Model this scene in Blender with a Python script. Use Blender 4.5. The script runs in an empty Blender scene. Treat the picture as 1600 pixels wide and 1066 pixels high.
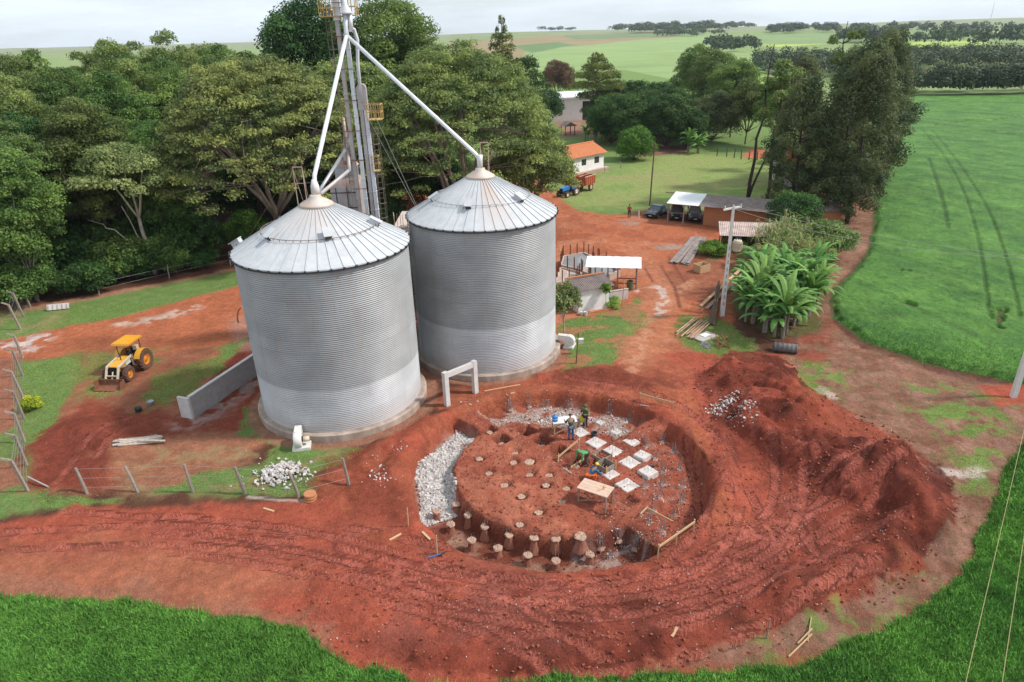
import bpy, math, random
import numpy as np
from mathutils import Vector, Matrix, noise as mnoise

# ------------------------------------------------------------------ camera, world, sun, exposure
scene = bpy.context.scene
R = math.radians
CAM_H = 23.0
FOC = 1066.67                       # focal length in pixels of the 1600 px wide photograph
_n = Vector((72.0, 2352.0, 1067.0)).normalized()      # straight down, in camera right/down/forward terms
_U = -_n
_F = Vector((0, 0, 1.0))
_Y = (_F - _F.dot(_U) * _U).normalized()
_X = _Y.cross(_U)
AX = Matrix(((_X[0], _X[1], _X[2]), (_Y[0], _Y[1], _Y[2]), (_U[0], _U[1], _U[2])))   # world = AX @ (right, down, fwd)
cam_data = bpy.data.cameras.new("camera")
cam = bpy.data.objects.new("camera", cam_data)
scene.collection.objects.link(cam)
cam_data.sensor_width = 36.0
cam_data.lens = 24.0
cam_data.clip_start = 0.5
cam_data.clip_end = 20000
_r = AX @ Vector((1, 0, 0)); _u = AX @ Vector((0, -1, 0)); _b = AX @ Vector((0, 0, -1))
cam.matrix_world = Matrix(((_r[0], _u[0], _b[0], 0), (_r[1], _u[1], _b[1], 0), (_r[2], _u[2], _b[2], CAM_H), (0, 0, 0, 1)))
scene.camera = cam

SUN_EL, SUN_AZ = 46.0, 92.0         # azimuth measured from +Y towards +X
world = bpy.data.worlds.new("World")
scene.world = world
world.use_nodes = True
wn = world.node_tree.nodes; wl = world.node_tree.links
wn.clear()
w_out = wn.new("ShaderNodeOutputWorld"); w_bg = wn.new("ShaderNodeBackground")
w_sky = wn.new("ShaderNodeTexSky"); w_sky.sky_type = 'NISHITA'; w_sky.sun_disc = False
w_sky.sun_elevation = R(SUN_EL); w_sky.sun_rotation = R(SUN_AZ)
w_sky.altitude = 500; w_sky.air_density = 1.0; w_sky.dust_density = 1.2; w_sky.ozone_density = 1.0
w_tc = wn.new("ShaderNodeTexCoord"); w_map = wn.new("ShaderNodeMapping"); w_map.inputs['Scale'].default_value = (1.0, 1.0, 7.0)
w_no = wn.new("ShaderNodeTexNoise"); w_no.inputs['Scale'].default_value = 3.2; w_no.inputs['Detail'].default_value = 8
w_no.inputs['Roughness'].default_value = 0.55
w_cr = wn.new("ShaderNodeValToRGB"); w_cr.color_ramp.elements[0].position = 0.30; w_cr.color_ramp.elements[1].position = 0.62
w_cr.color_ramp.elements[0].color = (0.50, 0.50, 0.50, 1); w_cr.color_ramp.elements[1].color = (0.95, 0.95, 0.95, 1)
w_mx = wn.new("ShaderNodeMixRGB"); w_mx.inputs['Color2'].default_value = (11.8, 13.2, 14.6, 1)     # thin bright cloud
wl.new(w_tc.outputs['Generated'], w_map.inputs['Vector']); wl.new(w_map.outputs['Vector'], w_no.inputs['Vector'])
wl.new(w_no.outputs['Fac'], w_cr.inputs['Fac']); wl.new(w_cr.outputs['Color'], w_mx.inputs['Fac'])
wl.new(w_sky.outputs['Color'], w_mx.inputs['Color1']); wl.new(w_mx.outputs['Color'], w_bg.inputs['Color'])
w_bg.inputs['Strength'].default_value = 0.078
wl.new(w_bg.outputs['Background'], w_out.inputs['Surface'])

sun_d = bpy.data.lights.new("sun", 'SUN'); sun_d.energy = 3.8; sun_d.angle = R(5.0); sun_d.color = (1.0, 0.95, 0.88)
sun = bpy.data.objects.new("sun", sun_d); scene.collection.objects.link(sun)
_sd = Vector((math.cos(R(SUN_EL)) * math.sin(R(SUN_AZ)), math.cos(R(SUN_EL)) * math.cos(R(SUN_AZ)), math.sin(R(SUN_EL))))
sun.rotation_euler = _sd.to_track_quat('Z', 'Y').to_euler()

scene.view_settings.view_transform = 'Standard'
scene.view_settings.look = 'None'
scene.view_settings.exposure = 0.12
scene.view_settings.gamma = 1.0
scene.render.film_transparent = False
scene.cycles.max_bounces = 5
scene.cycles.diffuse_bounces = 2
scene.cycles.glossy_bounces = 2
scene.cycles.transmission_bounces = 2
scene.cycles.transparent_max_bounces = 4
scene.cycles.volume_bounces = 0
scene.cycles.caustics_reflective = False
scene.cycles.caustics_refractive = False
scene.cycles.sample_clamp_indirect = 4.0
scene.cycles.use_denoising = True

# ------------------------------------------------------------------ numpy helpers: noise, polygons, rays
AXN = np.array([[AX[i][j] for j in range(3)] for i in range(3)])

def _hash(ix, iy, seed):
    h = (ix.astype(np.int64) * 374761393 + iy.astype(np.int64) * 668265263 + seed * 1442695041) & 0xFFFFFFFF
    h = ((h ^ (h >> 13)) * 1274126177) & 0xFFFFFFFF
    h = (h ^ (h >> 16)) & 0xFFFFFF
    return h / float(0xFFFFFF)

def vnoise(x, y, s, seed=0):
    x = np.asarray(x, float) / s + 1000.0; y = np.asarray(y, float) / s + 1000.0
    ix = np.floor(x); iy = np.floor(y); fx = x - ix; fy = y - iy
    fx = fx * fx * (3 - 2 * fx); fy = fy * fy * (3 - 2 * fy)
    a = _hash(ix, iy, seed); b = _hash(ix + 1, iy, seed); c = _hash(ix, iy + 1, seed); d = _hash(ix + 1, iy + 1, seed)
    return (a * (1 - fx) + b * fx) * (1 - fy) + (c * (1 - fx) + d * fx) * fy

def fbm(x, y, s, seed=0, n=4, g=0.5):
    t = 0; a = 1.0; m = 0
    for k in range(n):
        t = t + a * vnoise(x, y, s / 2 ** k, seed + 17 * k); m += a; a *= g
    return t / m            # 0..1

def sst(a, b, v):
    t = np.clip((v - a) / (b - a), 0, 1)
    return t * t * (3 - 2 * t)

def sdpoly(x, y, poly, reach=6.0):
    """signed distance, positive inside; far points get -reach"""
    P_ = np.asarray(poly, float)
    out = np.full(np.shape(x), -reach, float)
    sel = (x > P_[:, 0].min() - reach) & (x < P_[:, 0].max() + reach) & (y > P_[:, 1].min() - reach) & (y < P_[:, 1].max() + reach)
    if not sel.any(): return out
    xs = x[sel]; ys = y[sel]
    d2 = np.full(xs.shape, 1e18); ins = np.zeros(xs.shape, bool)
    n = len(P_)
    for i in range(n):
        ax, ay = P_[i]; bx, by = P_[(i + 1) % n]
        ex, ey = bx - ax, by - ay
        L = ex * ex + ey * ey + 1e-12
        t = np.clip(((xs - ax) * ex + (ys - ay) * ey) / L, 0, 1)
        d2 = np.minimum(d2, (xs - ax - t * ex) ** 2 + (ys - ay - t * ey) ** 2)
        c = ((ay > ys) != (by > ys))
        if abs(by - ay) > 1e-12:
            xi = ax + (ys - ay) * ex / (by - ay)
            ins ^= (c & (xs < xi))
    d = np.sqrt(d2)
    out[sel] = np.where(ins, d, -d)
    return np.clip(out, -reach, 1e9)

def ray(px, py):
    d = AXN @ np.array([px - 800.0, py - 533.0, FOC])
    return d

def G0(px, py, z=0.0):
    """world point at height z that the photograph shows at this place"""
    d = ray(px, py); t = (z - CAM_H) / d[2]
    return np.array([d[0] * t, d[1] * t, z])

def polyG(pts, z=0.0):
    return [tuple(G0(a, b, z)[:2]) for a, b in pts]

def polyline_dist(x, y, pts, reach=5.0):
    """distance, along-length and signed side for a polyline"""
    P_ = np.asarray(pts, float)
    best = np.full(np.shape(x), reach, float); U = np.zeros(np.shape(x)); S = np.zeros(np.shape(x))
    acc = 0.0
    for i in range(len(P_) - 1):
        ax, ay = P_[i]; bx, by = P_[i + 1]
        ex, ey = bx - ax, by - ay; L = math.hypot(ex, ey)
        sel = (x > min(ax, bx) - reach) & (x < max(ax, bx) + reach) & (y > min(ay, by) - reach) & (y < max(ay, by) + reach)
        if sel.any():
            xs = x[sel]; ys = y[sel]
            t = np.clip(((xs - ax) * ex + (ys - ay) * ey) / (L * L), 0, 1)
            d = np.hypot(xs - ax - t * ex, ys - ay - t * ey)
            side = ((xs - ax) * ey - (ys - ay) * ex) / L
            b = best[sel]; u = U[sel]; s = S[sel]
            k = d < b
            b[k] = d[k]; u[k] = (acc + t * L)[k]; s[k] = side[k]
            best[sel] = b; U[sel] = u; S[sel] = s
        acc += L
    return best, U, S

def smooth_line(pts, n=3):
    P_ = [np.array(p, float) for p in pts]
    for _ in range(n):
        Q_ = [P_[0]]
        for a, b in zip(P_[:-1], P_[1:]):
            Q_ += [a * .75 + b * .25, a * .25 + b * .75]
        Q_.append(P_[-1]); P_ = Q_
    return P_

# ------------------------------------------------------------------ the lie of the land
PX, PY, PR = 2.4, 33.1, 8.6         # centre and radius of the round excavation

def zoom_pts(ox, oy, sc, pts): return [(ox + a / sc, oy + b / sc) for a, b in pts]

ROUND_HOLES = zoom_pts(640, 560, 3.947, [(650, 583), (640, 650), (738, 645), (740, 722), (860, 722), (840, 795), (965, 800),
                                         (585, 795), (690, 865), (940, 885), (795, 955), (430, 630), (490, 715), (680, 1030)])
SQUARE_PITS = zoom_pts(640, 560, 3.947, [(492, 462), (655, 392), (722, 458), (566, 515), (822, 515), (925, 575), (1030, 640), (1180, 640),
                                         (1350, 880), (1190, 975), (1235, 790)])
PIT_SIZE = [(.75, .5), (.8, .5), (.95, .8), (.9, .7), (.98, .8), (.9, .7), (1.0, .75), (.8, .5), (.8, .3), (.7, .2), (.55, .15)]
HOLES_W = [tuple(G0(a, b, -.3)[:2]) for a, b in ROUND_HOLES]
PITS_W = [tuple(G0(a, b, -.4)[:2]) for a, b in SQUARE_PITS]
SQ_ROT = R(40)

HEAP_RIDGES = [  # pixel polyline, height, half width
    ([(1140, 565), (1200, 575), (1262, 630)], 1.45, 1.6),
    ([(1150, 590), (1185, 590), (1235, 615)], 1.2, 1.2),
    ([(1180, 610), (1240, 650), (1300, 690), (1360, 705)], 1.75, 2.0),
    ([(1170, 640), (1215, 680), (1250, 700)], 1.5, 1.3),
    ([(1285, 700), (1330, 730), (1395, 715), (1440, 755), (1455, 790)], 1.9, 1.8),
    ([(1320, 690), (1400, 720)], 1.2, 1.7),
    ([(1425, 800), (1385, 850), (1320, 890), (1240, 925)], 1.0, 1.5),
    ([(1240, 925), (1120, 975), (1000, 1005), (860, 1020)], .22, 1.3),
    ([(505, 740), (560, 722), (600, 690)], .55, 1.0),
    ([(560, 760), (610, 745), (625, 690), (665, 655)], .35, .8),
    ([(60, 700), (120, 660), (170, 700), (110, 750)], .45, 2.2),
    ([(845, 585), (930, 575), (1000, 590), (1060, 615)], .35, .8),
    ([(1000, 605), (1070, 640), (1120, 700), (1140, 780)], .22, 1.0),
]
HEAP_BITES = [((1125, 660), .9, 1.3), ((1180, 752), 1.0, 1.9), ((1240, 782), 1.1, 1.7), ((1305, 805), .7, 1.9), ((1130, 706), .6, 1.3)]
HR_W = [([tuple(G0(a, b, h * .8)[:2]) for a, b in pts], h, w) for pts, h, w in HEAP_RIDGES]
HB_W = [(tuple(G0(p[0], p[1], 0)[:2]), d, w) for p, d, w in HEAP_BITES]
FILL_POLY = polyG([(640, 1030), (560, 1000), (470, 970), (480, 900), (640, 880), (800, 930), (1000, 900), (1110, 760), (1110, 640), (1090, 590),
                   (1140, 552), (1218, 558), (1270, 610), (1340, 660), (1420, 700), (1480, 755), (1478, 805), (1420, 880), (1330, 930), (1240, 965),
                   (1100, 1005), (1000, 1040), (880, 1052), (740, 1062)])

def far_z(x, y):
    s = sst(260, 2600, y)
    u = x / np.maximum(y, 60.0)
    z = s * (16.0 + 2.0 * np.sin(u * 5 + 1)) + sst(280, 900, y) * (6.0 * (vnoise(x, y, 420, 3) - .5) + 2.5 * (vnoise(x, y, 150, 4) - .5))
    z = z - sst(2700, 5000, y) * 40
    z = z - 5.0 * sst(232, 300, y) * (1 - sst(380, 600, y)) * sst(.25, .4, u)
    return z

def height(x, y):
    x = np.asarray(x, float); y = np.asarray(y, float)
    z = far_z(x, y)
    near = (y < 75) & (y > 8) & (np.abs(x) < 60)
    if near.any():
        xs = x[near]; ys = y[near]
        z[near] = z[near] + near_z(xs, ys)
    return z

def near_z(x, y):
    fade = 1 - sst(60, 74, y)
    n1 = fbm(x, y, 2.6, 11, 4) - .5
    n2 = fbm(x, y, .55, 23, 2) - .5
    z = (.22 * n1 + .05 * n2) * fade
    # made ground, a little proud of the field
    fill = sst(-.25, .9, sdpoly(x, y, FILL_POLY, 4) + .5 * (fbm(x, y, 1.2, 5) - .5))
    z = z + .32 * fill
    heap = np.zeros_like(x)
    for pts, h, w in HR_W:
        d, _, _ = polyline_dist(x, y, pts, w * 1.9)
        p = .74 * h * (1 - sst(0.05 * w, 1.2 * w, d + .35 * w * (fbm(x, y, 1.1, 31) - .5)))
        heap = np.maximum(heap, p) + .22 * np.minimum(heap, p)
    for (bx, by), dd, w in HB_W:
        d = np.hypot(x - bx, y - by) + .9 * (fbm(x, y, 1.3, 37) - .5)
        heap = heap * (1 - (1 - sst(.60 * w, 1.0 * w, d)))
    rough = np.clip(heap * 2.0, 0, 1) * fade
    heap = heap * (1 + .9 * (fbm(x, y, 1.6, 41, 4) - .5))
    z = z + heap + rough * (.42 * (fbm(x, y, .6, 43, 4, .6) - .5)) + rough * .14 * np.abs(fbm(x, y, .7, 47) - .5) * 2
    # round excavation
    dx = x - PX; dy = y - PY
    r = np.hypot(dx, dy); th = np.degrees(np.arctan2(dy, dx))
    wob = .55 * (fbm(x, y, 1.0, 51, 3) - .5)
    rn = r + wob * .7
    close = r < PR + 3
    t2 = np.mod(th + 5 * wob, 360.0)
    zone = np.interp(t2, [0, 29, 30.2, 38, 39.2, 125, 126.4, 136, 137.4, 200, 212, 268, 272, 300, 301.2, 312, 313.2, 360],
                     [.98, .95, -.04, -.04, 1.0, 1.05, .0, .0, .95, 1.0, 1.3, 1.3, 1.2, 1.2, -.04, -.04, .98, .98])
    rin = 6.05 + 0 * th
    rin = np.where((th > -52) & (th < 35), 5.5 + .8 * sst(-8, -28, th) * 1.0, rin)
    rin = np.where((th > 39) & (th < 128), 4.6 + 1.3 * sst(70, 128, th), rin)
    rin = np.where((th > -92) & (th < -52), 6.2, rin)
    softin = np.where((th > -50) & (th < 100), .42, .28)
    ring = sst(0, 1, (rn - rin) / softin + .5)
    plat = .14 + .24 * sst(-1.5, 3.5, dx * .75 + dy * .35) - .12 * np.exp(-((dx + 3.2) ** 2 + (dy + 1.5) ** 2) / 6)
    inside = 1 - sst(PR - .22, PR + .10, rn)
    dpt = plat * (1 - ring) + np.maximum(zone, plat * .6) * ring
    pz = -dpt * inside
    # baulks keep near the original level but are worn
    for (hx, hy) in HOLES_W:
        d = np.hypot(x - hx, y - hy) + .10 * (vnoise(x, y, .35, 61) - .5)
        pz = pz - .30 * (1 - sst(.25, .42, d))
    cs, sn = math.cos(SQ_ROT), math.sin(SQ_ROT)
    for (hx, hy), (sz, dd) in zip(PITS_W, PIT_SIZE):
        a = (x - hx) * cs + (y - hy) * sn; b = -(x - hx) * sn + (y - hy) * cs
        d = np.maximum(np.abs(a), np.abs(b)) + .08 * (vnoise(x, y, .4, 67) - .5)
        pz = pz - dd * (1 - sst(sz * .5 - .04, sz * .5 + .07, d))
    face = ring * (1 - sst(.0, 1.0, np.abs(rn - rin) / .9)) * inside
    pz = pz + inside * (.16 * (fbm(x, y, .6, 71, 4, .6) - .5)) + face * .34 * (fbm(x, y, .35, 73, 2) - .5)
    # small berm thrown up round the rim
    berm = np.exp(-((rn - PR - .55) / .45) ** 2) * (.10 + .22 * vnoise(x, y, 1.4, 77))
    berm = berm * np.where((th > 20) & (th < 150), 1.2, .6)
    z = np.where(close, z * (1 - inside * .8) + pz + berm, z)
    return z

_steps = np.concatenate([np.arange(12, 80, .04), 80 * 1.0015 ** np.arange(0, 2700)])
def G(px, py, lift=0.0):
    """the point of the ground under this place in the photograph"""
    d = ray(px, py); t = _steps / d[1]
    xs = d[0] * t; ys = d[1] * t; zs = CAM_H + d[2] * t
    below = np.nonzero(zs <= height(xs, ys) + lift)[0]
    i = below[0] if len(below) else len(xs) - 1
    return Vector((xs[i], ys[i], zs[i] - lift))

def gz(x, y): return float(height(np.array([float(x)]), np.array([float(y)]))[0])
def at_y(px, py, Y):
    """the point at distance Y on the line of sight of this place"""
    d = ray(px, py); t = Y / d[1]
    return Vector((d[0] * t, Y, CAM_H + d[2] * t))

# ------------------------------------------------------------------ materials
def new_mat(name):
    m = bpy.data.materials.new(name); m.use_nodes = True
    nt = m.node_tree; nt.nodes.clear()
    o = nt.nodes.new('ShaderNodeOutputMaterial'); b = nt.nodes.new('ShaderNodeBsdfPrincipled')
    nt.links.new(b.outputs[0], o.inputs[0])
    return m, nt, b

def nd(nt, typ, **kw):
    n = nt.nodes.new(typ)
    for k, v in kw.items():
        if k in n.inputs: n.inputs[k].default_value = v
        else: setattr(n, k, v)
    return n

def rgba(c): return (c[0], c[1], c[2], 1)

def mat(name, col, rough=.7, metal=0.0, col2=None, scale=3.0, amt=.5, bump=0.0, bscale=20.0, spec=.3, stretch=None, rand=0.0, detail=5):
    """procedural paint: two colours broken up by noise in object space, optional bump"""
    m, nt, b = new_mat(name); L = nt.links.new
    tc = nd(nt, 'ShaderNodeTexCoord'); src = tc.outputs['Object']
    if stretch:
        mp = nd(nt, 'ShaderNodeMapping'); mp.inputs['Scale'].default_value = stretch; L(src, mp.inputs['Vector']); src = mp.outputs[0]
    no = nd(nt, 'ShaderNodeTexNoise', Scale=scale, Detail=detail, Roughness=.6); L(src, no.inputs['Vector'])
    rp = nd(nt, 'ShaderNodeMapRange'); rp.inputs['From Min'].default_value = .5 - .22; rp.inputs['From Max'].default_value = .5 + .22
    L(no.outputs['Fac'], rp.inputs['Value'])
    mx = nd(nt, 'ShaderNodeMixRGB'); mx.inputs['Color1'].default_value = rgba(col)
    c2 = col2 if col2 else tuple(v * (1 - .35 * amt) for v in col)
    mx.inputs['Color2'].default_value = rgba(c2); L(rp.outputs[0], mx.inputs['Fac'])
    out = mx.outputs[0]
    if rand:
        oi = nd(nt, 'ShaderNodeObjectInfo'); hs = nd(nt, 'ShaderNodeHueSaturation')
        mr = nd(nt, 'ShaderNodeMapRange'); mr.inputs['To Min'].default_value = 1 - rand; mr.inputs['To Max'].default_value = 1 + rand
        L(oi.outputs['Random'], mr.inputs['Value']); L(mr.outputs[0], hs.inputs['Value']); L(out, hs.inputs['Color']); out = hs.outputs[0]
    L(out, b.inputs['Base Color'])
    b.inputs['Roughness'].default_value = rough; b.inputs['Metallic'].default_value = metal
    b.inputs['Specular IOR Level'].default_value = spec
    if bump:
        bn = nd(nt, 'ShaderNodeTexNoise', Scale=bscale, Detail=4.0); L(src, bn.inputs['Vector'])
        bp = nd(nt, 'ShaderNodeBump', Strength=bump, Distance=.03); L(bn.outputs['Fac'], bp.inputs['Height']); L(bp.outputs[0], b.inputs['Normal'])
    return m

def leaf_mat(name, col, col2, var=.25, trans=.35):
    """foliage: colour varies by clump (face attribute) and by tree"""
    m, nt, b = new_mat(name); L = nt.links.new
    at = nd(nt, 'ShaderNodeAttribute', attribute_name='tone')
    mx = nd(nt, 'ShaderNodeMixRGB'); mx.inputs['Color1'].default_value = rgba(col); mx.inputs['Color2'].default_value = rgba(col2)
    L(at.outputs['Fac'], mx.inputs['Fac'])
    oi = nd(nt, 'ShaderNodeObjectInfo'); mr = nd(nt, 'ShaderNodeMapRange'); mr.inputs['To Min'].default_value = 1 - var; mr.inputs['To Max'].default_value = 1 + var
    L(oi.outputs['Random'], mr.inputs['Value'])
    hs = nd(nt, 'ShaderNodeHueSaturation'); L(mr.outputs[0], hs.inputs['Value']); L(mx.outputs[0], hs.inputs['Color'])
    mh = nd(nt, 'ShaderNodeMapRange'); mh.inputs['To Min'].default_value = .485; mh.inputs['To Max'].default_value = .515
    ml = nd(nt, 'ShaderNodeMath', operation='MULTIPLY'); ml.inputs[1].default_value = 7.31
    fr = nd(nt, 'ShaderNodeMath', operation='FRACT'); L(oi.outputs['Random'], ml.inputs[0]); L(ml.outputs[0], fr.inputs[0]); L(fr.outputs[0], mh.inputs['Value'])
    L(mh.outputs[0], hs.inputs['Hue'])
    L(hs.outputs[0], b.inputs['Base Color'])
    b.inputs['Roughness'].default_value = .6; b.inputs['Specular IOR Level'].default_value = .25
    tr = nd(nt, 'ShaderNodeBsdfTranslucent'); L(hs.outputs[0], tr.inputs['Color'])
    ms = nd(nt, 'ShaderNodeMixShader'); ms.inputs[0].default_value = trans
    L(b.outputs[0], ms.inputs[1]); L(tr.outputs[0], ms.inputs[2])
    o = [n for n in nt.nodes if n.type == 'OUTPUT_MATERIAL'][0]; L(ms.outputs[0], o.inputs[0])
    return m

# ------------------------------------------------------------------ mesh building
COL = scene.collection

def link_mesh(name, verts, faces, m=None, parent=None, smooth=False):
    me = bpy.data.meshes.new(name); me.from_pydata(verts, [], faces)
    if smooth: me.polygons.foreach_set('use_smooth', [True] * len(me.polygons))
    me.update()
    if m: me.materials.append(m)
    o = bpy.data.objects.new(name, me); COL.objects.link(o)
    if parent: o.parent = parent
    return o

def np_mesh(name, V, F, m=None, parent=None, smooth=False, attrs=None, k=4):
    """mesh straight from numpy arrays; F is (n,k)"""
    me = bpy.data.meshes.new(name)
    me.vertices.add(len(V)); me.vertices.foreach_set('co', np.ascontiguousarray(V, np.float32).ravel())
    me.loops.add(F.size); me.loops.foreach_set('vertex_index', np.ascontiguousarray(F, np.int32).ravel())
    me.polygons.add(len(F)); me.polygons.foreach_set('loop_start', np.arange(0, F.size, k, dtype=np.int32))
    me.polygons.foreach_set('loop_total', np.full(len(F), k, np.int32))
    me.polygons.foreach_set('use_smooth', np.full(len(F), bool(smooth)))
    me.update(calc_edges=True)
    for nm, (typ, dom, arr) in (attrs or {}).items():
        a = me.attributes.new(nm, typ, dom)
        a.data.foreach_set('color' if 'COLOR' in typ else ('vector' if typ == 'FLOAT_VECTOR' else 'value'), np.ascontiguousarray(arr, np.float32).ravel())
    if m: me.materials.append(m)
    o = bpy.data.objects.new(name, me); COL.objects.link(o)
    if parent: o.parent = parent
    return o

class MB:
    """collects simple solids into one mesh"""
    def __init__(s): s.v = []; s.f = []
    def add(s, V, F):
        o = len(s.v); s.v += [tuple(p) for p in V]; s.f += [tuple(i + o for i in f) for f in F]; return s
    def box(s, c, sz, rot=None, taper=1.0):
        hx, hy, hz = sz[0] / 2, sz[1] / 2, sz[2] / 2
        V = [Vector((a * hx * (taper if k > 0 else 1), b * hy * (taper if k > 0 else 1), k * hz)) for k in (-1, 1) for a, b in ((-1, -1), (1, -1), (1, 1), (-1, 1))]
        if rot is not None:
            M_ = rot if isinstance(rot, Matrix) else Matrix.Rotation(rot, 3, 'Z')
            V = [M_ @ p for p in V]
        c = Vector(c); V = [p + c for p in V]
        return s.add(V, [(3, 2, 1, 0), (4, 5, 6, 7), (0, 1, 5, 4), (1, 2, 6, 5), (2, 3, 7, 6), (3, 0, 4, 7)])
    def beam(s, a, b, w, h=None, up=(0, 0, 1)):
        """rectangular bar from a to b"""
        a = Vector(a); b = Vector(b); h = h or w; d = (b - a); L_ = d.length; d = d / L_
        up = Vector(up)
        if abs(d.dot(up)) > .98: up = Vector((1, 0, 0))
        x = d.cross(up).normalized(); y = x.cross(d).normalized()
        V = [p + x * i * w / 2 + y * j * h / 2 for p in (a, b) for i, j in ((-1, -1), (1, -1), (1, 1), (-1, 1))]
        return s.add(V, [(0, 1, 2, 3), (7, 6, 5, 4), (4, 5, 1, 0), (5, 6, 2, 1), (6, 7, 3, 2), (7, 4, 0, 3)])
    def tube(s, pts, r, n=8, r2=None, cap=True):
        P_ = [Vector(p) for p in pts]; m = len(P_)
        rs = r if isinstance(r, (list, tuple)) else [r + (((r2 if r2 is not None else r) - r) * i / max(1, m - 1)) for i in range(m)]
        V = []; F = []; prev = None
        for i, p in enumerate(P_):
            d = (P_[min(i + 1, m - 1)] - P_[max(i - 1, 0)]).normalized()
            ref = Vector((0, 0, 1)) if abs(d.z) < .95 else Vector((1, 0, 0))
            x = d.cross(ref).normalized() if prev is None else (prev - d * prev.dot(d)).normalized()
            prev = x; y = d.cross(x)
            for k in range(n):
                a = 2 * math.pi * k / n
                V.append(p + (x * math.cos(a) + y * math.sin(a)) * rs[i])
        for i in range(m - 1):
            for k in range(n):
                a = i * n + k; b = i * n + (k + 1) % n
                F.append((a, b, b + n, a + n))
        if cap: F.append(tuple(range(n - 1, -1, -1))); F.append(tuple(range((m - 1) * n, m * n)))
        return s.add(V, F)
    def lathe(s, prof, c=(0, 0, 0), n=24, axis='Z', cap=True):
        """prof: (radius, height) pairs"""
        V = []; F = []; c = Vector(c)
        for (r_, h_) in prof:
            for k in range(n):
                a = 2 * math.pi * k / n; x, y = r_ * math.cos(a), r_ * math.sin(a)
                V.append(c + (Vector((x, y, h_)) if axis == 'Z' else Vector((h_, x, y)) if axis == 'X' else Vector((x, h_, y))))
        for i in range(len(prof) - 1):
            for k in range(n):
                a = i * n + k; b = i * n + (k + 1) % n
                F.append((a, b, b + n, a + n) if axis != 'Y' else (a, a + n, b + n, b))
        if cap: F.append(tuple(range(n - 1, -1, -1))); F.append(tuple(range((len(prof) - 1) * n, len(prof) * n)))
        return s.add(V, F)
    def prism(s, outline, a, b, plane='XZ'):
        """outline in two coordinates, extruded between a and b along the third"""
        n = len(outline)
        def mk(p, t): return {'XZ': (p[0], t, p[1]), 'YZ': (t, p[0], p[1]), 'XY': (p[0], p[1], t)}[plane]
        V = [mk(p, a) for p in outline] + [mk(p, b) for p in outline]
        F = [tuple(range(n)), tuple(range(2 * n - 1, n - 1, -1))] + [(i, i + n, (i + 1) % n + n, (i + 1) % n) for i in range(n)]
        return s.add(V, F)
    def build(s, name, m=None, parent=None, smooth=False, xf=None):
        V = [xf @ Vector(p) for p in s.v] if xf else s.v
        o = link_mesh(name, V, s.f, m, parent, smooth)
        return o

def tag(o, label=None, cat=None, group=None, kind=None):
    if label: o['label'] = label
    if cat: o['category'] = cat
    if group: o['group'] = group
    if kind: o['kind'] = kind
    return o

def thing(name, label, cat, loc=(0, 0, 0), rz=0.0, group=None):
    o = bpy.data.objects.new(name, None); COL.objects.link(o)
    o.empty_display_size = .3
    o.location = loc; o.rotation_euler = (0, 0, rz)
    return tag(o, label, cat, group)

def dup(root, loc=None, rz=None, label=None, group=None, scale=None):
    def cp(o, parent):
        c = o.copy(); COL.objects.link(c); c.parent = parent
        for ch in o.children: cp(ch, c)
        return c
    kids = list(root.children)
    c = root.copy(); COL.objects.link(c)
    for ch in kids: cp(ch, c)
    if loc is not None: c.location = loc
    if rz is not None: c.rotation_euler = (0, 0, rz)
    if label: c['label'] = label
    if group: c['group'] = group
    if scale is not None: c.scale = scale if hasattr(scale, '__len__') else (scale,) * 3
    return c
# ------------------------------------------------------------------ ground sheet
def terrain_axes():
    ys = list(np.arange(-70, 12, 4.0)) + list(np.arange(12, 60, .13))
    st = .13
    y = ys[-1]
    while y < 78: st = min(.36, st * 1.03); y += st; ys.append(y)
    while y < 5200: st = max(.36, (y) * .0062); y += st; ys.append(y)
    us = np.concatenate([-np.geomspace(.95, 4.0, 26)[::-1], np.arange(-.90, .90, .0021), np.geomspace(.905, 4.0, 26)])
    return us, np.array(ys)
US, YS = terrain_axes()
U_, V_ = np.meshgrid(US, YS)
GX = U_ * np.maximum(V_, 62.0); GY = V_.copy()
GXf = GX.ravel(); GYf = GY.ravel()
GZf = height(GXf, GYf)

OR = (.45, .142, .068); RD = (.395, .092, .053); DK = (.15, .037, .024); DK2 = (.28, .068, .042); TAN = (.40, .205, .125); STUB = (.29, .140, .092)
GR = (.15, .235, .065); GY_ = (.25, .30, .095); GD = (.09, .13, .045); WH = (.60, .52, .47); WHEAT = (.055, .18, .040); FLOOR = (.115, .048, .030)
NV = len(GXf)
colr = np.empty((NV, 3)); colr[:] = FLOOR
grass = np.zeros(NV)        # 1 where grass grows
trk = np.zeros((NV, 3))     # wheel track: along, across, strength
warp1 = (fbm(GXf, GYf, 2.2, 101, 4) - .5); warp2 = (fbm(GXf, GYf, .5, 103, 2) - .5); warp3 = fbm(GXf, GYf, 7.0, 105, 3) - .5

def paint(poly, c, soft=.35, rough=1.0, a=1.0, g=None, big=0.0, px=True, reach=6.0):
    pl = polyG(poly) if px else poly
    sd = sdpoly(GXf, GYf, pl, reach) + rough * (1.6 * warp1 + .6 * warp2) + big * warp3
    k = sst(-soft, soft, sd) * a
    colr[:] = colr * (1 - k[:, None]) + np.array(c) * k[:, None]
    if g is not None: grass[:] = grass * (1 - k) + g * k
    return k

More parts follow.
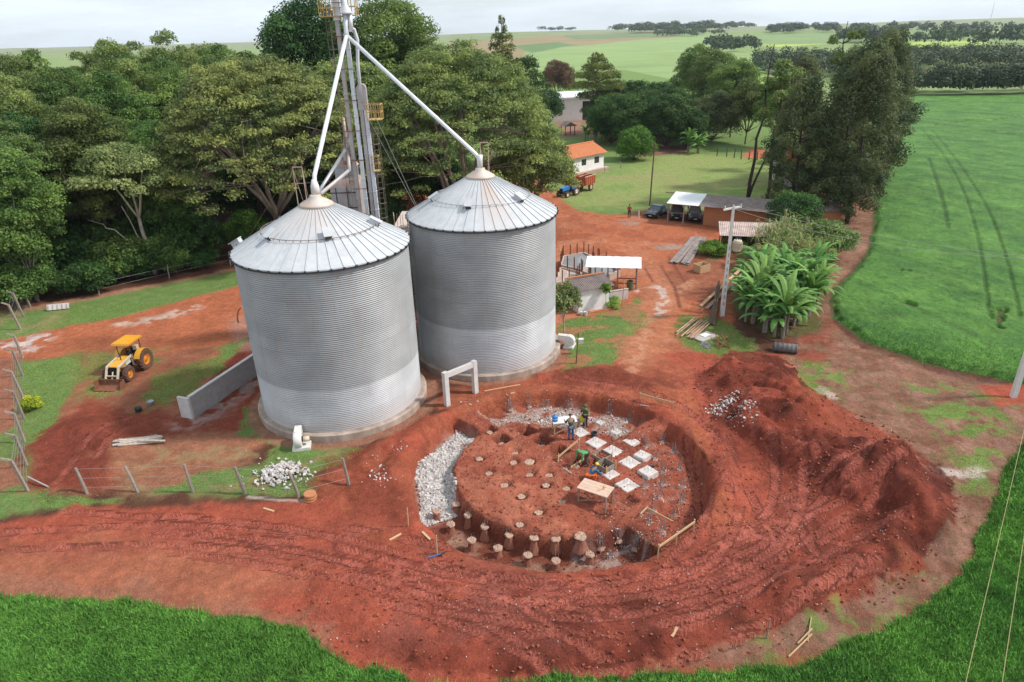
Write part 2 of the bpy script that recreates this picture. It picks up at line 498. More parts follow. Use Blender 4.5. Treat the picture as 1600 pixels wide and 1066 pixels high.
def speckle(poly, c, s=1.2, lo=.55, hi=.62, a=.8, g=None, seed=0, soft=1.0):
    pl = polyG(poly)
    sd = sdpoly(GXf, GYf, pl, 6)
    k = sst(-soft, soft, sd) * sst(lo, hi, fbm(GXf, GYf, s, 201 + seed, 4, .6)) * a
    colr[:] = colr * (1 - k[:, None]) + np.array(c) * k[:, None]
    if g is not None: grass[:] = grass * (1 - k) + g * k

def mark(pts, w, c, a=.6, soft=.4, lo=None, s=.8):
    ln = polyG(pts); d, _, _ = polyline_dist(GXf, GYf, ln, w * 2 + 2)
    k = (1 - sst(w * (1 - soft), w * (1 + soft), d + .8 * w * warp2 + .6 * w * warp1)) * a
    if lo is not None: k = k * sst(lo, lo + .12, fbm(GXf, GYf, s, 301, 3, .6))
    colr[:] = colr * (1 - k[:, None]) + np.array(c) * k[:, None]

# far countryside first: fields as polygons on the land
ray_us = None
def polyF(pts):
    return [tuple(G(a, b)[:2]) for a, b in pts]
farm = GYf > 200
colr[farm] = (.20, .27, .10); grass[farm] = .6
colr[GYf > 1500] = (.22, .25, .14)
def paintF(pts, c, soft=2.0, a=1.0, wob=8.0):
    pl = polyF(pts)
    sd = sdpoly(GXf, GYf, pl, 60) + wob * (fbm(GXf, GYf, 60, 401) - .5)
    k = sst(-soft, soft, sd) * a
    colr[:] = colr * (1 - k[:, None]) + np.array(c) * k[:, None]
LIME = (.235, .325, .125)
paintF([(700, 62), (1060, 49), (1060, 60), (960, 68), (830, 92), (700, 110)], (.27, .21, .115), 6)
paintF([(820, 78), (1100, 53), (1180, 58), (1190, 110), (1150, 150), (830, 150)], LIME, 4)
paintF([(880, 56), (1100, 50), (1100, 54), (900, 62)], (.14, .21, .10), 6)
paintF([(830, 100), (950, 92), (1060, 98), (960, 108)], (.21, .30, .11), 14, .7)
paintF([(1250, 56), (1400, 50), (1480, 52), (1330, 60)], (.15, .23, .10), 10, .8)
paintF([(1480, 36), (1600, 33), (1600, 40), (1500, 42)], (.17, .22, .12), 12, .8)
paintF([(700, 52), (890, 47), (900, 50), (830, 58), (700, 68)], (.20, .24, .11), 6)
paintF([(800, 72), (870, 66), (900, 70), (830, 84)], (.12, .20, .08), 4)
paintF([(1180, 60), (1330, 58), (1340, 66), (1200, 74)], (.36, .45, .10), 4)
paintF([(1100, 60), (1200, 52), (1600, 38), (1600, 66), (1420, 66), (1200, 70)], (.19, .27, .11), 6)
paintF([(1400, 66), (1520, 63), (1560, 70), (1420, 74)], (.33, .42, .10), 4)
paintF([(1200, 42), (1600, 26), (1600, 36), (1200, 50)], (.22, .25, .14), 8)
paintF([(1540, 46), (1600, 40), (1600, 50), (1560, 56)], (.31, .33, .18), 4)
paintF([(1410, 113), (1600, 112), (1600, 126), (1420, 128)], (.27, .36, .11), 2)
paintF([(1410, 111), (1600, 110), (1600, 114), (1420, 115)], (.26, .12, .08), 2)
paintF([(1060, 135), (1190, 90), (1210, 160), (1100, 180)], (.24, .38, .08), 3)

farm_n = (.84 + .32 * fbm(GXf, GYf, 34, 921, 4, .6)) * (.90 + .20 * fbm(GXf * .15, GYf, 7, 923, 3, .6)); colr[farm] *= farm_n[farm][:, None]
# farmyard
paint([(600, 110), (980, 110), (1130, 140), (1220, 150), (1250, 200), (1240, 345), (1210, 336), (1020, 325), (960, 338), (890, 335), (840, 290), (700, 250)], GR, 1.2, 1.5, g=1)
paint([(840, 300), (985, 258), (1010, 245), (1090, 240), (1215, 252), (1240, 335), (1050, 318), (900, 325)], GY_, 2.5, 2, g=1)
speckle([(900, 300), (1000, 250), (1200, 250), (1210, 330), (960, 325)], (.30, .27, .12), 9, .50, .66, .5, 1, 1)
speckle([(860, 300), (1000, 255), (1200, 250), (1210, 330), (960, 325)], (.15, .27, .06), 6, .52, .66, .6, 1, 7)
paint([(1170, 232), (1260, 236), (1250, 250), (1160, 246)], OR, .8, 1, g=0)
paint([(860, 178), (1000, 180), (1000, 205), (880, 215)], (.30, .16, .11), 1, 1, g=0)
paint([(820, 262), (880, 245), (950, 262), (950, 268), (880, 275), (820, 290)], (.36, .24, .16), .6, 1, g=0)
paint([(990, 225), (1075, 228), (1070, 240), (1000, 245)], (.21, .11, .08), .6, 1, g=0)
YARD = [(690, 262), (760, 262), (835, 283), (870, 305), (905, 330), (1000, 339), (1080, 350), (1200, 366), (1225, 400), (1200, 450), (1150, 480),
        (1135, 560), (1100, 575), (1000, 590), (900, 595), (780, 600), (660, 560), (640, 400), (600, 330)]
paint(YARD, OR, .6, 1.2, g=0)
speckle(YARD, (.50, .205, .115), 4.5, .48, .62, .7, seed=2)
speckle(YARD, (.33, .095, .05), 3.0, .52, .66, .6, seed=3)
# left: road, verge, working yard
paint([(-60, 470), (40, 480), (200, 450), (372, 420), (460, 400), (440, 480), (300, 600), (-60, 640)], TAN, .5, 1, g=0)
paint([(-60, 500), (60, 483), (372, 424), (420, 415), (420, 430), (372, 446), (180, 498), (40, 526), (-60, 540)], GR, .35, .7, g=1)
speckle([(-60, 490), (100, 480), (100, 530), (-60, 545)], (.27, .24, .10), 2.5, .42, .6, .8, 1, 4)
paint([(-60, 545), (60, 518), (180, 498), (372, 447), (460, 430), (470, 520), (390, 560), (250, 560), (130, 552), (-60, 600)], OR, .4, .8, g=0)
paint([(-60, 580), (0, 566), (130, 552), (300, 548), (440, 520), (480, 640), (420, 700), (300, 760), (120, 780), (40, 780), (-60, 800)], (.33, .125, .07), .5, 1, g=0)
paint([(22, 566), (110, 556), (140, 575), (118, 610), (95, 640), (80, 690), (60, 710), (40, 780), (20, 780), (20, 660)], GR, .4, .8, g=1)
paint([(-80, 560), (20, 560), (35, 690), (40, 770), (-90, 820)], (.34, .14, .085), .4, 1, g=0)
speckle([(-80, 660), (40, 660), (60, 780), (-90, 820)], GR, 2.0, .40, .5, .95, 1, 5)
speckle([(110, 552), (260, 545), (390, 545), (400, 565), (300, 620), (200, 660), (120, 640)], (.20, .19, .06), 2.2, .44, .56, .85, .8, 6)
paint([(205, 620), (245, 590), (300, 565), (392, 530), (400, 545), (300, 610), (215, 640)], (.15, .19, .05), .5, 1.6, .75, g=.8)
paint([(335, 545), (392, 525), (398, 548), (345, 562)], GR, .3, 1.4, .8, g=1)
paint([(60, 690), (100, 655), (130, 610), (170, 625), (250, 650), (300, 645), (330, 600), (392, 535), (412, 560), (410, 650), (370, 700), (330, 730), (210, 760), (140, 772), (60, 765), (45, 735)], (.27, .068, .038), .5, 1.4, g=0)
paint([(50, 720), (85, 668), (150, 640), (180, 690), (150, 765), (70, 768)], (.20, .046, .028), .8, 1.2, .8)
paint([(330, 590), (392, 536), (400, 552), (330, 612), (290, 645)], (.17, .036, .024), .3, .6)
paint([(170, 700), (300, 680), (400, 670), (420, 720), (300, 770), (180, 780)], (.36, .16, .09), .6, 2.0, .8, g=0)
paint([(0, 770), (60, 775), (140, 778), (250, 772), (380, 778), (485, 775), (490, 745), (560, 700), (500, 690), (410, 660), (385, 640), (380, 680), (420, 705), (390, 725), (330, 740), (260, 760), (200, 775), (190, 785), (-60, 820), (-60, 780)], GR, .35, 1.4, g=1)
speckle([(200, 700), (380, 690), (540, 700), (480, 770), (200, 775)], (.33, .22, .11), 1.6, .5, .62, .75, .3, 8)
# trampled red sweep in front of it all
paint([(-80, 835), (0, 815), (140, 790), (380, 785), (500, 775), (620, 660), (700, 640), (760, 600), (880, 575), (1100, 545), (1330, 560), (1370, 660),
       (1540, 700), (1600, 690), (1640, 900), (1500, 990), (1300, 1090), (-100, 1120), (-100, 900)], RD, .4, 1.2, g=0)
paint([(-80, 860), (160, 840), (330, 860), (460, 900), (380, 940), (420, 990), (200, 965), (-80, 950)], (.42, .145, .08), 1.6, 2.4, .9)
paint([(-80, 900), (200, 915), (420, 960), (500, 990), (520, 1040), (400, 1000), (200, 960), (-80, 940)], (.37, .155, .095), .5, 1.5, .8)
paint([(640, 640), (760, 612), (860, 600), (1060, 600), (1100, 620), (1090, 680), (1110, 760), (1190, 830), (1120, 860), (1080, 800), (1100, 720), (1050, 640), (880, 610), (760, 640)], OR, .8, 1.8, .6)
paint([(660, 620), (860, 590), (1000, 560), (1080, 570), (1060, 600), (880, 612), (700, 650)], (.38, .115, .06), .6, 1.5, .7)
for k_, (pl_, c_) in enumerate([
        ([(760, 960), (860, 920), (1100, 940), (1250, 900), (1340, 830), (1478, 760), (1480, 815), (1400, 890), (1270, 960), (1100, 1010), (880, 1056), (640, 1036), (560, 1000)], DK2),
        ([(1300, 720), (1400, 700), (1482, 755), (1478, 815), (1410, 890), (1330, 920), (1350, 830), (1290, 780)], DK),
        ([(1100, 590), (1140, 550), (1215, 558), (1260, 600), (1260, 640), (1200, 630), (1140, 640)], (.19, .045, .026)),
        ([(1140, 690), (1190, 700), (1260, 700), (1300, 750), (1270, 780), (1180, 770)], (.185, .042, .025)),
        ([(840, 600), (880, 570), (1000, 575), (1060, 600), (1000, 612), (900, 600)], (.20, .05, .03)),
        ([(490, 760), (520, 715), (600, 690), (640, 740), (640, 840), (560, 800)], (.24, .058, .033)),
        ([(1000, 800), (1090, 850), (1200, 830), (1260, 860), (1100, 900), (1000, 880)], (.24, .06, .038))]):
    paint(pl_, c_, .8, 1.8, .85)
paint([(1230, 640), (1300, 640), (1400, 690), (1432, 740), (1380, 720), (1300, 700), (1240, 670)], (.33, .085, .048), .5, 1.2, .9)
speckle([(560, 790), (1100, 800), (1300, 700), (1470, 780), (1300, 950), (900, 1050), (600, 1020)], DK, 2.4, .50, .66, .55, seed=9)
speckle([(400, 820), (1100, 850), (1250, 740), (1400, 780), (1250, 930), (900, 1030), (600, 1000), (400, 930)], (.36, .115, .085), 3.3, .50, .68, .6, seed=10)
speckle([(480, 760), (640, 650), (1100, 600), (1100, 900), (640, 900)], (.37, .105, .055), 1.7, .50, .66, .6, seed=12)
# stubble strip between earthworks and crop
STUBP = [(1290, 440), (1300, 370), (1330, 320), (1365, 300), (1365, 380), (1300, 455), (1297, 500), (1340, 540), (1450, 578), (1600, 610), (1680, 660), (1640, 720), (1570, 770), (1545, 850),
         (1480, 935), (1300, 1028), (1090, 1045), (1000, 1050), (1270, 962), (1400, 892), (1480, 815), (1484, 755), (1420, 695), (1340, 655), (1280, 610), (1225, 560), (1260, 520)]
paint(STUBP, STUB, .35, .8, g=.0)
speckle(STUBP, (.22, .088, .055), .8, .46, .6, .75, seed=13)
speckle(STUBP, (.36, .195, .14), 1.2, .50, .62, .6, seed=21)
speckle(STUBP, (.20, .14, .07), .5, .54, .64, .6, seed=22)
for gp, lo in (([(1490, 610), (1580, 625), (1570, 720), (1540, 800), (1500, 760), (1470, 650)], .46), ([(1250, 555), (1330, 580), (1300, 640), (1240, 600)], .5),
               ([(1180, 1000), (1300, 940), (1420, 880), (1440, 930), (1300, 1020), (1090, 1045)], .52), ([(1400, 600), (1500, 600), (1500, 700), (1420, 660)], .56)):
    speckle(gp, (.17, .27, .06), 1.1, lo, lo + .1, .85, 1, 14)
speckle([(1230, 500), (1300, 500), (1300, 570), (1230, 560)], (.30, .07, .04), 1.5, .4, .5, .8, seed=15)
paint([(1530, 602), (1600, 598), (1640, 625), (1560, 632)], RD, .3, .8)
mark([(1432, 722), (1460, 738), (1500, 742), (1535, 740)], .55, (.62, .50, .44), .85, .5, .35, .7)
mark([(1283, 608), (1300, 620)], .4, (.55, .42, .36), .7)
# grass islands right of the silos
paint([(878, 500), (940, 490), (1000, 470), (1010, 500), (975, 540), (960, 565), (880, 580)], GR, .4, 1.6, g=1)
speckle([(870, 490), (1010, 470), (980, 570), (870, 590)], (.40, .17, .09), 1.8, .50, .6, .8, 0, 16)
paint([(1062, 500), (1110, 495), (1170, 520), (1200, 548), (1130, 558), (1090, 550), (1055, 530)], (.15, .19, .05), .4, 1.6, g=1)
paint([(1095, 385), (1125, 378), (1140, 400), (1110, 410)], GR, .3, 1, g=1)
paint([(1140, 400), (1240, 380), (1290, 420), (1280, 520), (1200, 530), (1150, 490)], (.15, .10, .05), .5, 1, g=.5)
paint([(1060, 395), (1100, 388), (1140, 420), (1130, 470), (1060, 470), (1040, 430)], (.25, .085, .05), .8, 1.5, .7)
mark([(1000, 560), (1035, 480), (1020, 430), (1000, 395)], 1.6, (.50, .205, .11), .5, .6)
mark([(985, 575), (1010, 510), (1045, 470), (1080, 440)], .7, (.55, .27, .16), .6, .5, .4)
mark([(1000, 455), (1028, 448), (1040, 462), (1030, 490)], .5, (.62, .52, .47), .7, .5, .45)
for l_ in ([(1033, 416), (1055, 450), (1062, 480)], [(1008, 420), (1020, 440)], [(1045, 402), (1070, 440)]): mark(l_, .16, (.20, .06, .035), .8, .4)
mark([(1035, 388), (1055, 386)], .9, (.36, .27, .23), .8, .3)
mark([(978, 349), (990, 349)], .9, (.34, .27, .24), .6, .3)
# lime dust on the left road, at the wall and in the pit
mark([(195, 505), (240, 500), (300, 482)], .9, (.60, .44, .36), .8, .6, .40, 1.0)
mark([(-20, 545), (20, 540), (60, 530)], 1.1, (.64, .56, .52), .85, .6, .40, .9)
mark([(30, 548), (60, 545)], .5, (.60, .50, .45), .7, .6, .4)
mark([(380, 500), (395, 540)], 1.2, (.42, .24, .19), .6, .6)
mark([(305, 652), (360, 615), (410, 590)], 1.3, (.45, .33, .30), .75, .7, .38)
mark([(390, 776), (440, 780), (480, 782)], .13, (.52, .42, .36), .8, .5)
# aprons of trodden soil and concrete round the silos
def disc(cx, cy, r, c, a=1, soft=.2, g=0, rough=.4):
    d = np.hypot(GXf - cx, GYf - cy) + rough * (warp1 + .5 * warp2)
    k = (1 - sst(r - soft, r + soft, d)) * a
    colr[:] = colr * (1 - k[:, None]) + np.array(c) * k[:, None]; grass[:] = grass * (1 - k) + g * k
disc(-11.8, 42.0, 6.5, (.36, .17, .11), .9)
disc(-1.9, 49.4, 6.3, (.36, .17, .11), .9)
# pit colours
rr = np.hypot(GXf - PX, GYf - PY); tt = np.mod(np.degrees(np.arctan2(GYf - PY, GXf - PX)) + 3 * warp1, 360)
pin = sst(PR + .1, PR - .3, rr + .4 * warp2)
def zone_paint(t0, t1, r0, r1, c, a, lo=None, s=.9, seed=0):
    k = sst(t0 - 1.5, t0 + 1.5, tt) * (1 - sst(t1 - 1.5, t1 + 1.5, tt)) * sst(r0 - .2, r0 + .2, rr + .5 * warp1) * (1 - sst(r1 - .15, r1 + .15, rr + .5 * warp1)) * a
    if lo is not None: k = k * sst(lo, lo + .14, fbm(GXf, GYf, s, 501 + seed, 4, .6))
    colr[:] = colr * (1 - k[:, None]) + np.array(c) * k[:, None]
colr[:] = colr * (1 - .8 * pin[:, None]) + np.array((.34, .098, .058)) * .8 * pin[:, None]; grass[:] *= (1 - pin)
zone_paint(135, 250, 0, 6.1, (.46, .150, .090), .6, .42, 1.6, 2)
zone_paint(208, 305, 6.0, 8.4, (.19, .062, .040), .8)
zone_paint(138, 207, 6.15, 8.2, (.44, .31, .27), .9)
zone_paint(40, 127, 5.6, 8.3, (.48, .36, .31), .8, .38, 1.1, 1)
zone_paint(40, 100, 4.6, 7.2, (.42, .30, .26), .7, .5, .8, 3)
zone_paint(0, 30, 4.6, 7.8, (.38, .24, .20), .5, .60, .7, 4); zone_paint(314, 360, 4.6, 7.8, (.38, .24, .20), .5, .60, .7, 5)
zone_paint(272, 300, 6.3, 8.0, (.46, .36, .33), .8, .42, .7, 6)
zone_paint(215, 290, 6.8, 8.1, (.44, .27, .19), .7, .53, .8, 7)
zone_paint(100, 280, 0, 6.0, (.52, .185, .110), .55, .50, 1.0, 12)
zone_paint(0, 100, 0, 5.2, (.22, .060, .036), .65, .50, 1.3, 13); zone_paint(300, 360, 0, 5.2, (.24, .066, .040), .6, .52, 1.1, 14)
zone_paint(20, 140, 1.5, 5.5, (.50, .36, .30), .5, .62, .6, 15); zone_paint(300, 360, 2.5, 6.0, (.48, .33, .27), .5, .63, .6, 16)
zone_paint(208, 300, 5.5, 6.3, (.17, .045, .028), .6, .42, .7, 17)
for hx, hy in HOLES_W: disc(hx, hy, .22, (.46, .27, .18), .9, .06, 0, .1)
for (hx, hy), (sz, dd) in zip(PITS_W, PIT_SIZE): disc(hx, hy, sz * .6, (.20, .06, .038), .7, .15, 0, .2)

# fresh tipped soil ends in a crisp ragged toe against the stubble
FRESH = [(1085, 600), (1140, 548), (1215, 554), (1265, 606), (1340, 655), (1420, 696), (1486, 748), (1492, 822), (1446, 886), (1345, 940), (1250, 974), (1104, 1012), (1000, 1046), (880, 1058), (740, 1066), (640, 1034), (900, 960), (1150, 900), (1290, 800), (1270, 740), (1180, 740), (1120, 680)]
fsd = sdpoly(GXf, GYf, polyG(FRESH), 6) + .9 * warp1 + .9 * warp2
kf = sst(-.06, .10, fsd)
tonef = fbm(GXf, GYf, 1.8, 911, 4, .6)[:, None]
fc = np.array((.10, .022, .014)) * (1 - sst(.35, .62, tonef)) + np.array((.28, .062, .036)) * sst(.35, .62, tonef)
back = sst(-.3, .4, sdpoly(GXf, GYf, polyG([(1225, 640), (1262, 606), (1340, 652), (1424, 694), (1440, 735), (1390, 712), (1300, 700), (1240, 672)]), 5) + .8 * warp1)[:, None]
fc = fc * (1 - .8 * back) + np.array((.30, .072, .038)) * .8 * back
inner = sst(0, 2.6, fsd)[:, None]
mixk = kf[:, None] * (.92 - .45 * inner * (1 - sst(6, 13, GXf))[:, None] - .5 * inner * sst(.35, .6, fbm(GXf, GYf, 3.0, 913, 3))[:, None])
colr[:] = colr * (1 - mixk) + fc * mixk; grass *= (1 - kf)
# wheel tracks (tyre pattern itself is in the material)
TRACKS = [
    ([(-60, 842), (150, 822), (330, 835), (520, 868), (700, 915), (880, 940), (1040, 925), (1180, 870), (1290, 800), (1350, 745)], .36),
    ([(-60, 868), (180, 850), (400, 858), (560, 888), (700, 935), (860, 965), (1010, 955), (1150, 912), (1260, 850), (1330, 810)], .36),
    ([(100, 800), (330, 812), (520, 835), (690, 885), (850, 918), (1000, 905), (1120, 868), (1200, 815), (1270, 740)], .34),
    ([(230, 838), (420, 842), (560, 862), (730, 905), (860, 925), (1000, 918), (1130, 885), (1240, 820), (1340, 780), (1400, 760)], .34),
    ([(560, 900), (700, 930), (830, 985), (960, 1045)], .36),
    ([(500, 890), (640, 925), (780, 990), (850, 1050)], .36),
    ([(700, 925), (850, 950), (1000, 975), (1120, 960), (1240, 905), (1330, 870)], .34),
    ([(1060, 1000), (1100, 975), (1220, 920), (1340, 850), (1400, 830)], .32),
    ([(820, 1000), (940, 1010), (1060, 985), (1180, 940), (1280, 880)], .34),
    ([(1120, 620), (1135, 700), (1170, 780), (1210, 850), (1230, 900)], .34),
    ([(1095, 600), (1105, 660), (1130, 750), (1150, 830), (1150, 890)], .34),
    ([(880, 1000), (1000, 950), (1110, 930), (1200, 880), (1280, 880), (1340, 905)], .32),
    ([(1240, 700), (1260, 780), (1230, 850), (1160, 900)], .32),
    ([(840, 600), (900, 610), (1000, 625), (1080, 680), (1110, 760), (1100, 830), (1040, 890)], .30),
    ([(90, 760), (130, 700), (180, 660), (240, 640)], .30),
]
TR2 = []
for q_, (pts, w) in enumerate(TRACKS):
    ln = smooth_line(polyG(pts), 2); TR2.append((ln, .27)); nn = []
    for i in range(len(ln)):
        t_ = ln[min(i + 1, len(ln) - 1)] - ln[max(i - 1, 0)]; t_ = t_ / (np.hypot(*t_) + 1e-9); nn.append(ln[i] + np.array([-t_[1], t_[0]]) * (1.55 if q_ % 2 else -1.4))
    TR2.append((nn, .26))
for ln, w in TR2:
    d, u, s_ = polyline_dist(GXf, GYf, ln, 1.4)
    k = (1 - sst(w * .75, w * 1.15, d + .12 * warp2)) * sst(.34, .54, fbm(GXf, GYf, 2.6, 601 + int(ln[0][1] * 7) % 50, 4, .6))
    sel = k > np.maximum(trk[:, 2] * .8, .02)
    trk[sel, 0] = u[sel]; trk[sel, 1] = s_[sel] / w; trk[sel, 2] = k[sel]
    sel2 = (d < w * 2.2)
    edge = np.exp(-((d - w * 1.25) / .16) ** 2)
    GZf += np.where(sel2, -.035 * k + .022 * edge * (.3 + 1.2 * vnoise(GXf, GYf, .5, 603)), 0)
    kk = (k * .55)[:, None]
    colr[:] = colr * (1 - kk) + np.array((.48, .138, .096)) * kk

# crop: green field to the right and in front
CROP_R = [(1425, 148), (1780, 146), (2100, 250), (2300, 700), (1640, 690), (1600, 604), (1450, 572), (1345, 536), (1302, 498), (1296, 470), (1305, 448), (1335, 420), (1356, 390), (1364, 340), (1366, 300), (1395, 230)]
CROP_B = [(-200, 925), (0, 935), (130, 935), (250, 948), (330, 960), (420, 975), (455, 985), (495, 1008), (520, 1022), (570, 1045), (620, 1052), (640, 1066), (730, 1062), (790, 1066), (870, 1056), (930, 1068), (1000, 1052),
          (1100, 1048), (1250, 1032), (1330, 1005), (1420, 960), (1490, 900), (1540, 820), (1572, 740), (1605, 690), (1700, 640), (2000, 700), (2500, 1500), (1000, 1900), (-1500, 1700)]
cropR = polyG(CROP_R); cropB = polyG(CROP_B)
csd = np.maximum(sdpoly(GXf, GYf, cropR, 3), sdpoly(GXf, GYf, cropB, 3))
cedge = csd + .9 * warp1 + .5 * warp2 + .5 * sst(120, 240, GYf) * 0
k = sst(-.15, .15, cedge)
colr[:] = colr * (1 - k[:, None]) + np.array((.10, .10, .04)) * k[:, None]; grass[:] = grass * (1 - k)

# ---- ground material
def ground_material():
    m, nt, b = new_mat("soil_and_turf"); L = nt.links.new
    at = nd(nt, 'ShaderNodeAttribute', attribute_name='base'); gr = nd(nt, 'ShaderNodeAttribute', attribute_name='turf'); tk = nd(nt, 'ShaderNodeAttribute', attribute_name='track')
    geo = nd(nt, 'ShaderNodeNewGeometry')
    def noise(sc, det=5, ro=.6, off=0):
        n = nd(nt, 'ShaderNodeTexNoise', Scale=sc, Detail=det, Roughness=ro); 
        mp = nd(nt, 'ShaderNodeMapping'); mp.inputs['Location'].default_value = (off, off * .7, 0); L(geo.outputs['Position'], mp.inputs['Vector']); L(mp.outputs[0], n.inputs['Vector']); return n.outputs['Fac']
    def rng(v, a, b_, c, d):
        r = nd(nt, 'ShaderNodeMapRange'); L(v, r.inputs['Value'])
        for nm, q in zip(('From Min', 'From Max', 'To Min', 'To Max'), (a, b_, c, d)): r.inputs[nm].default_value = q
        return r.outputs[0]
    def math_(op, a, b_=None):
        n = nd(nt, 'ShaderNodeMath', operation=op)
        for i, q in enumerate((a, b_)):
            if q is None: continue
            if isinstance(q, (int, float)): n.inputs[i].default_value = q
            else: L(q, n.inputs[i])
        return n.outputs[0]
    big = noise(.35, 4); mid = noise(2.4, 6, .65, 5); fine = noise(11, 5, .7, 9)
    soilv = math_('MULTIPLY', rng(mid, .3, .7, .80, 1.22), rng(fine, .28, .72, .72, 1.30))
    soilv = math_('MULTIPLY', soilv, rng(big, .3, .7, .90, 1.12))
    soilv = math_('MULTIPLY', soilv, rng(noise(34, 3, .7, 15), .3, .7, .78, 1.22))
    turfv = math_('MULTIPLY', rng(noise(5.0, 6, .7, 3), .3, .7, .72, 1.32), rng(noise(26, 3, .7, 4), .3, .7, .65, 1.4))
    mv = nd(nt, 'ShaderNodeMixRGB'); L(gr.outputs['Fac'], mv.inputs[0]); L(soilv, mv.inputs[1]); L(turfv, mv.inputs[2])
    hs = nd(nt, 'ShaderNodeHueSaturation'); L(at.outputs['Color'], hs.inputs['Color']); L(mv.outputs[0], hs.inputs['Value'])
    # yellowing of turf
    ymix = nd(nt, 'ShaderNodeMixRGB'); ymix.inputs[2].default_value = (.26, .22, .09, 1)
    yf = math_('MULTIPLY', math_('MULTIPLY', rng(noise(1.3, 5, .7, 13), .50, .68, 0, .55), gr.outputs['Fac']), 1.0)
    L(yf, ymix.inputs[0]); L(hs.outputs[0], ymix.inputs[1])
    # pale pebbles and straw
    vo = nd(nt, 'ShaderNodeTexVoronoi', Scale=3.2); L(geo.outputs['Position'], vo.inputs['Vector'])
    peb = math_('MULTIPLY', rng(vo.outputs['Distance'], .07, .10, 1, 0), rng(noise(.7, 3, .6, 21), .5, .6, 0, .8))
    pm = nd(nt, 'ShaderNodeMixRGB'); pm.inputs[2].default_value = (.55, .42, .36, 1); L(peb, pm.inputs[0]); L(ymix.outputs[0], pm.inputs[1])
    # tyre lugs
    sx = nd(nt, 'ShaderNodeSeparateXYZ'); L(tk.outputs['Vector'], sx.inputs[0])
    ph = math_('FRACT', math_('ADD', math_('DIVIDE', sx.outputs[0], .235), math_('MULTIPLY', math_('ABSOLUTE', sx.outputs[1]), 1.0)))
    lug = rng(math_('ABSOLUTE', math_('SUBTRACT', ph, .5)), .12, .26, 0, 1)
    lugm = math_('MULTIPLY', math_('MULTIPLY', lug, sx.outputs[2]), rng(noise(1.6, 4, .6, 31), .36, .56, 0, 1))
    tc = nd(nt, 'ShaderNodeMixRGB', blend_type='MULTIPLY'); tc.inputs[2].default_value = (.78, .71, .69, 1); L(lugm, tc.inputs[0]); L(pm.outputs[0], tc.inputs[1])  # lug bars darkened in colour: mostly their shadow painted in, partly pressed soil
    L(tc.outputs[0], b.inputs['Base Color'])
    b.inputs['Roughness'].default_value = .92; b.inputs['Specular IOR Level'].default_value = .15
    h1 = math_('MULTIPLY', noise(7.5, 7, .72, 41), rng(noise(.9, 4, .6, 43), .35, .65, .5, 1.4))
    h1 = math_('ADD', h1, math_('MULTIPLY', noise(30, 4, .7, 47), .30))
    hgt = math_('SUBTRACT', h1, math_('MULTIPLY', lugm, .5))
    bp = nd(nt, 'ShaderNodeBump', Strength=1.0, Distance=.20); L(hgt, bp.inputs['Height']); L(bp.outputs[0], b.inputs['Normal'])
    return m
GMAT = ground_material()

ny, nx = GX.shape
idx = np.arange(ny * nx).reshape(ny, nx)
FQ = np.stack([idx[:-1, :-1].ravel(), idx[:-1, 1:].ravel(), idx[1:, 1:].ravel(), idx[1:, :-1].ravel()], 1)
colr4 = np.concatenate([np.clip(colr, 0, 1), np.ones((NV, 1))], 1)
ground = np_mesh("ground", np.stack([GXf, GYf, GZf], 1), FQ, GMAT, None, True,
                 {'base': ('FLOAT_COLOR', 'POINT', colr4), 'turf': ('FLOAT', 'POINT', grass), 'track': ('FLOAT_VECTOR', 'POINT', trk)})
tag(ground, kind='structure')

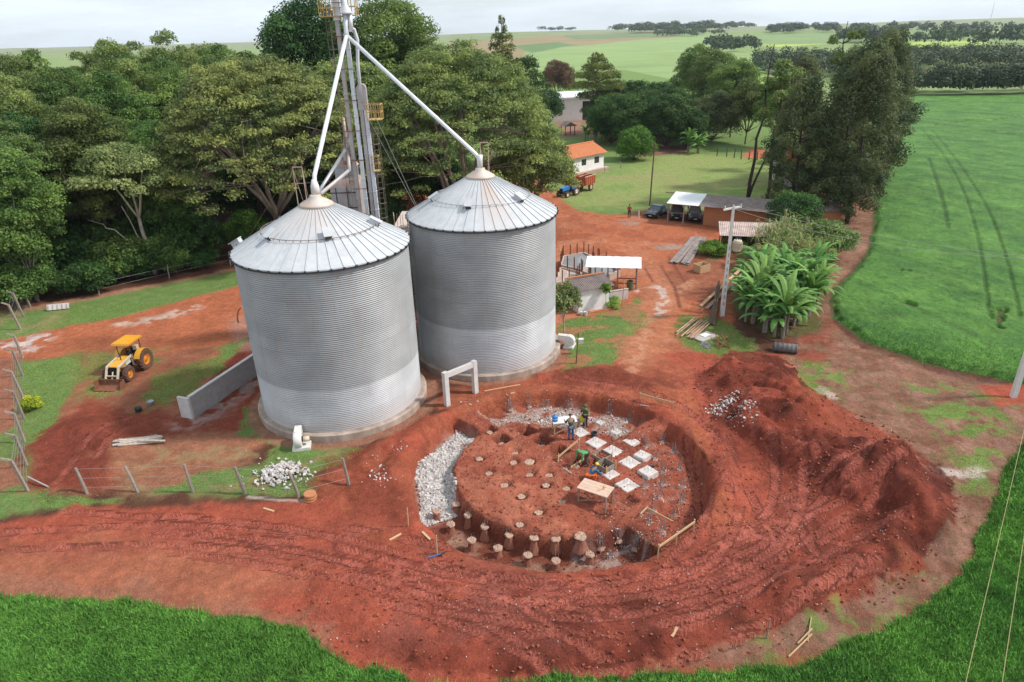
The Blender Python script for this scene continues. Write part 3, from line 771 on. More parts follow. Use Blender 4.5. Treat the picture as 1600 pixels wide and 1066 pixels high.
# ------------------------------------------------------------------ the crop, one canopy sheet and a fringe of blades
def crop_material():
    m, nt, b = new_mat("young_cereal"); L = nt.links.new
    geo = nd(nt, 'ShaderNodeNewGeometry'); at = nd(nt, 'ShaderNodeAttribute', attribute_name='tone')
    n1 = nd(nt, 'ShaderNodeTexNoise', Scale=.22, Detail=5.0, Roughness=.6); L(geo.outputs['Position'], n1.inputs['Vector'])
    n2 = nd(nt, 'ShaderNodeTexNoise', Scale=9.0, Detail=4.0, Roughness=.75); L(geo.outputs['Position'], n2.inputs['Vector'])
    c = nd(nt, 'ShaderNodeMixRGB'); c.inputs[1].default_value = (.060, .160, .028, 1); c.inputs[2].default_value = (.112, .245, .042, 1)
    r1 = nd(nt, 'ShaderNodeMapRange'); r1.inputs['From Min'].default_value = .35; r1.inputs['From Max'].default_value = .65; L(n1.outputs['Fac'], r1.inputs['Value'])
    L(r1.outputs[0], c.inputs[0])
    r2 = nd(nt, 'ShaderNodeMapRange'); r2.inputs['From Min'].default_value = .3; r2.inputs['From Max'].default_value = .7; r2.inputs['To Min'].default_value = .55; r2.inputs['To Max'].default_value = 1.45
    L(n2.outputs['Fac'], r2.inputs['Value'])
    n3 = nd(nt, 'ShaderNodeTexNoise', Scale=1.1, Detail=6.0, Roughness=.7); L(geo.outputs['Position'], n3.inputs['Vector'])
    r3 = nd(nt, 'ShaderNodeMapRange'); r3.inputs['From Min'].default_value = .3; r3.inputs['From Max'].default_value = .7; r3.inputs['To Min'].default_value = .68; r3.inputs['To Max'].default_value = 1.28; L(n3.outputs['Fac'], r3.inputs['Value'])
    m3 = nd(nt, 'ShaderNodeMath', operation='MULTIPLY'); L(r2.outputs[0], m3.inputs[0]); L(r3.outputs[0], m3.inputs[1])
    mm = nd(nt, 'ShaderNodeMath', operation='MULTIPLY'); L(m3.outputs[0], mm.inputs[0]); L(at.outputs['Fac'], mm.inputs[1])
    hs = nd(nt, 'ShaderNodeHueSaturation'); L(c.outputs[0], hs.inputs['Color']); L(mm.outputs[0], hs.inputs['Value'])
    L(hs.outputs[0], b.inputs['Base Color']); b.inputs['Roughness'].default_value = .7; b.inputs['Specular IOR Level'].default_value = .2
    bp = nd(nt, 'ShaderNodeBump', Strength=.9, Distance=.25); L(n2.outputs['Fac'], bp.inputs['Height']); L(bp.outputs[0], b.inputs['Normal'])
    return m
CMAT = crop_material()
tone = np.ones(NV)
crz = .36 + .20 * (fbm(GXf, GYf, 1.1, 701, 3) - .5) + .16 * (fbm(GXf, GYf, .35, 703, 2) - .5)
rows = fbm(GXf + .25 * GYf, GYf * .03, .9, 705, 3) * 1.6 - .3; tone *= .80 + .40 * fbm(GXf, GYf, 9, 707, 4, .6)
tone *= .86 + .28 * rows
for l_, w_, a_ in (([(1440, 205), (1475, 245), (1510, 310), (1532, 400), (1545, 500)], .16, .28), ([(1455, 205), (1495, 255), (1545, 330), (1575, 420), (1592, 500)], .16, .28),
                   ([(1425, 174), (1500, 178), (1600, 184)], .8, .35), ([(1425, 190), (1500, 200), (1600, 216)], .8, .3),
                   ([(1450, 250), (1470, 310), (1480, 360)], .25, .3), ([(1425, 160), (1600, 163)], .9, .25)):
    d, _, _ = polyline_dist(GXf, GYf, smooth_line([tuple(G0(a, b)[:2]) for a, b in l_], 3), 3)
    q = 1 - sst(w_ * .6, w_ * 1.4, d); tone *= 1 - a_ * q; crz -= .16 * q
bare = np.zeros(NV)
for l_, w_ in (([(1455, 197), (1490, 193), (1512, 190)], .9), ([(1545, 191), (1568, 187)], .8), ([(1558, 515), (1562, 488)], .35), ([(1418, 478), (1422, 480)], .5), ([(1405, 426), (1412, 428)], .4)):
    d, _, _ = polyline_dist(GXf, GYf, [tuple(G0(a, b)[:2]) for a, b in l_], 4)
    bare = np.maximum(bare, 1 - sst(w_ * .5, w_ * 1.3, d + warp2))
soft_edge = sst(0, .9, cedge) * (1 - bare)
czf = GZf + crz * soft_edge + .02 - .12 * (1 - soft_edge)
keep = (cedge.ravel() > -.25)[FQ].all(1)
FC = FQ[keep]; used, inv = np.unique(FC, return_inverse=True)
Vc = np.stack([GXf[used], GYf[used], czf[used]], 1)
crop = np_mesh("crop_field", Vc, inv.reshape(FC.shape), CMAT, None, True, {'tone': ('FLOAT', 'POINT', tone[used])})
tag(crop, "bright green young cereal crop curving round the red earthworks", "crop", kind='stuff')

rng_ = np.random.default_rng(7)
def interp_grid(x, y, arr):
    """bilinear look-up in the ground grid"""
    u = x / np.maximum(y, 62.0)
    j = np.clip(np.searchsorted(YS, y) - 1, 0, ny - 2); i = np.clip(np.searchsorted(US, u) - 1, 0, nx - 2)
    fy = np.clip((y - YS[j]) / (YS[j + 1] - YS[j]), 0, 1); fx = np.clip((u - US[i]) / (US[i + 1] - US[i]), 0, 1)
    A = arr.reshape(ny, nx)
    return (A[j, i] * (1 - fx) + A[j, i + 1] * fx) * (1 - fy) + (A[j + 1, i] * (1 - fx) + A[j + 1, i + 1] * fx) * fy
def ground_z(x, y): return float(interp_grid(np.array([x]), np.array([y]), GZf)[0])

def blades(n, xr, yr, dens_fn, hmin, hmax, w, seed):
    r = np.random.default_rng(seed)
    x = r.uniform(*xr, n); y = r.uniform(*yr, n)
    k = dens_fn(x, y) > r.uniform(0, 1, n); x = x[k]; y = y[k]
    return x, y
def blade_mesh(name, x, y, z, h, w, lean, seed, m, tonev, parent=None):
    r = np.random.default_rng(seed); n = len(x)
    a = r.uniform(0, 2 * np.pi, n); la = r.uniform(0, 2 * np.pi, n); le = lean * h * r.uniform(.2, 1, n)
    dx, dy = np.cos(a) * w / 2, np.sin(a) * w / 2; lx, ly = np.cos(la) * le, np.sin(la) * le
    V = np.empty((n, 3, 3))
    V[:, 0] = np.stack([x - dx, y - dy, z], 1); V[:, 1] = np.stack([x + dx, y + dy, z], 1); V[:, 2] = np.stack([x + lx, y + ly, z + h], 1)
    F = np.arange(3 * n).reshape(n, 3)
    return np_mesh(name, V.reshape(-1, 3), F, m, parent, False, {'tone': ('FLOAT', 'FACE', tonev)}, k=3)
# blades of the near crop
bx, by = [], []
r_ = np.random.default_rng(11)
for (x0, x1, y0, y1, n) in ((-36, 34, 15, 27, 900000), (14, 48, 22, 60, 750000), (16, 60, 44, 70, 160000)):
    x = r_.uniform(x0, x1, n); y = r_.uniform(y0, y1, n)
    e = interp_grid(x, y, cedge); u = np.abs(x / (y + 1)); k = (e > .12) & (u < 1.5) & (r_.uniform(0, 1, n) > sst(34, 62, np.hypot(x, y)) )
    bx.append(x[k]); by.append(y[k])
bx = np.concatenate(bx); by = np.concatenate(by)
tn = interp_grid(bx, by, tone) * np.random.default_rng(3).uniform(.75, 1.5, len(bx))
zz = interp_grid(bx, by, czf); gg = interp_grid(bx, by, GZf); hh = np.random.default_rng(4).uniform(.08, .26, len(bx)) + np.maximum(0, .12 - (zz - gg)) 
cb = blade_mesh("crop_blades", bx, by, zz - .04, hh, .055, 1.0, 5, CMAT, tn * 1.9)
tag(cb, "leaf blades standing up out of the near green crop", "crop", kind='stuff')
# ------------------------------------------------------------------ materials for made things
def galv(name, col, rough, metal, seam=True, streak=(.36, .25, .18), samt=.42):
    m, nt, b = new_mat(name); L = nt.links.new
    at = nd(nt, 'ShaderNodeAttribute', attribute_name='sheet')          # unrolled sheet coordinates: metres round, metres up
    br = nd(nt, 'ShaderNodeTexBrick', Scale=1.0); br.offset = .5
    br.inputs['Brick Width'].default_value = 2.7; br.inputs['Row Height'].default_value = .84; br.inputs['Mortar Size'].default_value = .012; br.inputs['Bias'].default_value = 0.0
    br.inputs['Color1'].default_value = rgba(tuple(v * .96 for v in col)); br.inputs['Color2'].default_value = rgba(tuple(min(1, v * 1.04) for v in col))
    br.inputs['Mortar'].default_value = rgba(tuple(v * .80 for v in col)); L(at.outputs['Vector'], br.inputs['Vector'])
    mp = nd(nt, 'ShaderNodeMapping'); mp.inputs['Scale'].default_value = (2.2, .10, 1); L(at.outputs['Vector'], mp.inputs['Vector'])
    no = nd(nt, 'ShaderNodeTexNoise', Scale=1.0, Detail=6.0, Roughness=.65); L(mp.outputs[0], no.inputs['Vector'])
    r = nd(nt, 'ShaderNodeMapRange'); r.inputs['From Min'].default_value = .52; r.inputs['From Max'].default_value = .75; r.inputs['To Max'].default_value = samt; L(no.outputs['Fac'], r.inputs['Value'])
    mx = nd(nt, 'ShaderNodeMixRGB'); mx.inputs[2].default_value = rgba(streak); L(r.outputs[0], mx.inputs[0]); L(br.outputs['Color'], mx.inputs[1])
    n2 = nd(nt, 'ShaderNodeTexNoise', Scale=.5, Detail=5.0); L(at.outputs['Vector'], n2.inputs['Vector'])
    r2 = nd(nt, 'ShaderNodeMapRange'); r2.inputs['From Min'].default_value = .3; r2.inputs['From Max'].default_value = .7; r2.inputs['To Min'].default_value = .86; r2.inputs['To Max'].default_value = 1.12; L(n2.outputs['Fac'], r2.inputs['Value'])
    hs = nd(nt, 'ShaderNodeHueSaturation'); L(mx.outputs[0], hs.inputs['Color']); L(r2.outputs[0], hs.inputs['Value'])
    sz = nd(nt, 'ShaderNodeSeparateXYZ'); L(at.outputs['Vector'], sz.inputs[0])
    dr = nd(nt, 'ShaderNodeMapRange'); dr.inputs['From Min'].default_value = .5; dr.inputs['From Max'].default_value = 1.7; dr.inputs['To Min'].default_value = .55; dr.inputs['To Max'].default_value = 0; L(sz.outputs[1], dr.inputs['Value'])
    dm = nd(nt, 'ShaderNodeMath', operation='MULTIPLY'); L(dr.outputs[0], dm.inputs[0]); L(n2.outputs['Fac'], dm.inputs[1])
    dx_ = nd(nt, 'ShaderNodeMixRGB'); dx_.inputs[2].default_value = (.38, .19, .13, 1); L(dm.outputs[0], dx_.inputs[0]); L(hs.outputs[0], dx_.inputs[1])
    L(dx_.outputs[0], b.inputs['Base Color']); b.inputs['Roughness'].default_value = rough; b.inputs['Metallic'].default_value = metal
    return m
M = {}
M['wall_old'] = galv('weathered_galvanised', (.335, .345, .35), .5, .12)
M['wall_new'] = galv('newer_galvanised', (.50, .515, .525), .45, .12, samt=.12)
M['roof'] = mat('roof_sheet', (.46, .47, .48), .6, .1, col2=(.56, .57, .58), scale=.8, bump=.05)
M['roof_cap'] = mat('rusty_white_cap', (.60, .57, .55), .6, .1, col2=(.50, .36, .27), scale=1.4)
M['dark_metal'] = mat('dark_steel', (.07, .075, .08), .5, .5, scale=6)
M['steel'] = mat('grey_steel', (.42, .44, .46), .45, .6, scale=3, amt=.6)
M['white_pipe'] = mat('white_painted_pipe', (.84, .86, .88), .4, .2, col2=(.62, .62, .62), scale=1.2)
M['casing'] = mat('elevator_casing', (.72, .74, .79), .45, .1, col2=(.58, .57, .58), scale=1.6)
M['casing_old'] = mat('old_elevator_casing', (.46, .46, .47), .55, .3, col2=(.42, .33, .28), scale=1.6)
M['rust'] = mat('rusty_iron', (.26, .11, .06), .85, .1, col2=(.15, .06, .035), scale=8, bump=.2)
M['rust_pale'] = mat('rust_stained_sheet', (.52, .46, .42), .6, .3, col2=(.42, .21, .13), scale=1.6)
M['yellow_rail'] = mat('faded_yellow_paint', (.60, .43, .13), .6, .0, col2=(.45, .27, .12), scale=6)
M['brown_rail'] = mat('brown_grey_bar', (.24, .19, .15), .7, .2, scale=5)
M['concrete'] = mat('concrete', (.47, .43, .40), .9, 0, col2=(.34, .29, .26), scale=2.0, bump=.3, bscale=25)
M['plinth'] = mat('stained_plinth', (.50, .41, .35), .9, 0, col2=(.22, .155, .12), scale=1.1, bump=.4, stretch=(1, 1, .5))
M['new_concrete'] = mat('fresh_concrete', (.62, .60, .58), .85, 0, col2=(.50, .47, .45), scale=2.2, bump=.2)
M['pale_concrete'] = mat('pinkish_concrete', (.56, .46, .40), .9, 0, col2=(.44, .34, .29), scale=.8, bump=.2)
M['grey_wall'] = mat('grey_wall', (.40, .39, .385), .9, 0, col2=(.33, .30, .29), scale=2.5, bump=.3)
M['wood'] = mat('sawn_wood', (.58, .40, .23), .8, 0, col2=(.44, .28, .15), scale=5, stretch=(1, 1, 8))
M['wood_grey'] = mat('weathered_wood', (.33, .27, .22), .9, 0, col2=(.20, .15, .12), scale=6, bump=.3, rand=.12)
M['wood_dark'] = mat('dark_wood', (.13, .085, .06), .9, 0, scale=6, bump=.3)
M['post'] = mat('old_post', (.34, .29, .25), .9, 0, col2=(.21, .17, .14), scale=7, bump=.4, rand=.15)
M['rubber'] = mat('dusty_rubber', (.085, .055, .045), .9, 0, col2=(.16, .075, .05), scale=6, bump=.3)
M['black'] = mat('black_plastic', (.02, .02, .022), .5, 0)
M['wire'] = mat('wire', (.42, .40, .36), .5, .5)
M['hose'] = mat('orange_hose', (.55, .22, .08), .6, 0)
M['yellow'] = mat('loader_yellow', (.72, .36, .025), .42, 0, col2=(.62, .30, .03), scale=4, spec=.5)
M['orange_rim'] = mat('orange_rim', (.66, .24, .03), .5, 0, scale=5)
M['cream'] = mat('cream_paint', (.62, .56, .44), .5, 0, col2=(.50, .38, .26), scale=5)
M['white_paint'] = mat('white_paint', (.74, .73, .71), .5, 0, col2=(.62, .58, .54), scale=3)
M['blue'] = mat('tractor_blue', (.035, .20, .52), .4, 0, spec=.5)
M['red'] = mat('trailer_red', (.46, .07, .035), .5, 0, col2=(.38, .12, .07), scale=3)
M['glass'] = mat('dark_glass', (.03, .045, .055), .08, 0, spec=.8)
M['tile'] = mat('clay_tiles', (.62, .235, .105), .85, 0, col2=(.50, .17, .075), scale=2.2, bump=.3)
M['whitewash'] = mat('whitewash', (.66, .63, .61), .9, 0, col2=(.50, .42, .38), scale=1.6, bump=.2)
M['brick'] = mat('orange_brick', (.47, .21, .10), .9, 0, col2=(.40, .165, .08), scale=3, bump=.3)
M['fibro'] = mat('old_fibre_cement', (.33, .27, .245), .9, 0, col2=(.19, .15, .14), scale=1.4, bump=.3)
M['zinc'] = mat('bright_zinc', (.86, .88, .90), .35, .15, scale=1, amt=.2)
M['white_roof'] = mat('white_roof_sheet', (.78, .79, .80), .5, 0, col2=(.70, .71, .71), scale=.7)
M['gravel'] = mat('grey_gravel', (.30, .30, .31), .95, 0, col2=(.20, .20, .21), scale=9, bump=1.0, bscale=30)

def cyl_sheet(name, r, z0, z1, pitch, amp, nseg, m, parent):
    per = 6; n = int(round((z1 - z0) / pitch)) * per
    z = np.linspace(z0, z1, n + 1); rr_ = r + amp * np.sin(2 * np.pi * np.arange(n + 1) / per)
    a = np.linspace(0, 2 * np.pi, nseg, endpoint=False)
    X = rr_[:, None] * np.cos(a); Y = rr_[:, None] * np.sin(a); Z = np.repeat(z[:, None], nseg, 1)
    V = np.stack([X, Y, Z], 2).reshape(-1, 3)
    i = np.arange(n * nseg).reshape(n, nseg); j = np.roll(i, -1, 1)
    F = np.stack([i, j, j + nseg, i + nseg], 2).reshape(-1, 4)
    S = np.stack([np.abs(((a + np.pi) % (2 * np.pi)) - np.pi)[None, :].repeat(n + 1, 0) * r, Z, 0 * Z], 2).reshape(-1, 3)
    return np_mesh(name, V, F, m, parent, True, {'sheet': ('FLOAT_VECTOR', 'POINT', S)})

SR, SE, SA = 5.33, 11.1, 14.2           # silo radius, eaves and peak
def roof_z(r): return SE + (SA - .25 - SE) * (1 - (r - .35) / (5.47 - .35))
def roof_hit(cx, cy, px, py):
    """where the line of sight meets this silo's roof cone"""
    z = 12.5
    for _ in range(40):
        p = G0(px, py, z); r = math.hypot(p[0] - cx, p[1] - cy); z = .5 * z + .5 * roof_z(max(.35, min(r, 5.4)))
    return p[0] - cx, p[1] - cy

def make_silo(cx, cy, zsplit, label, vents, rust_dir):
    t = thing("grain_silo", label, "grain silo", (cx, cy, 0), 0, "corrugated steel grain silos")
    MB().lathe([(5.72, -1.0), (5.72, .44), (5.62, .50), (5.0, .50)], n=72).build("foundation", M['plinth'], t)
    cyl_sheet("lower_wall", SR, .5, zsplit, .125, .021, 96, M['wall_new'], t)
    cyl_sheet("wall", SR + .012, zsplit, SE - .02, .125, .021, 96, M['wall_old'], t)
    nseg = 48; mb = MB(); V = []; F = []
    rows = [(5.48, SE - .10), (5.47, roof_z(5.47)), (3.2, roof_z(3.2)), (.95, roof_z(.95))]
    for (r, z) in rows:
        for k in range(nseg):
            a = 2 * math.pi * (k + .5) / nseg; V.append((r * math.cos(a), r * math.sin(a), z))
    for i in range(3):
        for k in range(nseg):
            F.append((i * nseg + k, i * nseg + (k + 1) % nseg, (i + 1) * nseg + (k + 1) % nseg, (i + 1) * nseg + k))
    mb.add(V, F)
    roof = mb.build("roof", M['rusty_roof_' + rust_dir[0]], t)
    rb = MB()
    for k in range(nseg):
        a = 2 * math.pi * (k + .5) / nseg; c, s_ = math.cos(a), math.sin(a)
        rb.beam((5.53 * c, 5.53 * s_, roof_z(5.53) + .025), (.95 * c, .95 * s_, roof_z(.95) + .025), .04, .05)
    rb.build("seam_ribs", M['roof'], t)
    eb = MB().lathe([(5.50, SE - .16), (5.515, SE - .16), (5.515, SE - .06), (5.50, SE - .06)], n=96, cap=False)
    for k in range(nseg):
        a = 2 * math.pi * (k + .5) / nseg; c, s_ = math.cos(a), math.sin(a)
        eb.box((5.545 * c, 5.545 * s_, SE - .05), (.08, .09, .15), a)
    eb.build("eaves_trim", M['dark_metal'], t)
    MB().lathe([(1.12, roof_z(1.12) + .05), (.98, roof_z(.98) + .12), (.36, SA - .12), (.34, SA), (.22, SA + .02)], n=32).build("cap", M['roof_cap'], t, True)
    hoop = MB(); pts = [(3.55 * math.cos(2 * math.pi * k / 48), 3.55 * math.sin(2 * math.pi * k / 48), roof_z(3.55) + .16) for k in range(49)]
    hoop.tube(pts, .022, 6, cap=False)
    for k in range(nseg):
        a = 2 * math.pi * (k + .5) / nseg; hoop.beam((3.55 * math.cos(a), 3.55 * math.sin(a), roof_z(3.55) + .05), (3.55 * math.cos(a), 3.55 * math.sin(a), roof_z(3.55) + .17), .03)
    hoop.build("hoop_rail", M['brown_rail'] if rust_dir[0] == 'a' else M['steel'], t)
    for (vx, vy) in vents:
        x, y = roof_hit(cx, cy, vx, vy); a = math.atan2(y, x); r = math.hypot(x, y); sl = math.atan2(SA - .25 - SE, 5.12)
        Mr = Matrix.Rotation(a, 3, 'Z') @ Matrix.Rotation(sl, 3, 'Y')
        c = Vector((x, y, roof_z(r) + .18))
        v = MB().box(c, (.62, .42, .30), Mr)
        v.box(c + Mr @ Vector((.05, 0, .19)), (.80, .52, .05), Mr)
        vo = v.build("roof_vent", M['roof'], roof)
        MB().box(c + Mr @ Vector((.335, 0, -.02)), (.05, .36, .24), Mr).build("vent_mouth", M['dark_metal'], roof)
    return t
def rusty_roof(name, az, w, amt, reach):
    """sheet metal with a tongue of rust running down one side"""
    m, nt, b = new_mat(name); L = nt.links.new
    tc = nd(nt, 'ShaderNodeTexCoord'); sx = nd(nt, 'ShaderNodeSeparateXYZ'); L(tc.outputs['Object'], sx.inputs[0])
    def mt(op, a, b_=None):
        n = nd(nt, 'ShaderNodeMath', operation=op)
        for i, q in enumerate((a, b_)):
            if q is None: continue
            if isinstance(q, (int, float)): n.inputs[i].default_value = q
            else: L(q, n.inputs[i])
        return n.outputs[0]
    ang = mt('ABSOLUTE', mt('SUBTRACT', mt('ARCTAN2', sx.outputs[1], sx.outputs[0]), R(az)))
    rad = mt('SQRT', mt('ADD', mt('MULTIPLY', sx.outputs[0], sx.outputs[0]), mt('MULTIPLY', sx.outputs[1], sx.outputs[1])))
    no = nd(nt, 'ShaderNodeTexNoise', Scale=1.5, Detail=6.0, Roughness=.65); L(tc.outputs['Object'], no.inputs['Vector'])
    def rg(v, a, b_, c, d):
        r = nd(nt, 'ShaderNodeMapRange'); L(v, r.inputs['Value'])
        for nm, q in zip(('From Min', 'From Max', 'To Min', 'To Max'), (a, b_, c, d)): r.inputs[nm].default_value = q
        return r.outputs[0]
    k = mt('MULTIPLY', mt('MULTIPLY', rg(ang, R(w) * .4, R(w) * 1.3, 1, 0), rg(rad, 1.0, reach, 1, 0)), rg(no.outputs['Fac'], .35, .6, .3, 1))
    k = mt('MULTIPLY', k, amt)
    c0 = nd(nt, 'ShaderNodeMixRGB'); c0.inputs[1].default_value = (.44, .45, .465, 1); c0.inputs[2].default_value = (.54, .55, .565, 1); L(rg(no.outputs['Fac'], .35, .65, 0, 1), c0.inputs[0])
    c1 = nd(nt, 'ShaderNodeMixRGB'); c1.inputs[2].default_value = (.50, .27, .15, 1); L(k, c1.inputs[0]); L(c0.outputs[0], c1.inputs[1])
    L(c1.outputs[0], b.inputs['Base Color']); b.inputs['Roughness'].default_value = .62; b.inputs['Metallic'].default_value = .05
    return m
M['rusty_roof_a'] = rusty_roof('roof_sheet_worn', -95, 60, .45, 3.8)
M['rusty_roof_b'] = rusty_roof('roof_sheet_rusted', -74, 16, .75, 6.5)
SLX, SLY, SRX, SRY = -11.8, 42.0, -1.9, 49.4
siloL = make_silo(SLX, SLY, 3.42, "nearer silo on the left with grey corrugated walls and cream stained cap", [(414, 349), (425, 371), (512, 370), (585, 351), (370, 378)], 'a')
siloR = make_silo(SRX, SRY, 3.92, "farther silo on the right with dark upper wall and orange rust streak on its roof", [(733, 323), (811, 313), (825, 297), (705, 291), (680, 312)], 'b')
def apex_frame(parent, dx, dy, h, m):
    f = MB(); z0 = roof_z(.9)
    for (a, b_) in ((-.28, 0), (.28, 0)):
        f.tube([(dx + a, dy, z0), (dx + a, dy, SA + h)], .03, 6); f.tube([(dx + a, dy, SA + h * .95), (dx + a * .6, dy + .9, z0 - .2)], .022, 6)
    f.tube([(dx - .28, dy, SA + h), (dx + .28, dy, SA + h)], .03, 6); f.tube([(dx - .28, dy, SA + h * .45), (dx + .28, dy, SA + h * .45)], .02, 6)
    f.build("hatch_frame", m, parent)
apex_frame(siloL, -.75, -.3, 1.75, M['rust_pale'])
apex_frame(siloR, .35, .35, 1.7, M['rust_pale'])
# caged ladder and landing on the farther silo
lad = MB(); cg = MB(); a0 = R(199); rl = SR + .18
def pol(r, a, z): return (r * math.cos(a), r * math.sin(a), z)
for s_ in (-1, 1): lad.beam(pol(rl, a0 + s_ * .04, .5), pol(rl, a0 + s_ * .04, 11.6), .05)
for k in range(36): lad.beam(pol(rl, a0 - .04, .8 + .3 * k), pol(rl, a0 + .04, .8 + .3 * k), .03)
for k in range(9):
    z = 2.6 + 1.0 * k
    cg.tube([pol(rl + d_, a0 + b_, z) for d_, b_ in ((0, -.07), (.45, -.075), (.75, 0), (.45, .075), (0, .07))], .022, 5)
for d_, b_ in ((.45, -.075), (.75, 0), (.45, .075)): cg.tube([pol(rl + d_, a0 + b_, 2.6), pol(rl + d_, a0 + b_, 11.6)], .018, 5)
lad.build("ladder", M['steel'], siloR); cg.build("ladder_cage", M['brown_rail'], siloR)
ld = MB(); ld.box(pol(SR + .6, R(190), 10.2), (1.0, 1.3, .08), R(190))
for b_ in (-.62, 0, .62):
    c, s_ = math.cos(R(190)), math.sin(R(190)); p = (pol(SR + 1.05, R(190), 0)[0] - s_ * b_, pol(SR + 1.05, R(190), 0)[1] + c * b_)
    ld.beam((p[0], p[1], 10.2), (p[0], p[1], 11.3), .05)
q = [(pol(SR + 1.05, R(190), 0)[0] - math.sin(R(190)) * b_, pol(SR + 1.05, R(190), 0)[1] + math.cos(R(190)) * b_) for b_ in (-.62, .62)]
for z in (10.75, 11.3): ld.beam((q[0][0], q[0][1], z), (q[1][0], q[1][1], z), .05)
ld.build("landing", M['rust_pale'], siloR)
MB().lathe([(.02, 0), (.32, .08), (.36, .25), (.02, .35)], c=pol(SR + .5, R(196), 9.0), n=14, axis='Y').build("flood_lamp", M['dark_metal'], siloR, True)
# the valve and orange hose on the nearer silo
hz = at_y(381, 480, 42.5); hp = Vector((hz[0] - SLX, hz[1] - SLY, hz[2]))
hh_ = MB(); hh_.tube([(-5.25, .3, hp.z), (hp.x - .1, hp.y, hp.z)], .10, 8); hh_.build("outlet_valve", M['white_paint'], siloL)
MB().tube(smooth_line([(hp.x - .05, hp.y, hp.z + .03), (hp.x - .35, hp.y - .05, hp.z - .1), (hp.x - .55, hp.y - .05, hp.z - .6), (hp.x - .6, hp.y, hp.z - 1.1)]), .055, 8).build("hose", M['hose'], siloL, True)

# ------------------------------------------------------------------ bucket elevators with their spouts
TY = 52.0
def atx(px, py, Y=TY): return at_y(px, py, Y)
tow = thing("bucket_elevator", "tall bucket elevator with white spouts reaching both silo peaks", "grain elevator", (-11.3, TY, 0))
def T(p): return (p[0] + 11.3, p[1] - TY, p[2])
xa = atx(567, 271).x; xb = atx(555.5, 271).x
for x, nm, mm in ((xa, "leg_casing", M['casing']), (xb, "leg_casing", M['casing_old'])):
    c = MB().box(T((x, TY, 13.6)), (.25, .30, 27.2))
    for k in range(18): c.box(T((x, TY, 1.2 + 1.5 * k)), (.31, .36, .05))
    c.build(nm, mm, tow)
for k in range(12):
    z = 2 + 2.1 * k; MB().beam(T((xb - .25, TY - .24, z)), T((xa + .2, TY - .24, z)), .045).build("tie_bar", M['rust'], tow)
p0 = atx(540.5, 22, TY - .7); p1 = atx(541.5, 60, TY - .7)
hd = MB(); hd.lathe([(.42, 0), (.42, .10), (.15, .62), (.15, 2.2)], c=T((p0.x, p0.y, p0.z)), n=16); hd.build("spout_head", M['white_pipe'], tow, True)
def spout(pts, r, mm, name="spout", n=14): return MB().tube([T(p) for p in pts], r, n).build(name, mm, tow, True)
zj = p1.z
spout([(p0.x - .02, p0.y, p0.z), (p1.x, p1.y, zj + .3), (p1.x, p1.y, zj - .2)], .14, M['casing'], "down_pipe")
spout([(p1.x, p1.y, zj + .15), (SLX, SLY + .5, SA + 1.1), (SLX, SLY + .15, SA + .45)], .135, M['white_pipe'])
MB().lathe([(.28, 0), (.26, .5), (.14, .9)], c=T((SLX, SLY + .2, SA)), n=14).build("inlet_cone", M['white_paint'], tow, True)
spout([(p1.x + .1, p1.y, zj + .1), (SRX - .25, SRY + .12, SA + .95), (SRX - .05, SRY + .05, SA + .6)], .135, M['white_pipe'])
MB().lathe([(.20, 0), (.20, .55), (.24, .9)], c=T((SRX, SRY, SA)), n=14).build("inlet_cone", M['white_paint'], tow, True)
q0 = atx(546.5, 22, TY - .6); q1 = atx(549, 50, TY - .6); q2 = atx(555, 52, TY - .2); q3 = atx(559, 100, TY); q4 = atx(565, 160, TY)
spout([q0, q1], .15, M['white_pipe'], "down_pipe")
spout([atx(548, 44, TY - .55), atx(553, 46, TY - .3), q2 + Vector((.1, 0, -.4)), q3, q4], .12, M['casing'], "down_pipe")
# old leaning pipes beside the drier
spout([atx(545, 205, TY + .5), atx(543, 232, TY + .5), atx(546, 266, TY - 1.2), atx(501, 303, 44.5)], .13, M['casing_old'])
spout([atx(541, 232, TY), atx(497, 302, 45.5)], .12, M['steel'])
# yellow platforms
def cage_box(o, c, sx, sy, h, nx_, ny_, mm, name="platform"):
    f = MB(); x0, x1, y0, y1 = c[0] - sx / 2, c[0] + sx / 2, c[1] - sy / 2, c[1] + sy / 2; z = c[2]
    f.box((c[0], c[1], z), (sx, sy, .06))
    for zz_ in (z + h * .5, z + h):
        for a, b_ in (((x0, y0), (x1, y0)), ((x1, y0), (x1, y1)), ((x1, y1), (x0, y1)), ((x0, y1), (x0, y0))): f.beam((*a, zz_), (*b_, zz_), .05)
    for i in range(nx_ + 1):
        for yy in (y0, y1): f.beam((x0 + sx * i / nx_, yy, z), (x0 + sx * i / nx_, yy, z + h), .05)
    for i in range(1, ny_):
        for xx in (x0, x1): f.beam((xx, y0 + sy * i / ny_, z), (xx, y0 + sy * i / ny_, z + h), .05)
    return f.build(name, mm, o)
pc = atx(515, 26, TY + .2)
cage_box(tow, T((pc.x + .25, pc.y, pc.z)), 1.6, 1.2, 1.05, 3, 2, M['yellow_rail'])
pc2 = atx(548, 24, TY + 1.2)
cage_box(tow, T((pc2.x, pc2.y, pc2.z)), .9, 1.0, 1.1, 2, 2, M['yellow_rail'])
pm = atx(525, 8, TY + .1); MB().box(T((pm.x, pm.y, pm.z)), (.42, .7, 1.9)).build("head_box", M['casing'], tow)
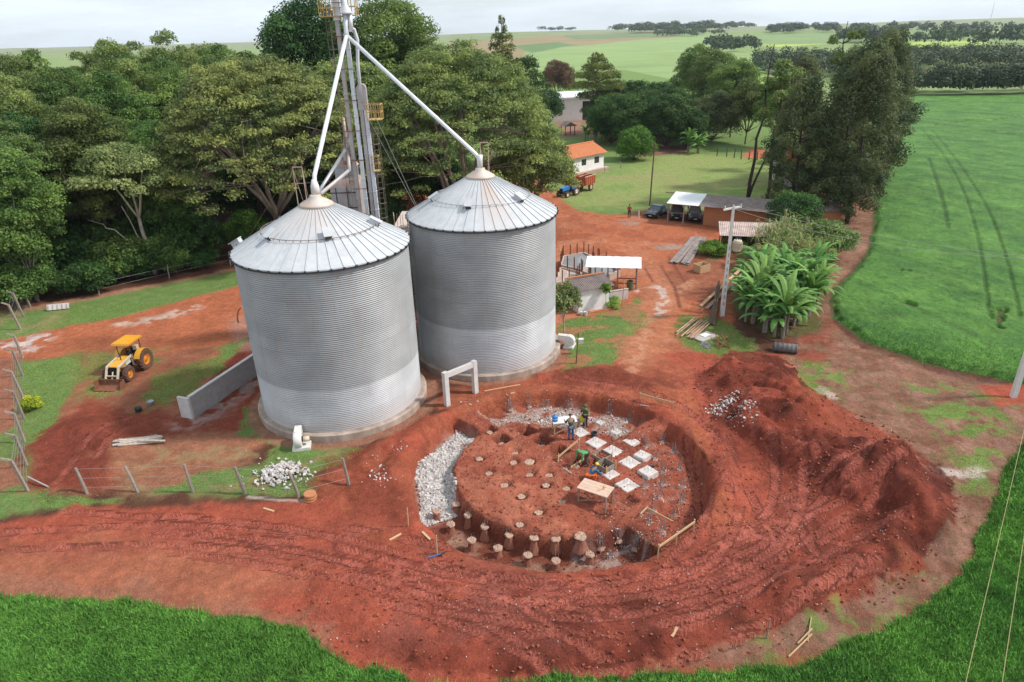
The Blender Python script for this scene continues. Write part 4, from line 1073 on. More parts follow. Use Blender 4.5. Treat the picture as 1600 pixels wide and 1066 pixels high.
# ladder cage on the left of the tall legs
def ladder_cage(o, x, y, z0, z1, mm, wy=.35):
    f = MB()
    for s_ in (-.2, .2): f.beam(T((x + s_, y, z0)), T((x + s_, y, z1)), .04)
    k = z0
    while k < z1: f.beam(T((x - .2, y, k)), T((x + .2, y, k)), .03); k += .4
    k = z0 + .5
    while k < z1: f.tube([T(p) for p in ((x - .25, y, k), (x - .38, y - .35, k), (x, y - .65, k), (x + .38, y - .35, k), (x + .25, y, k))], .022, 5); k += 1.1
    for px_, py_ in ((-.38, -.35), (0, -.65), (.38, -.35)): f.beam(T((x + px_, y + py_, z0 + .5)), T((x + px_, y + py_, z1)), .025)
    f.build("ladder_cage", mm, o)
ladder_cage(tow, atx(535, 120, TY + .2).x - .25, TY + .3, 3, 25, M['brown_rail'])
gw = MB()
for s_, e_ in (((-11.4, TY, 20), G(352, 430)), ((-11.4, TY, 15), G(385, 420)), ((-11, TY, 22), (-1.5, 43.7, 1.0)), ((-11, TY, 20), (-.6, 44.0, .4))):
    gw.tube([T(s_), T(e_)], .014, 4)
gw.build("guy_wires", M['wire'], tow)

xc = atx(582, 271).x; xd = atx(575.5, 271).x
el2 = thing("bucket_elevator", "shorter twin leg elevator with round head and yellow landing", "grain elevator", (xc, TY + .2, 0))
def T2(p): return (p[0] - xc, p[1] - TY - .2, p[2])
ztop = atx(570, 165).z
for x, mm in ((xc, M['casing']), (xd, M['casing_old'])):
    c = MB().box(T2((x, TY + .2, ztop / 2)), (.26, .32, ztop))
    for k in range(int(ztop / 1.4)): c.box(T2((x, TY + .2, 1 + 1.4 * k)), (.32, .38, .05))
    c.build("leg_casing", mm, el2)
hb = MB(); xm = (xc + xd) / 2
hb.prism([(-.33, 0)] + [(.33 * math.cos(math.pi - math.pi * i / 10), 1.45 + .33 * math.sin(math.pi * i / 10)) for i in range(11)] + [(.33, 0)], -.22, .22, 'XZ')
hb.build("head", M['casing_old'], el2, xf=Matrix.Translation(T2((xm, TY + .2, ztop - .3))))
cage_box(el2, T2((atx(586, 187).x, TY + .2, atx(586, 187).z)), 1.0, 1.1, 1.05, 3, 2, M['yellow_rail'])
_T = T
T = T2
ladder_cage(el2, atx(590, 270).x, TY + .5, 2, atx(590, 200).z, M['brown_rail'])
cage_box(el2, T2((atx(588, 270).x, TY + .3, atx(588, 268).z)), .5, .7, 1.1, 1, 1, M['yellow_rail'], "rest_cage")
T = _T
# grain drier tower behind the nearer silo
DY = 52.6; dx0 = atx(519, 300, DY).x; dx1 = atx(562, 300, DY).x; dr = thing("grain_drier", "grey stepped drier tower with rusted roofs behind the nearer silo", "grain drier", ((dx0 + dx1) / 2, DY + .6, 0))
w_ = dx1 - dx0
zl = atx(540, 291, DY).z; zu0 = atx(540, 279, DY).z; zu1 = atx(540, 262, DY).z
b = MB().box((0, 0, zl / 2), (w_, 2.2, zl)); b.build("body", M['casing_old'], dr)
sm = MB()
for k in range(9): sm.box((0, -1.12, zl - .4 - 1.15 * k), (w_ + .02, .05, .07))
for k in range(3): sm.box((-w_ / 2 + w_ * (k + .5) / 3 * 1.2, -1.12, zl / 2), (.06, .05, zl))
sm.build("panel_seams", M['dark_metal'], dr)
b = MB(); b.add([(-w_ / 2, -1.1, zl), (w_ / 2, -1.1, zl), (w_ / 2, 1.1, zl), (-w_ / 2, 1.1, zl), (-w_ / 2 + .5, -.6, zu0), (w_ / 2 - .1, -.6, zu0), (w_ / 2 - .1, .8, zu0), (-w_ / 2 + .5, .8, zu0)],
          [(0, 1, 5, 4), (1, 2, 6, 5), (2, 3, 7, 6), (3, 0, 4, 7), (4, 5, 6, 7)]); b.build("shoulder", M['rust_pale'], dr)
b = MB().box((.1, .1, (zu0 + zu1) / 2), (w_ - .6, 1.4, zu1 - zu0)); b.build("upper_body", M['steel'], dr)
b = MB(); b.prism([(-w_ / 2 + .32, zu1), (.2, zu1 + .75), (w_ / 2 - .1, zu1)], -.68, .88); b.build("roof", M['rust_pale'], dr)
MB().lathe([(.42, zu1 + .3), (.42, zu1 + .6), (.12, zu1 + 2.6), (.10, zu1 + 3.6)], c=(.45, -.4, 0), n=14).build("cyclone", M['rust_pale'], dr, True)
# flat roofed concrete intake house between the silos
ih = thing("intake_house", "flat roofed pinkish concrete building seen in the gap between the silos", "building", (-6.0, 62.0, 0))
w = MB(); w.box((0, 4.1, 3.5), (8, .2, 7)); w.box((-4.1, 0, 3.5), (.2, 8, 7)); w.box((4.1, 0, 3.5), (.2, 8, 7)); w.box((0, -4.1, 5.4), (8, .2, 3.2)); w.box((-3.4, -4.1, 1.9), (1.2, .2, 3.8)); w.box((3.0, -4.1, 1.9), (1.6, .2, 3.8))
w.build("wall", M['pale_concrete'], ih); MB().box((0, 0, 7.12), (8.8, 8.8, .22)).build("roof", M['pale_concrete'], ih)

# ------------------------------------------------------------------ ground level plant round the silos
def fan_unit(pos, rz, label, sc=1.0):
    t = thing("aeration_fan", label, "fan", pos, rz, "aeration fans at the silo feet")
    v = MB(); v.lathe([(.0, -.28), (.55, -.28), (.6, -.25), (.6, .25), (.55, .28), (.0, .28)], c=(0, 0, .75), n=20, axis='Y', cap=False); v.build("volute", M['white_paint'], t, True)
    v = MB(); v.box((.55, 0, 1.05), (1.1, .5, .52)); v.build("outlet_duct", M['white_paint'], t)
    v = MB(); v.lathe([(.0, -.34), (.22, -.34), (.22, -.27), (.0, -.27)], c=(0, 0, .75), n=14, axis='Y', cap=False); v.build("inlet_ring", M['dark_metal'], t)
    v = MB(); v.lathe([(.0, -.85), (.2, -.82), (.22, -.4), (.0, -.36)], c=(-.05, 0, .75), n=12, axis='Y', cap=False); v.build("motor", M['cream'], t, True)
    v = MB(); v.box((0, -.2, .12), (1.0, 1.3, .24)); v.box((-.3, .1, .4), (.08, .4, .4)); v.box((.3, .1, .4), (.08, .4, .4)); v.build("base_frame", M['white_paint'], t)
    t.scale = (sc,) * 3
    return t
p = G(468, 700); fan_unit((p.x, p.y, p.z), R(100), "white centrifugal fan with cream motor at the foot of the nearer silo", .82)
p = G(889, 543); fan_unit((p.x, p.y, p.z), R(160), "white aeration fan beside the right edge of the farther silo", .8)
# portal of precast concrete
pa = G(699, 634); pb = G(743, 614)
pt = thing("concrete_portal", "white precast concrete frame of two posts and a beam by the pit", "concrete frame", pa, math.atan2(pb.y - pa.y, pb.x - pa.x))
Lp = math.hypot(pb.x - pa.x, pb.y - pa.y); dz = pb.z - pa.z
MB().box((0, 0, 1.05), (.34, .30, 2.9)).build("post", M['new_concrete'], pt); MB().box((Lp, 0, 1.05 + dz), (.34, .30, 2.9)).build("post", M['new_concrete'], pt)
MB().beam((.17, 0, 2.28), (Lp - .17, 0, 2.28 + dz), .26, .34).build("beam", M['new_concrete'], pt)
MB().box((0, 0, 2.51), (.36, .32, .06)).build("post_cap", M['new_concrete'], pt)
# retaining wall
wa = G(302, 653); wb = G(404, 585)
an = math.atan2(wb.y - wa.y, wb.x - wa.x); Lw = math.hypot(wb.x - wa.x, wb.y - wa.y)
rw = thing("retaining_wall", "grey cast concrete wall with white end standing left of the nearer silo", "wall", wa, an)
v = MB(); v.prism([(0, -.6), (Lw + 1, -.6), (Lw + 1, 1.75), (0, 1.55)], -.10, .10); v.build("wall_face", M['grey_wall'], rw)
v = MB(); v.box((-.09, .35, .5), (.18, .95, 2.1)); v.build("end_post", M['new_concrete'], rw)
v = MB(); v.prism([(0, 1.56), (Lw + 1, 1.76), (Lw + 1, 1.82), (0, 1.62)], -.13, .13); v.build("coping", M['new_concrete'], rw)
# ------------------------------------------------------------------ vehicles
def wheel(parent, pos, r, w, rim_m, lugs=0, axis='Y', rim_r=.52):
    t = MB(); t.lathe([(r * rim_r, -w / 2 * .8), (r * .82, -w / 2), (r * .96, -w / 2 * .9), (r, -w / 4), (r, w / 4), (r * .96, w / 2 * .9), (r * .82, w / 2), (r * rim_r, w / 2 * .8)], c=pos, n=24, axis=axis, cap=False)
    for k in range(lugs):
        for s_ in (-1, 1):
            a = 2 * math.pi * (k + (.5 if s_ > 0 else 0)) / lugs; a2 = a + .16
            p1_ = Vector((pos[0] + r * 1.01 * math.cos(a), pos[1] + s_ * w * .46, pos[2] + r * 1.01 * math.sin(a)))
            p2_ = Vector((pos[0] + r * 1.01 * math.cos(a2), pos[1] + s_ * w * .02, pos[2] + r * 1.01 * math.sin(a2)))
            t.beam(p1_, p2_, r * .07, r * .10, up=(math.cos(a), 0, math.sin(a)))
    o = t.build("wheel", M['rubber'], parent, False)
    rm = MB(); rm.lathe([(0, -w * .28), (r * .2, -w * .30), (r * .25, -w * .16), (r * rim_r * .9, -w * .16), (r * rim_r * 1.02, -w * .42), (r * rim_r * 1.02, w * .42), (r * rim_r * .9, w * .16), (r * .25, w * .16), (r * .2, w * .3), (0, w * .3)], c=pos, n=20, axis=axis, cap=False)
    rm.build("rim", rim_m, o, True)
    return o

def tractor_core(t, body, rim, hood_panel, r_front=.52, r_rear=.78):
    for s_ in (-1, 1):
        wheel(t, (0, s_ * .88, r_rear), r_rear, .46, rim, 18); wheel(t, (2.05, s_ * .78, r_front), r_front, .36, rim, 16)
    v = MB(); v.box((.1, 0, .85), (.9, .55, .6)); v.box((1.2, 0, .75), (2.2, .42, .45)); v.box((2.05, 0, .5), (.2, 1.3, .18)); v.lathe([(.1, -.85), (.1, .85)], c=(0, 0, r_rear), n=10, axis='Y'); v.build("chassis", M['dark_metal'], t)
    v = MB(); v.prism([(.85, .95), (.85, 1.48), (1.1, 1.52), (2.3, 1.38), (2.5, 1.25), (2.52, .9)], -.31, .31); v.build("hood", body, t)
    v = MB(); v.box((2.53, 0, 1.02), (.05, .56, .62)); 
    for k in range(5): v.box((2.565, 0, .80 + .11 * k), (.03, .5, .03))
    v.build("grille", M['black'], t)
    for s_ in (-1, 1):
        f = MB(); n = 9; out = [(r_rear + .08, 0)]
        pts = [((r_rear + .09) * math.cos(R(25 + 120 * k / n)), r_rear + (r_rear + .09) * math.sin(R(25 + 120 * k / n))) for k in range(n + 1)]
        ins = [((r_rear + .05) * math.cos(R(25 + 120 * k / n)), r_rear + (r_rear + .05) * math.sin(R(25 + 120 * k / n))) for k in range(n, -1, -1)]
        f.prism(pts + ins, s_ * .58, s_ * 1.02)
        f.prism([pts[0], pts[3], pts[6], (0.0, r_rear + .3), (.5, r_rear - .1)], s_ * .58, s_ * .62); f.build("fender", body, t)
    v = MB(); v.box((.02, 0, 1.28), (.5, .5, .12)); v.box((-.24, 0, 1.52), (.1, .5, .45)); v.build("seat", M['black'], t)
    v = MB(); v.tube([(.85, 0, 1.45), (.62, 0, 1.72)], .025, 6); v.lathe([(.2, -.015), (.2, .015), (.17, .015), (.17, -.015)], c=(.60, 0, 1.74), n=14, axis='X', cap=False); v.build("steering_wheel", M['black'], t)
    v = MB(); v.tube([(1.55, .12, 1.45), (1.55, .12, 2.0)], .04, 8); v.build("exhaust", M['dark_metal'], t)

def on_ground(px, py): p = G(px, py); return p
pr = G(228, 575); pf = G(205, 602)
a_ld = math.atan2(-1, -.08)
ld_ = thing("loader_tractor", "yellow tractor with canopy and rusty front bucket parked on worn grass", "tractor", (pr.x - .75, pr.y + .0, pr.z), a_ld)
tractor_core(ld_, M['yellow'], M['orange_rim'], M['white_paint'], .56, .80)
for x, y in ((-.45, .5), (-.45, -.5), (.8, .5), (.8, -.5)): MB().tube([(x, y, 1.2), (x * .95, y * 1.05, 2.42)], .03, 6).build("canopy_post", M['black'], ld_)
v = MB(); v.prism([(-.75, 2.38), (-.7, 2.5), (1.1, 2.56), (1.15, 2.42)], -.66, .66)
for k in range(5): v.box((.2, -.5 + .25 * k, 2.56), (1.7, .05, .05), Matrix.Rotation(-.03, 3, 'Y'))
v.build("canopy", M['yellow'], ld_)
for s_ in (-1, 1):
    v = MB(); v.beam((.75, s_ * .45, .7), (.75, s_ * .45, 1.55), .12); v.beam((.7, s_ * .45, 1.5), (2.5, s_ * .45, 1.32), .12, .14); v.beam((2.46, s_ * .45, 1.36), (3.0, s_ * .45, .42), .11, .14); v.build("loader_arm", M['cream'], ld_)
    v = MB(); v.tube([(1.2, s_ * .45, .8), (2.3, s_ * .45, 1.22)], .045, 8); v.build("hydraulic_ram", M['steel'], ld_)
v = MB(); v.beam((2.82, -.5, .75), (2.82, .5, .75), .09); v.tube([(2.6, 0, 1.0), (3.0, 0, .35)], .05, 8); v.build("cross_tube", M['cream'], ld_)
v = MB(); v.prism([(.84, .98), (.84, 1.42), (1.5, 1.35), (1.4, .95)], .315, .34); v.prism([(.84, .98), (.84, 1.42), (1.5, 1.35), (1.4, .95)], -.34, -.315); v.build("side_panel", M['white_paint'], ld_)
v = MB(); prof = [(3.0, .62), (2.98, .3), (3.05, .1), (3.2, .02), (3.75, .0), (3.75, .04), (3.22, .07), (3.10, .14), (3.04, .32), (3.06, .62)]
v.prism(prof, -.98, .98); v.prism([(3.0, .62), (2.98, .3), (3.05, .1), (3.2, .02), (3.75, .0), (3.45, .55)], .96, 1.0); v.prism([(3.0, .62), (2.98, .3), (3.05, .1), (3.2, .02), (3.75, .0), (3.45, .55)], -1.0, -.96)
v.build("bucket", M['rust'], ld_)
v = MB(); v.box((-.15, .32, 1.75), (.3, .3, .35)); v.build("seat_cover", M['cream'], ld_)

# blue tractor and red trailer
p = G(884, 306); a_b = math.atan2(-.74, -.67)
bt = thing("blue_tractor", "small blue tractor with white wheel rims standing on the lawn", "tractor", (p.x + .9, p.y + .7, p.z), a_b)
tractor_core(bt, M['blue'], M['white_paint'], None, .45, .68)
v = MB(); v.tube([(-.3, -.45, 1.3), (-.3, -.45, 2.2), (-.3, .45, 2.2), (-.3, .45, 1.3)], .035, 6); v.build("roll_bar", M['black'], bt)
d = Vector((math.cos(a_b), math.sin(a_b)))
tl = thing("farm_trailer", "rusty red grain trailer coupled behind the blue tractor", "trailer", (bt.location.x - d.x * 3.3, bt.location.y - d.y * 3.3, p.z + .02), a_b + .05)
for s_ in (-1, 1): wheel(tl, (-.6, s_ * 1.0, .62), .62, .36, M['cream'], 14)
v = MB(); v.beam((2.6, 0, .7), (.8, 0, .8), .12); v.box((-.3, 0, .85), (3.2, .7, .16)); v.build("drawbar", M['red'], tl)
v = MB()
o_ = [(-1.9, 2.25), (1.5, 2.25), (1.3, 1.0), (-1.7, 1.0)]
v.prism(o_, 1.16, 1.22); v.prism(o_, -1.22, -1.16); v.box((1.42, 0, 1.62), (.06, 2.3, 1.25)); v.box((-1.82, 0, 1.62), (.06, 2.3, 1.25)); v.box((-.2, 0, 1.03), (3.1, 2.3, .06))
for k in range(5): 
    for s_ in (-1, 1): v.box((-1.6 + .7 * k, s_ * 1.25, 1.6), (.06, .06, 1.2))
v.build("hopper_body", M['red'], tl); tl.scale = (.88, .88, 1.05)
v = MB(); v.box((-.2, 0, 2.28), (3.5, .06, .06)); v.box((-.2, 1.19, 2.28), (3.5, .1, .08)); v.box((-.2, -1.19, 2.28), (3.5, .1, .08)); v.build("top_rail", M['cream'], tl)

M['car_grey'] = mat('car_paint_grey', (.075, .095, .115), .25, .4, spec=.6); M['car_brown'] = mat('car_paint_brown', (.075, .050, .045), .3, .3, spec=.6)
M['car_silver'] = mat('car_paint_silver', (.26, .27, .28), .3, .4, spec=.6); M['lamp'] = mat('lamp_glass', (.75, .76, .74), .15, 0, spec=.7); M['engine'] = mat('engine_parts', (.10, .10, .105), .6, .4, col2=(.35, .33, .30), scale=9)
M['plate'] = mat('number_plate', (.55, .55, .54), .5)
def car(pos, rz, paint_m, label, hood_open=False, pickup=True):
    t = thing("parked_car", label, "car", pos, rz, "cars parked by the shed")
    # x forward; lower body lofted from rounded cross sections
    secs = [(-2.15, .74, .35, .86), (-2.05, .80, .28, .92), (-1.2, .82, .26, .94), (0, .83, .25, .95), (.9, .82, .25, .93), (1.6, .80, .26, .86), (2.0, .74, .28, .76), (2.12, .66, .34, .64)]
    V = []; F = []
    for x, hw, z0, z1 in secs:
        zm = (z0 + z1) / 2
        V += [(x, -hw * .94, z0), (x, -hw, zm), (x, -hw * .95, z1), (x, -hw * .5, z1 + .03), (x, hw * .5, z1 + .03), (x, hw * .95, z1), (x, hw, zm), (x, hw * .94, z0)]
    for i in range(len(secs) - 1):
        for k in range(8): F.append((i * 8 + k, i * 8 + (k + 1) % 8, (i + 1) * 8 + (k + 1) % 8, (i + 1) * 8 + k))
    F += [tuple(range(8)), tuple(range(len(secs) * 8 - 1, len(secs) * 8 - 9, -1))]
    MB().add(V, F).build("body", paint_m, t, True)
    x0 = -.45 if pickup else -1.5
    cab = [(x0 - .25, .93), (x0 + .12, 1.38), (.35, 1.40), (.95, .95)]
    v = MB(); V = [(x, s_ * (.70 if z > 1.2 else .80), z) for s_ in (-1, 1) for x, z in cab]
    v.add(V, [(0, 1, 2, 3), (7, 6, 5, 4), (0, 4, 5, 1), (1, 5, 6, 2), (2, 6, 7, 3), (3, 7, 4, 0)]); v.build("cabin", M['glass'], t)
    v = MB(); v.box(((x0 + .12 + .35) / 2, 0, 1.405), (.35 - x0 - .02, 1.36, .05))
    for s_ in (-1, 1):
        v.beam((.95, s_ * .79, .95), (.35, s_ * .69, 1.40), .06); v.beam((x0 - .25, s_ * .79, .93), (x0 + .12, s_ * .69, 1.38), .09); v.beam((x0 + .5, s_ * .80, .95), (x0 + .5, s_ * .70, 1.4), .05)
    v.build("roof_panel", paint_m, t)
    if pickup:
        v = MB(); v.box((-1.35, 0, .985), (1.35, 1.30, .02)); v.build("load_bed", M['black'], t)
    for x in (-1.3, 1.35):
        for s_ in (-1, 1): wheel(t, (x, s_ * .74, .31), .31, .2, M['steel'], 0, rim_r=.62)
    for s_ in (-1, 1): MB().box((2.06, s_ * .52, .62), (.10, .28, .14)).build("headlight", M['lamp'], t)
    v = MB(); v.box((2.10, 0, .62), (.05, .55, .10)); v.box((2.12, 0, .40), (.06, 1.3, .14)); v.build("grille", M['black'], t)
    MB().box((2.16, 0, .42), (.02, .40, .12)).build("number_plate", M['plate'], t)
    if hood_open:
        v = MB(); v.box((0, 0, .5), (.04, 1.3, 1.0)); v.build("hood", paint_m, t, xf=Matrix.Translation((1.0, 0, .93)) @ Matrix.Rotation(R(-22), 4, 'Y'))
        v = MB(); v.box((1.5, 0, .90), (.85, 1.15, .04)); v.box((1.5, .1, .95), (.5, .5, .1)); v.box((1.7, -.35, .95), (.22, .3, .1)); v.build("engine_bay", M['engine'], t)
    for s_ in (-1, 1): MB().box((.75, s_ * .90, 1.0), (.1, .16, .12)).build("wing_mirror", paint_m, t)
    return t
p = G(1016, 341); car((p.x + 1.2, p.y + 1.3, p.z), R(-128), M['car_grey'], "dark blue grey pickup parked in the open left of the shed")
p = G(1060, 345); car((p.x + .2, p.y + 1.9, p.z), R(-104), M['car_brown'], "dark brown pickup with raised hood under the white roof sheets", True)
p = G(1086, 347); car((p.x + .35, p.y + 1.9, p.z), R(-101), M['car_silver'], "silver car with raised hood parked against the brick wall", True, False)

# ------------------------------------------------------------------ buildings
def corrugated(x0, x1, y0, y1, z_fn, pitch, amp, along='x', th=.03):
    """sheet with waves; ridges run down the slope (y)"""
    n = int((x1 - x0) / pitch * 4); V = []; F = []
    for i in range(n + 1):
        x = x0 + (x1 - x0) * i / n; dz_ = amp * math.sin(i * math.pi / 2 + .01)
        V += [(x, y0, z_fn(y0) + dz_), (x, y1, z_fn(y1) + dz_), (x, y0, z_fn(y0) + dz_ - th), (x, y1, z_fn(y1) + dz_ - th)]
    for i in range(n):
        a = 4 * i; F += [(a, a + 4, a + 5, a + 1), (a + 2, a + 3, a + 7, a + 6), (a, a + 2, a + 6, a + 4), (a + 1, a + 5, a + 7, a + 3)]
    return V, F
def win(parent, x, y, z, w, h, rz=0.0, m_f=None, m_p=None):
    xf = Matrix.Translation((x, y, z)) @ Matrix.Rotation(rz, 4, 'Z')
    v = MB(); t_ = .07
    v.box((0, 0, h / 2), (w + t_, .08, t_)); v.box((0, 0, -h / 2), (w + t_, .12, t_)); v.box((-w / 2, 0, 0), (t_, .08, h - t_)); v.box((w / 2, 0, 0), (t_, .08, h - t_)); v.box((0, 0, 0), (t_ * .6, .06, h - t_))
    o = v.build("window", m_f or M['wood_dark'], parent, xf=xf)
    MB().box((0, .02, 0), (w - t_, .02, h - t_)).build("pane", m_p or M['glass'], o, xf=xf)
    return o
def cut_wall(parent, W, Hh, y, openings, m, th=.18, rz=0, at=(0, 0, 0), name="wall"):
    """wall along x with rectangular openings (x0,x1,z0,z1)"""
    xs = sorted({-W / 2, W / 2} | {o[0] for o in openings} | {o[1] for o in openings}); v = MB()
    xf = Matrix.Translation(at) @ Matrix.Rotation(rz, 4, 'Z')
    for a, b_ in zip(xs[:-1], xs[1:]):
        cuts = sorted((o[2], o[3]) for o in openings if o[0] <= a + 1e-6 and o[1] >= b_ - 1e-6); z = -.4
        for c0, c1 in cuts:
            if c0 > z: v.box(((a + b_) / 2, y, (z + c0) / 2), (b_ - a, th, c0 - z))
            z = c1
        if Hh > z: v.box(((a + b_) / 2, y, (z + Hh) / 2), (b_ - a, th, Hh - z))
    return v.build(name, m, parent, xf=xf)

M['house_white'] = mat('house_paint', (.84, .83, .82), .85, 0, col2=(.70, .67, .65), scale=1.2)
# small farmhouse with orange tiles
c = G(943, 265); a_h = R(42)
hs_ = thing("farmhouse", "small white house with bright orange tiled roof half hidden by the spreading tree", "house", (c.x - 5.2, c.y + 1.6, c.z), a_h)
W_, D_ = 9.5, 5.8
cut_wall(hs_, W_, 2.7, -D_ / 2, [(-4.3, -3.4, 0, 2.1), (-1.2, 0.0, 1.0, 2.1), (2.2, 3.5, .95, 2.1)], M['house_white'])
cut_wall(hs_, W_, 2.7, D_ / 2, [], M['house_white'])
cut_wall(hs_, D_ - .2, 2.7, 0, [(-.6, .6, 1.0, 2.1)], M['house_white'], rz=R(90), at=(W_ / 2 - .1, 0, 0)); cut_wall(hs_, D_ - .2, 2.7, 0, [], M['house_white'], rz=R(90), at=(-W_ / 2 + .1, 0, 0))
win(hs_, -.6, -D_ / 2, 1.55, 1.2, 1.1); win(hs_, 2.85, -D_ / 2, 1.52, 1.3, 1.15); win(hs_, W_ / 2 - .05, 0, 1.55, 1.2, 1.1, R(90))
MB().box((-3.85, -D_ / 2, 1.05), (.86, .06, 2.06)).build("door", M['wood_dark'], hs_)
for s_ in (-1, 1):
    V, F = corrugated(-W_ / 2 - .5, W_ / 2 + .5, 0, s_ * (D_ / 2 + .7), lambda y: 4.2 - abs(y) * .42, .24, .03)
    MB().add(V, F).build("roof", M['tile'], hs_)
MB().tube([(-W_ / 2 - .5, 0, 4.24), (W_ / 2 + .5, 0, 4.24)], .12, 8).build("ridge_tiles", M['tile'], hs_)
for s_ in (-1, 1): MB().prism([(-D_ / 2, 2.68), (D_ / 2, 2.68), (0, 3.95)], s_ * (W_ / 2 - .18), s_ * (W_ / 2 - .02), 'YZ').build("gable", M['house_white'], hs_)
MB().box((0, 0, -.1), (W_ + 1.6, D_ + 1.6, .24)).build("foundation", M['pale_concrete'], hs_)
# grey outhouse left of the farmhouse
c = G(822, 268); oh = thing("outhouse", "grey block outhouse with low wall under the spreading branches", "outhouse", (c.x + .5, c.y + 2, c.z), R(10))
cut_wall(oh, 4.2, 2.6, -1.5, [(.6, 1.6, 0, 2.1)], M['grey_wall']); cut_wall(oh, 3, 2.6, 0, [], M['grey_wall'], rz=R(90), at=(-2.2, 0, 0)); cut_wall(oh, 3, 2.6, 0, [], M['grey_wall'], rz=R(90), at=(2.2, 0, 0)); cut_wall(oh, 4.2, 2.6, 1.5, [], M['grey_wall'])
MB().box((0, 0, 2.7), (5.2, 3.9, .16)).build("roof", M['fibro'], oh); MB().box((4.3, -1.6, .45), (3.6, .2, .9)).build("low_wall", M['grey_wall'], oh); MB().box((6.0, -1.6, .7), (.3, .3, 1.4)).build("pillar", M['whitewash'], oh)
# white barn beyond
c = G(908, 190); bn = thing("white_barn", "large white shed with pale flat pitched roof beyond the layered pine", "barn", (c.x + 1, c.y + 9, c.z), R(4))
cut_wall(bn, 20, 6.0, -6, [(-.8, 8.4, 0, 5.0)], M['white_paint'], .3); cut_wall(bn, 12, 6.0, 0, [], M['white_paint'], .3, R(90), (-10.15, 0, 0)); cut_wall(bn, 12, 6.0, 0, [], M['white_paint'], .3, R(90), (10.15, 0, 0)); cut_wall(bn, 20, 6.0, 6, [], M['white_paint'], .3)
for s_ in (-1, 1):
    V, F = corrugated(-10.6, 10.6, 0, s_ * 6.5, lambda y: 7.2 - abs(y) * .17, .9, .03); MB().add(V, F).build("roof", M['white_roof'], bn)
MB().box((3.8, -5.0, 2.4), (9.0, .1, 4.9)).build("door", M['dark_metal'], bn)
MB().box((-.3, -6.3, 5.9), (20.9, .35, .5)).build("gutter", M['white_paint'], bn)
# pale roof glimpsed through the spreading tree
c = G(797, 210, 0); c = at_y(797, 184, 118.0)
wr = thing("tank_shed", "low shed whose white roof shows through the spreading tree", "shed", (c.x, c.y, 0), R(10))
cut_wall(wr, 6, 4.0, -2.5, [(-1, 1, 0, 2.5)], M['grey_wall']); cut_wall(wr, 6, 4.0, 2.5, [], M['grey_wall']); cut_wall(wr, 4.8, 4.0, 0, [], M['grey_wall'], rz=R(90), at=(2.9, 0, 0)); cut_wall(wr, 4.8, 4.0, 0, [], M['grey_wall'], rz=R(90), at=(-2.9, 0, 0))
V, F = corrugated(-3.4, 3.4, -3, 3, lambda y: 4.5 + .05 * y, .5, .03); MB().add(V, F).build("roof", M['white_roof'], wr)
MB().box((0, -2.42, 1.25), (1.9, .06, 2.4)).build("door", M['wood_dark'], wr)
# small open gazebo
c = G(888, 212); gzb = thing("gazebo", "little open shelter with dark pitched roof in front of the white shed", "shelter", (c.x, c.y + 1, c.z), R(20))
for x in (-1.2, 1.2):
    for y in (-1.2, 1.2): MB().box((x, y, 1.1), (.16, .16, 2.3)).build("post", M['wood_dark'], gzb)
MB().prism([(-1.7, 2.2), (0, 3.1), (1.7, 2.2)], -1.7, 1.7).build("roof", M['fibro'], gzb)
# house behind the eucalyptus
c = at_y(1262, 262, 108.0); h2 = thing("farmhouse", "house with salmon tiled roof glimpsed through the dark tall trees", "house", (c.x, 108.0, gz(c.x, 108)), R(-8))
cut_wall(h2, 9, 3.0, -3.2, [(-2.8, -1.6, 1, 2.2), (1.2, 2.4, 1, 2.2)], M['whitewash']); cut_wall(h2, 9, 3.0, 3.2, [], M['whitewash']); cut_wall(h2, 6.2, 3, 0, [], M['whitewash'], rz=R(90), at=(4.4, 0, 0)); cut_wall(h2, 6.2, 3, 0, [], M['whitewash'], rz=R(90), at=(-4.4, 0, 0))
win(h2, -2.2, -3.2, 1.6, 1.2, 1.2); win(h2, 1.8, -3.2, 1.6, 1.2, 1.2)
for s_ in (-1, 1):
    V, F = corrugated(-5.2, 5.2, 0, s_ * 4.1, lambda y: 5.2 - abs(y) * .5, .24, .03); MB().add(V, F).build("roof", M['tile'], h2)
# long shed with car port
a1 = G(1098, 352); a2 = G(1196, 361)
a_s = math.atan2(a2.y - a1.y, a2.x - a1.x) 
ls = thing("brick_shed", "long orange brick shed with white and stained sheet roof beside the cars", "shed", a1, a_s - R(2))
cut_wall(ls, 10.0, 2.35, 0, [(8.2 - 5.0, 9.2 - 5.0, 0, 2.0)], M['brick'], at=(5.0, .1, 0)); cut_wall(ls, 10, 2.9, 0, [], M['brick'], at=(5.0, 3.1, 0))
cut_wall(ls, 2.8, 2.5, 0, [], M['brick'], rz=R(90), at=(.1, 1.6, 0)); cut_wall(ls, 2.8, 2.5, 0, [], M['brick'], rz=R(90), at=(9.9, 1.6, 0))
MB().box((8.7, .25, 1.0), (.98, .05, 2.0)).build("door", M['wood_dark'], ls)
V, F = corrugated(-.5, 11.4, -.7, 3.3, lambda y: 2.65 + .17 * y, .18, .035); MB().add(V, F).build("roof", M['fibro'], ls)
V, F = corrugated(-4.6, -.52, -.8, 3.2, lambda y: 2.72 + .17 * y, .20, .03); MB().add(V, F).build("carport_roof", M['white_roof'], ls)
for x, y in ((-4.4, -.6), (-2.4, -.6), (-4.4, 3.0), (-2.4, 3.0), (11.2, -.5), (11.2, 3.0)): MB().tube([(x, y, -.4), (x + .05, y, 2.62 + .17 * y)], .09, 7).build("post", M['post'], ls)
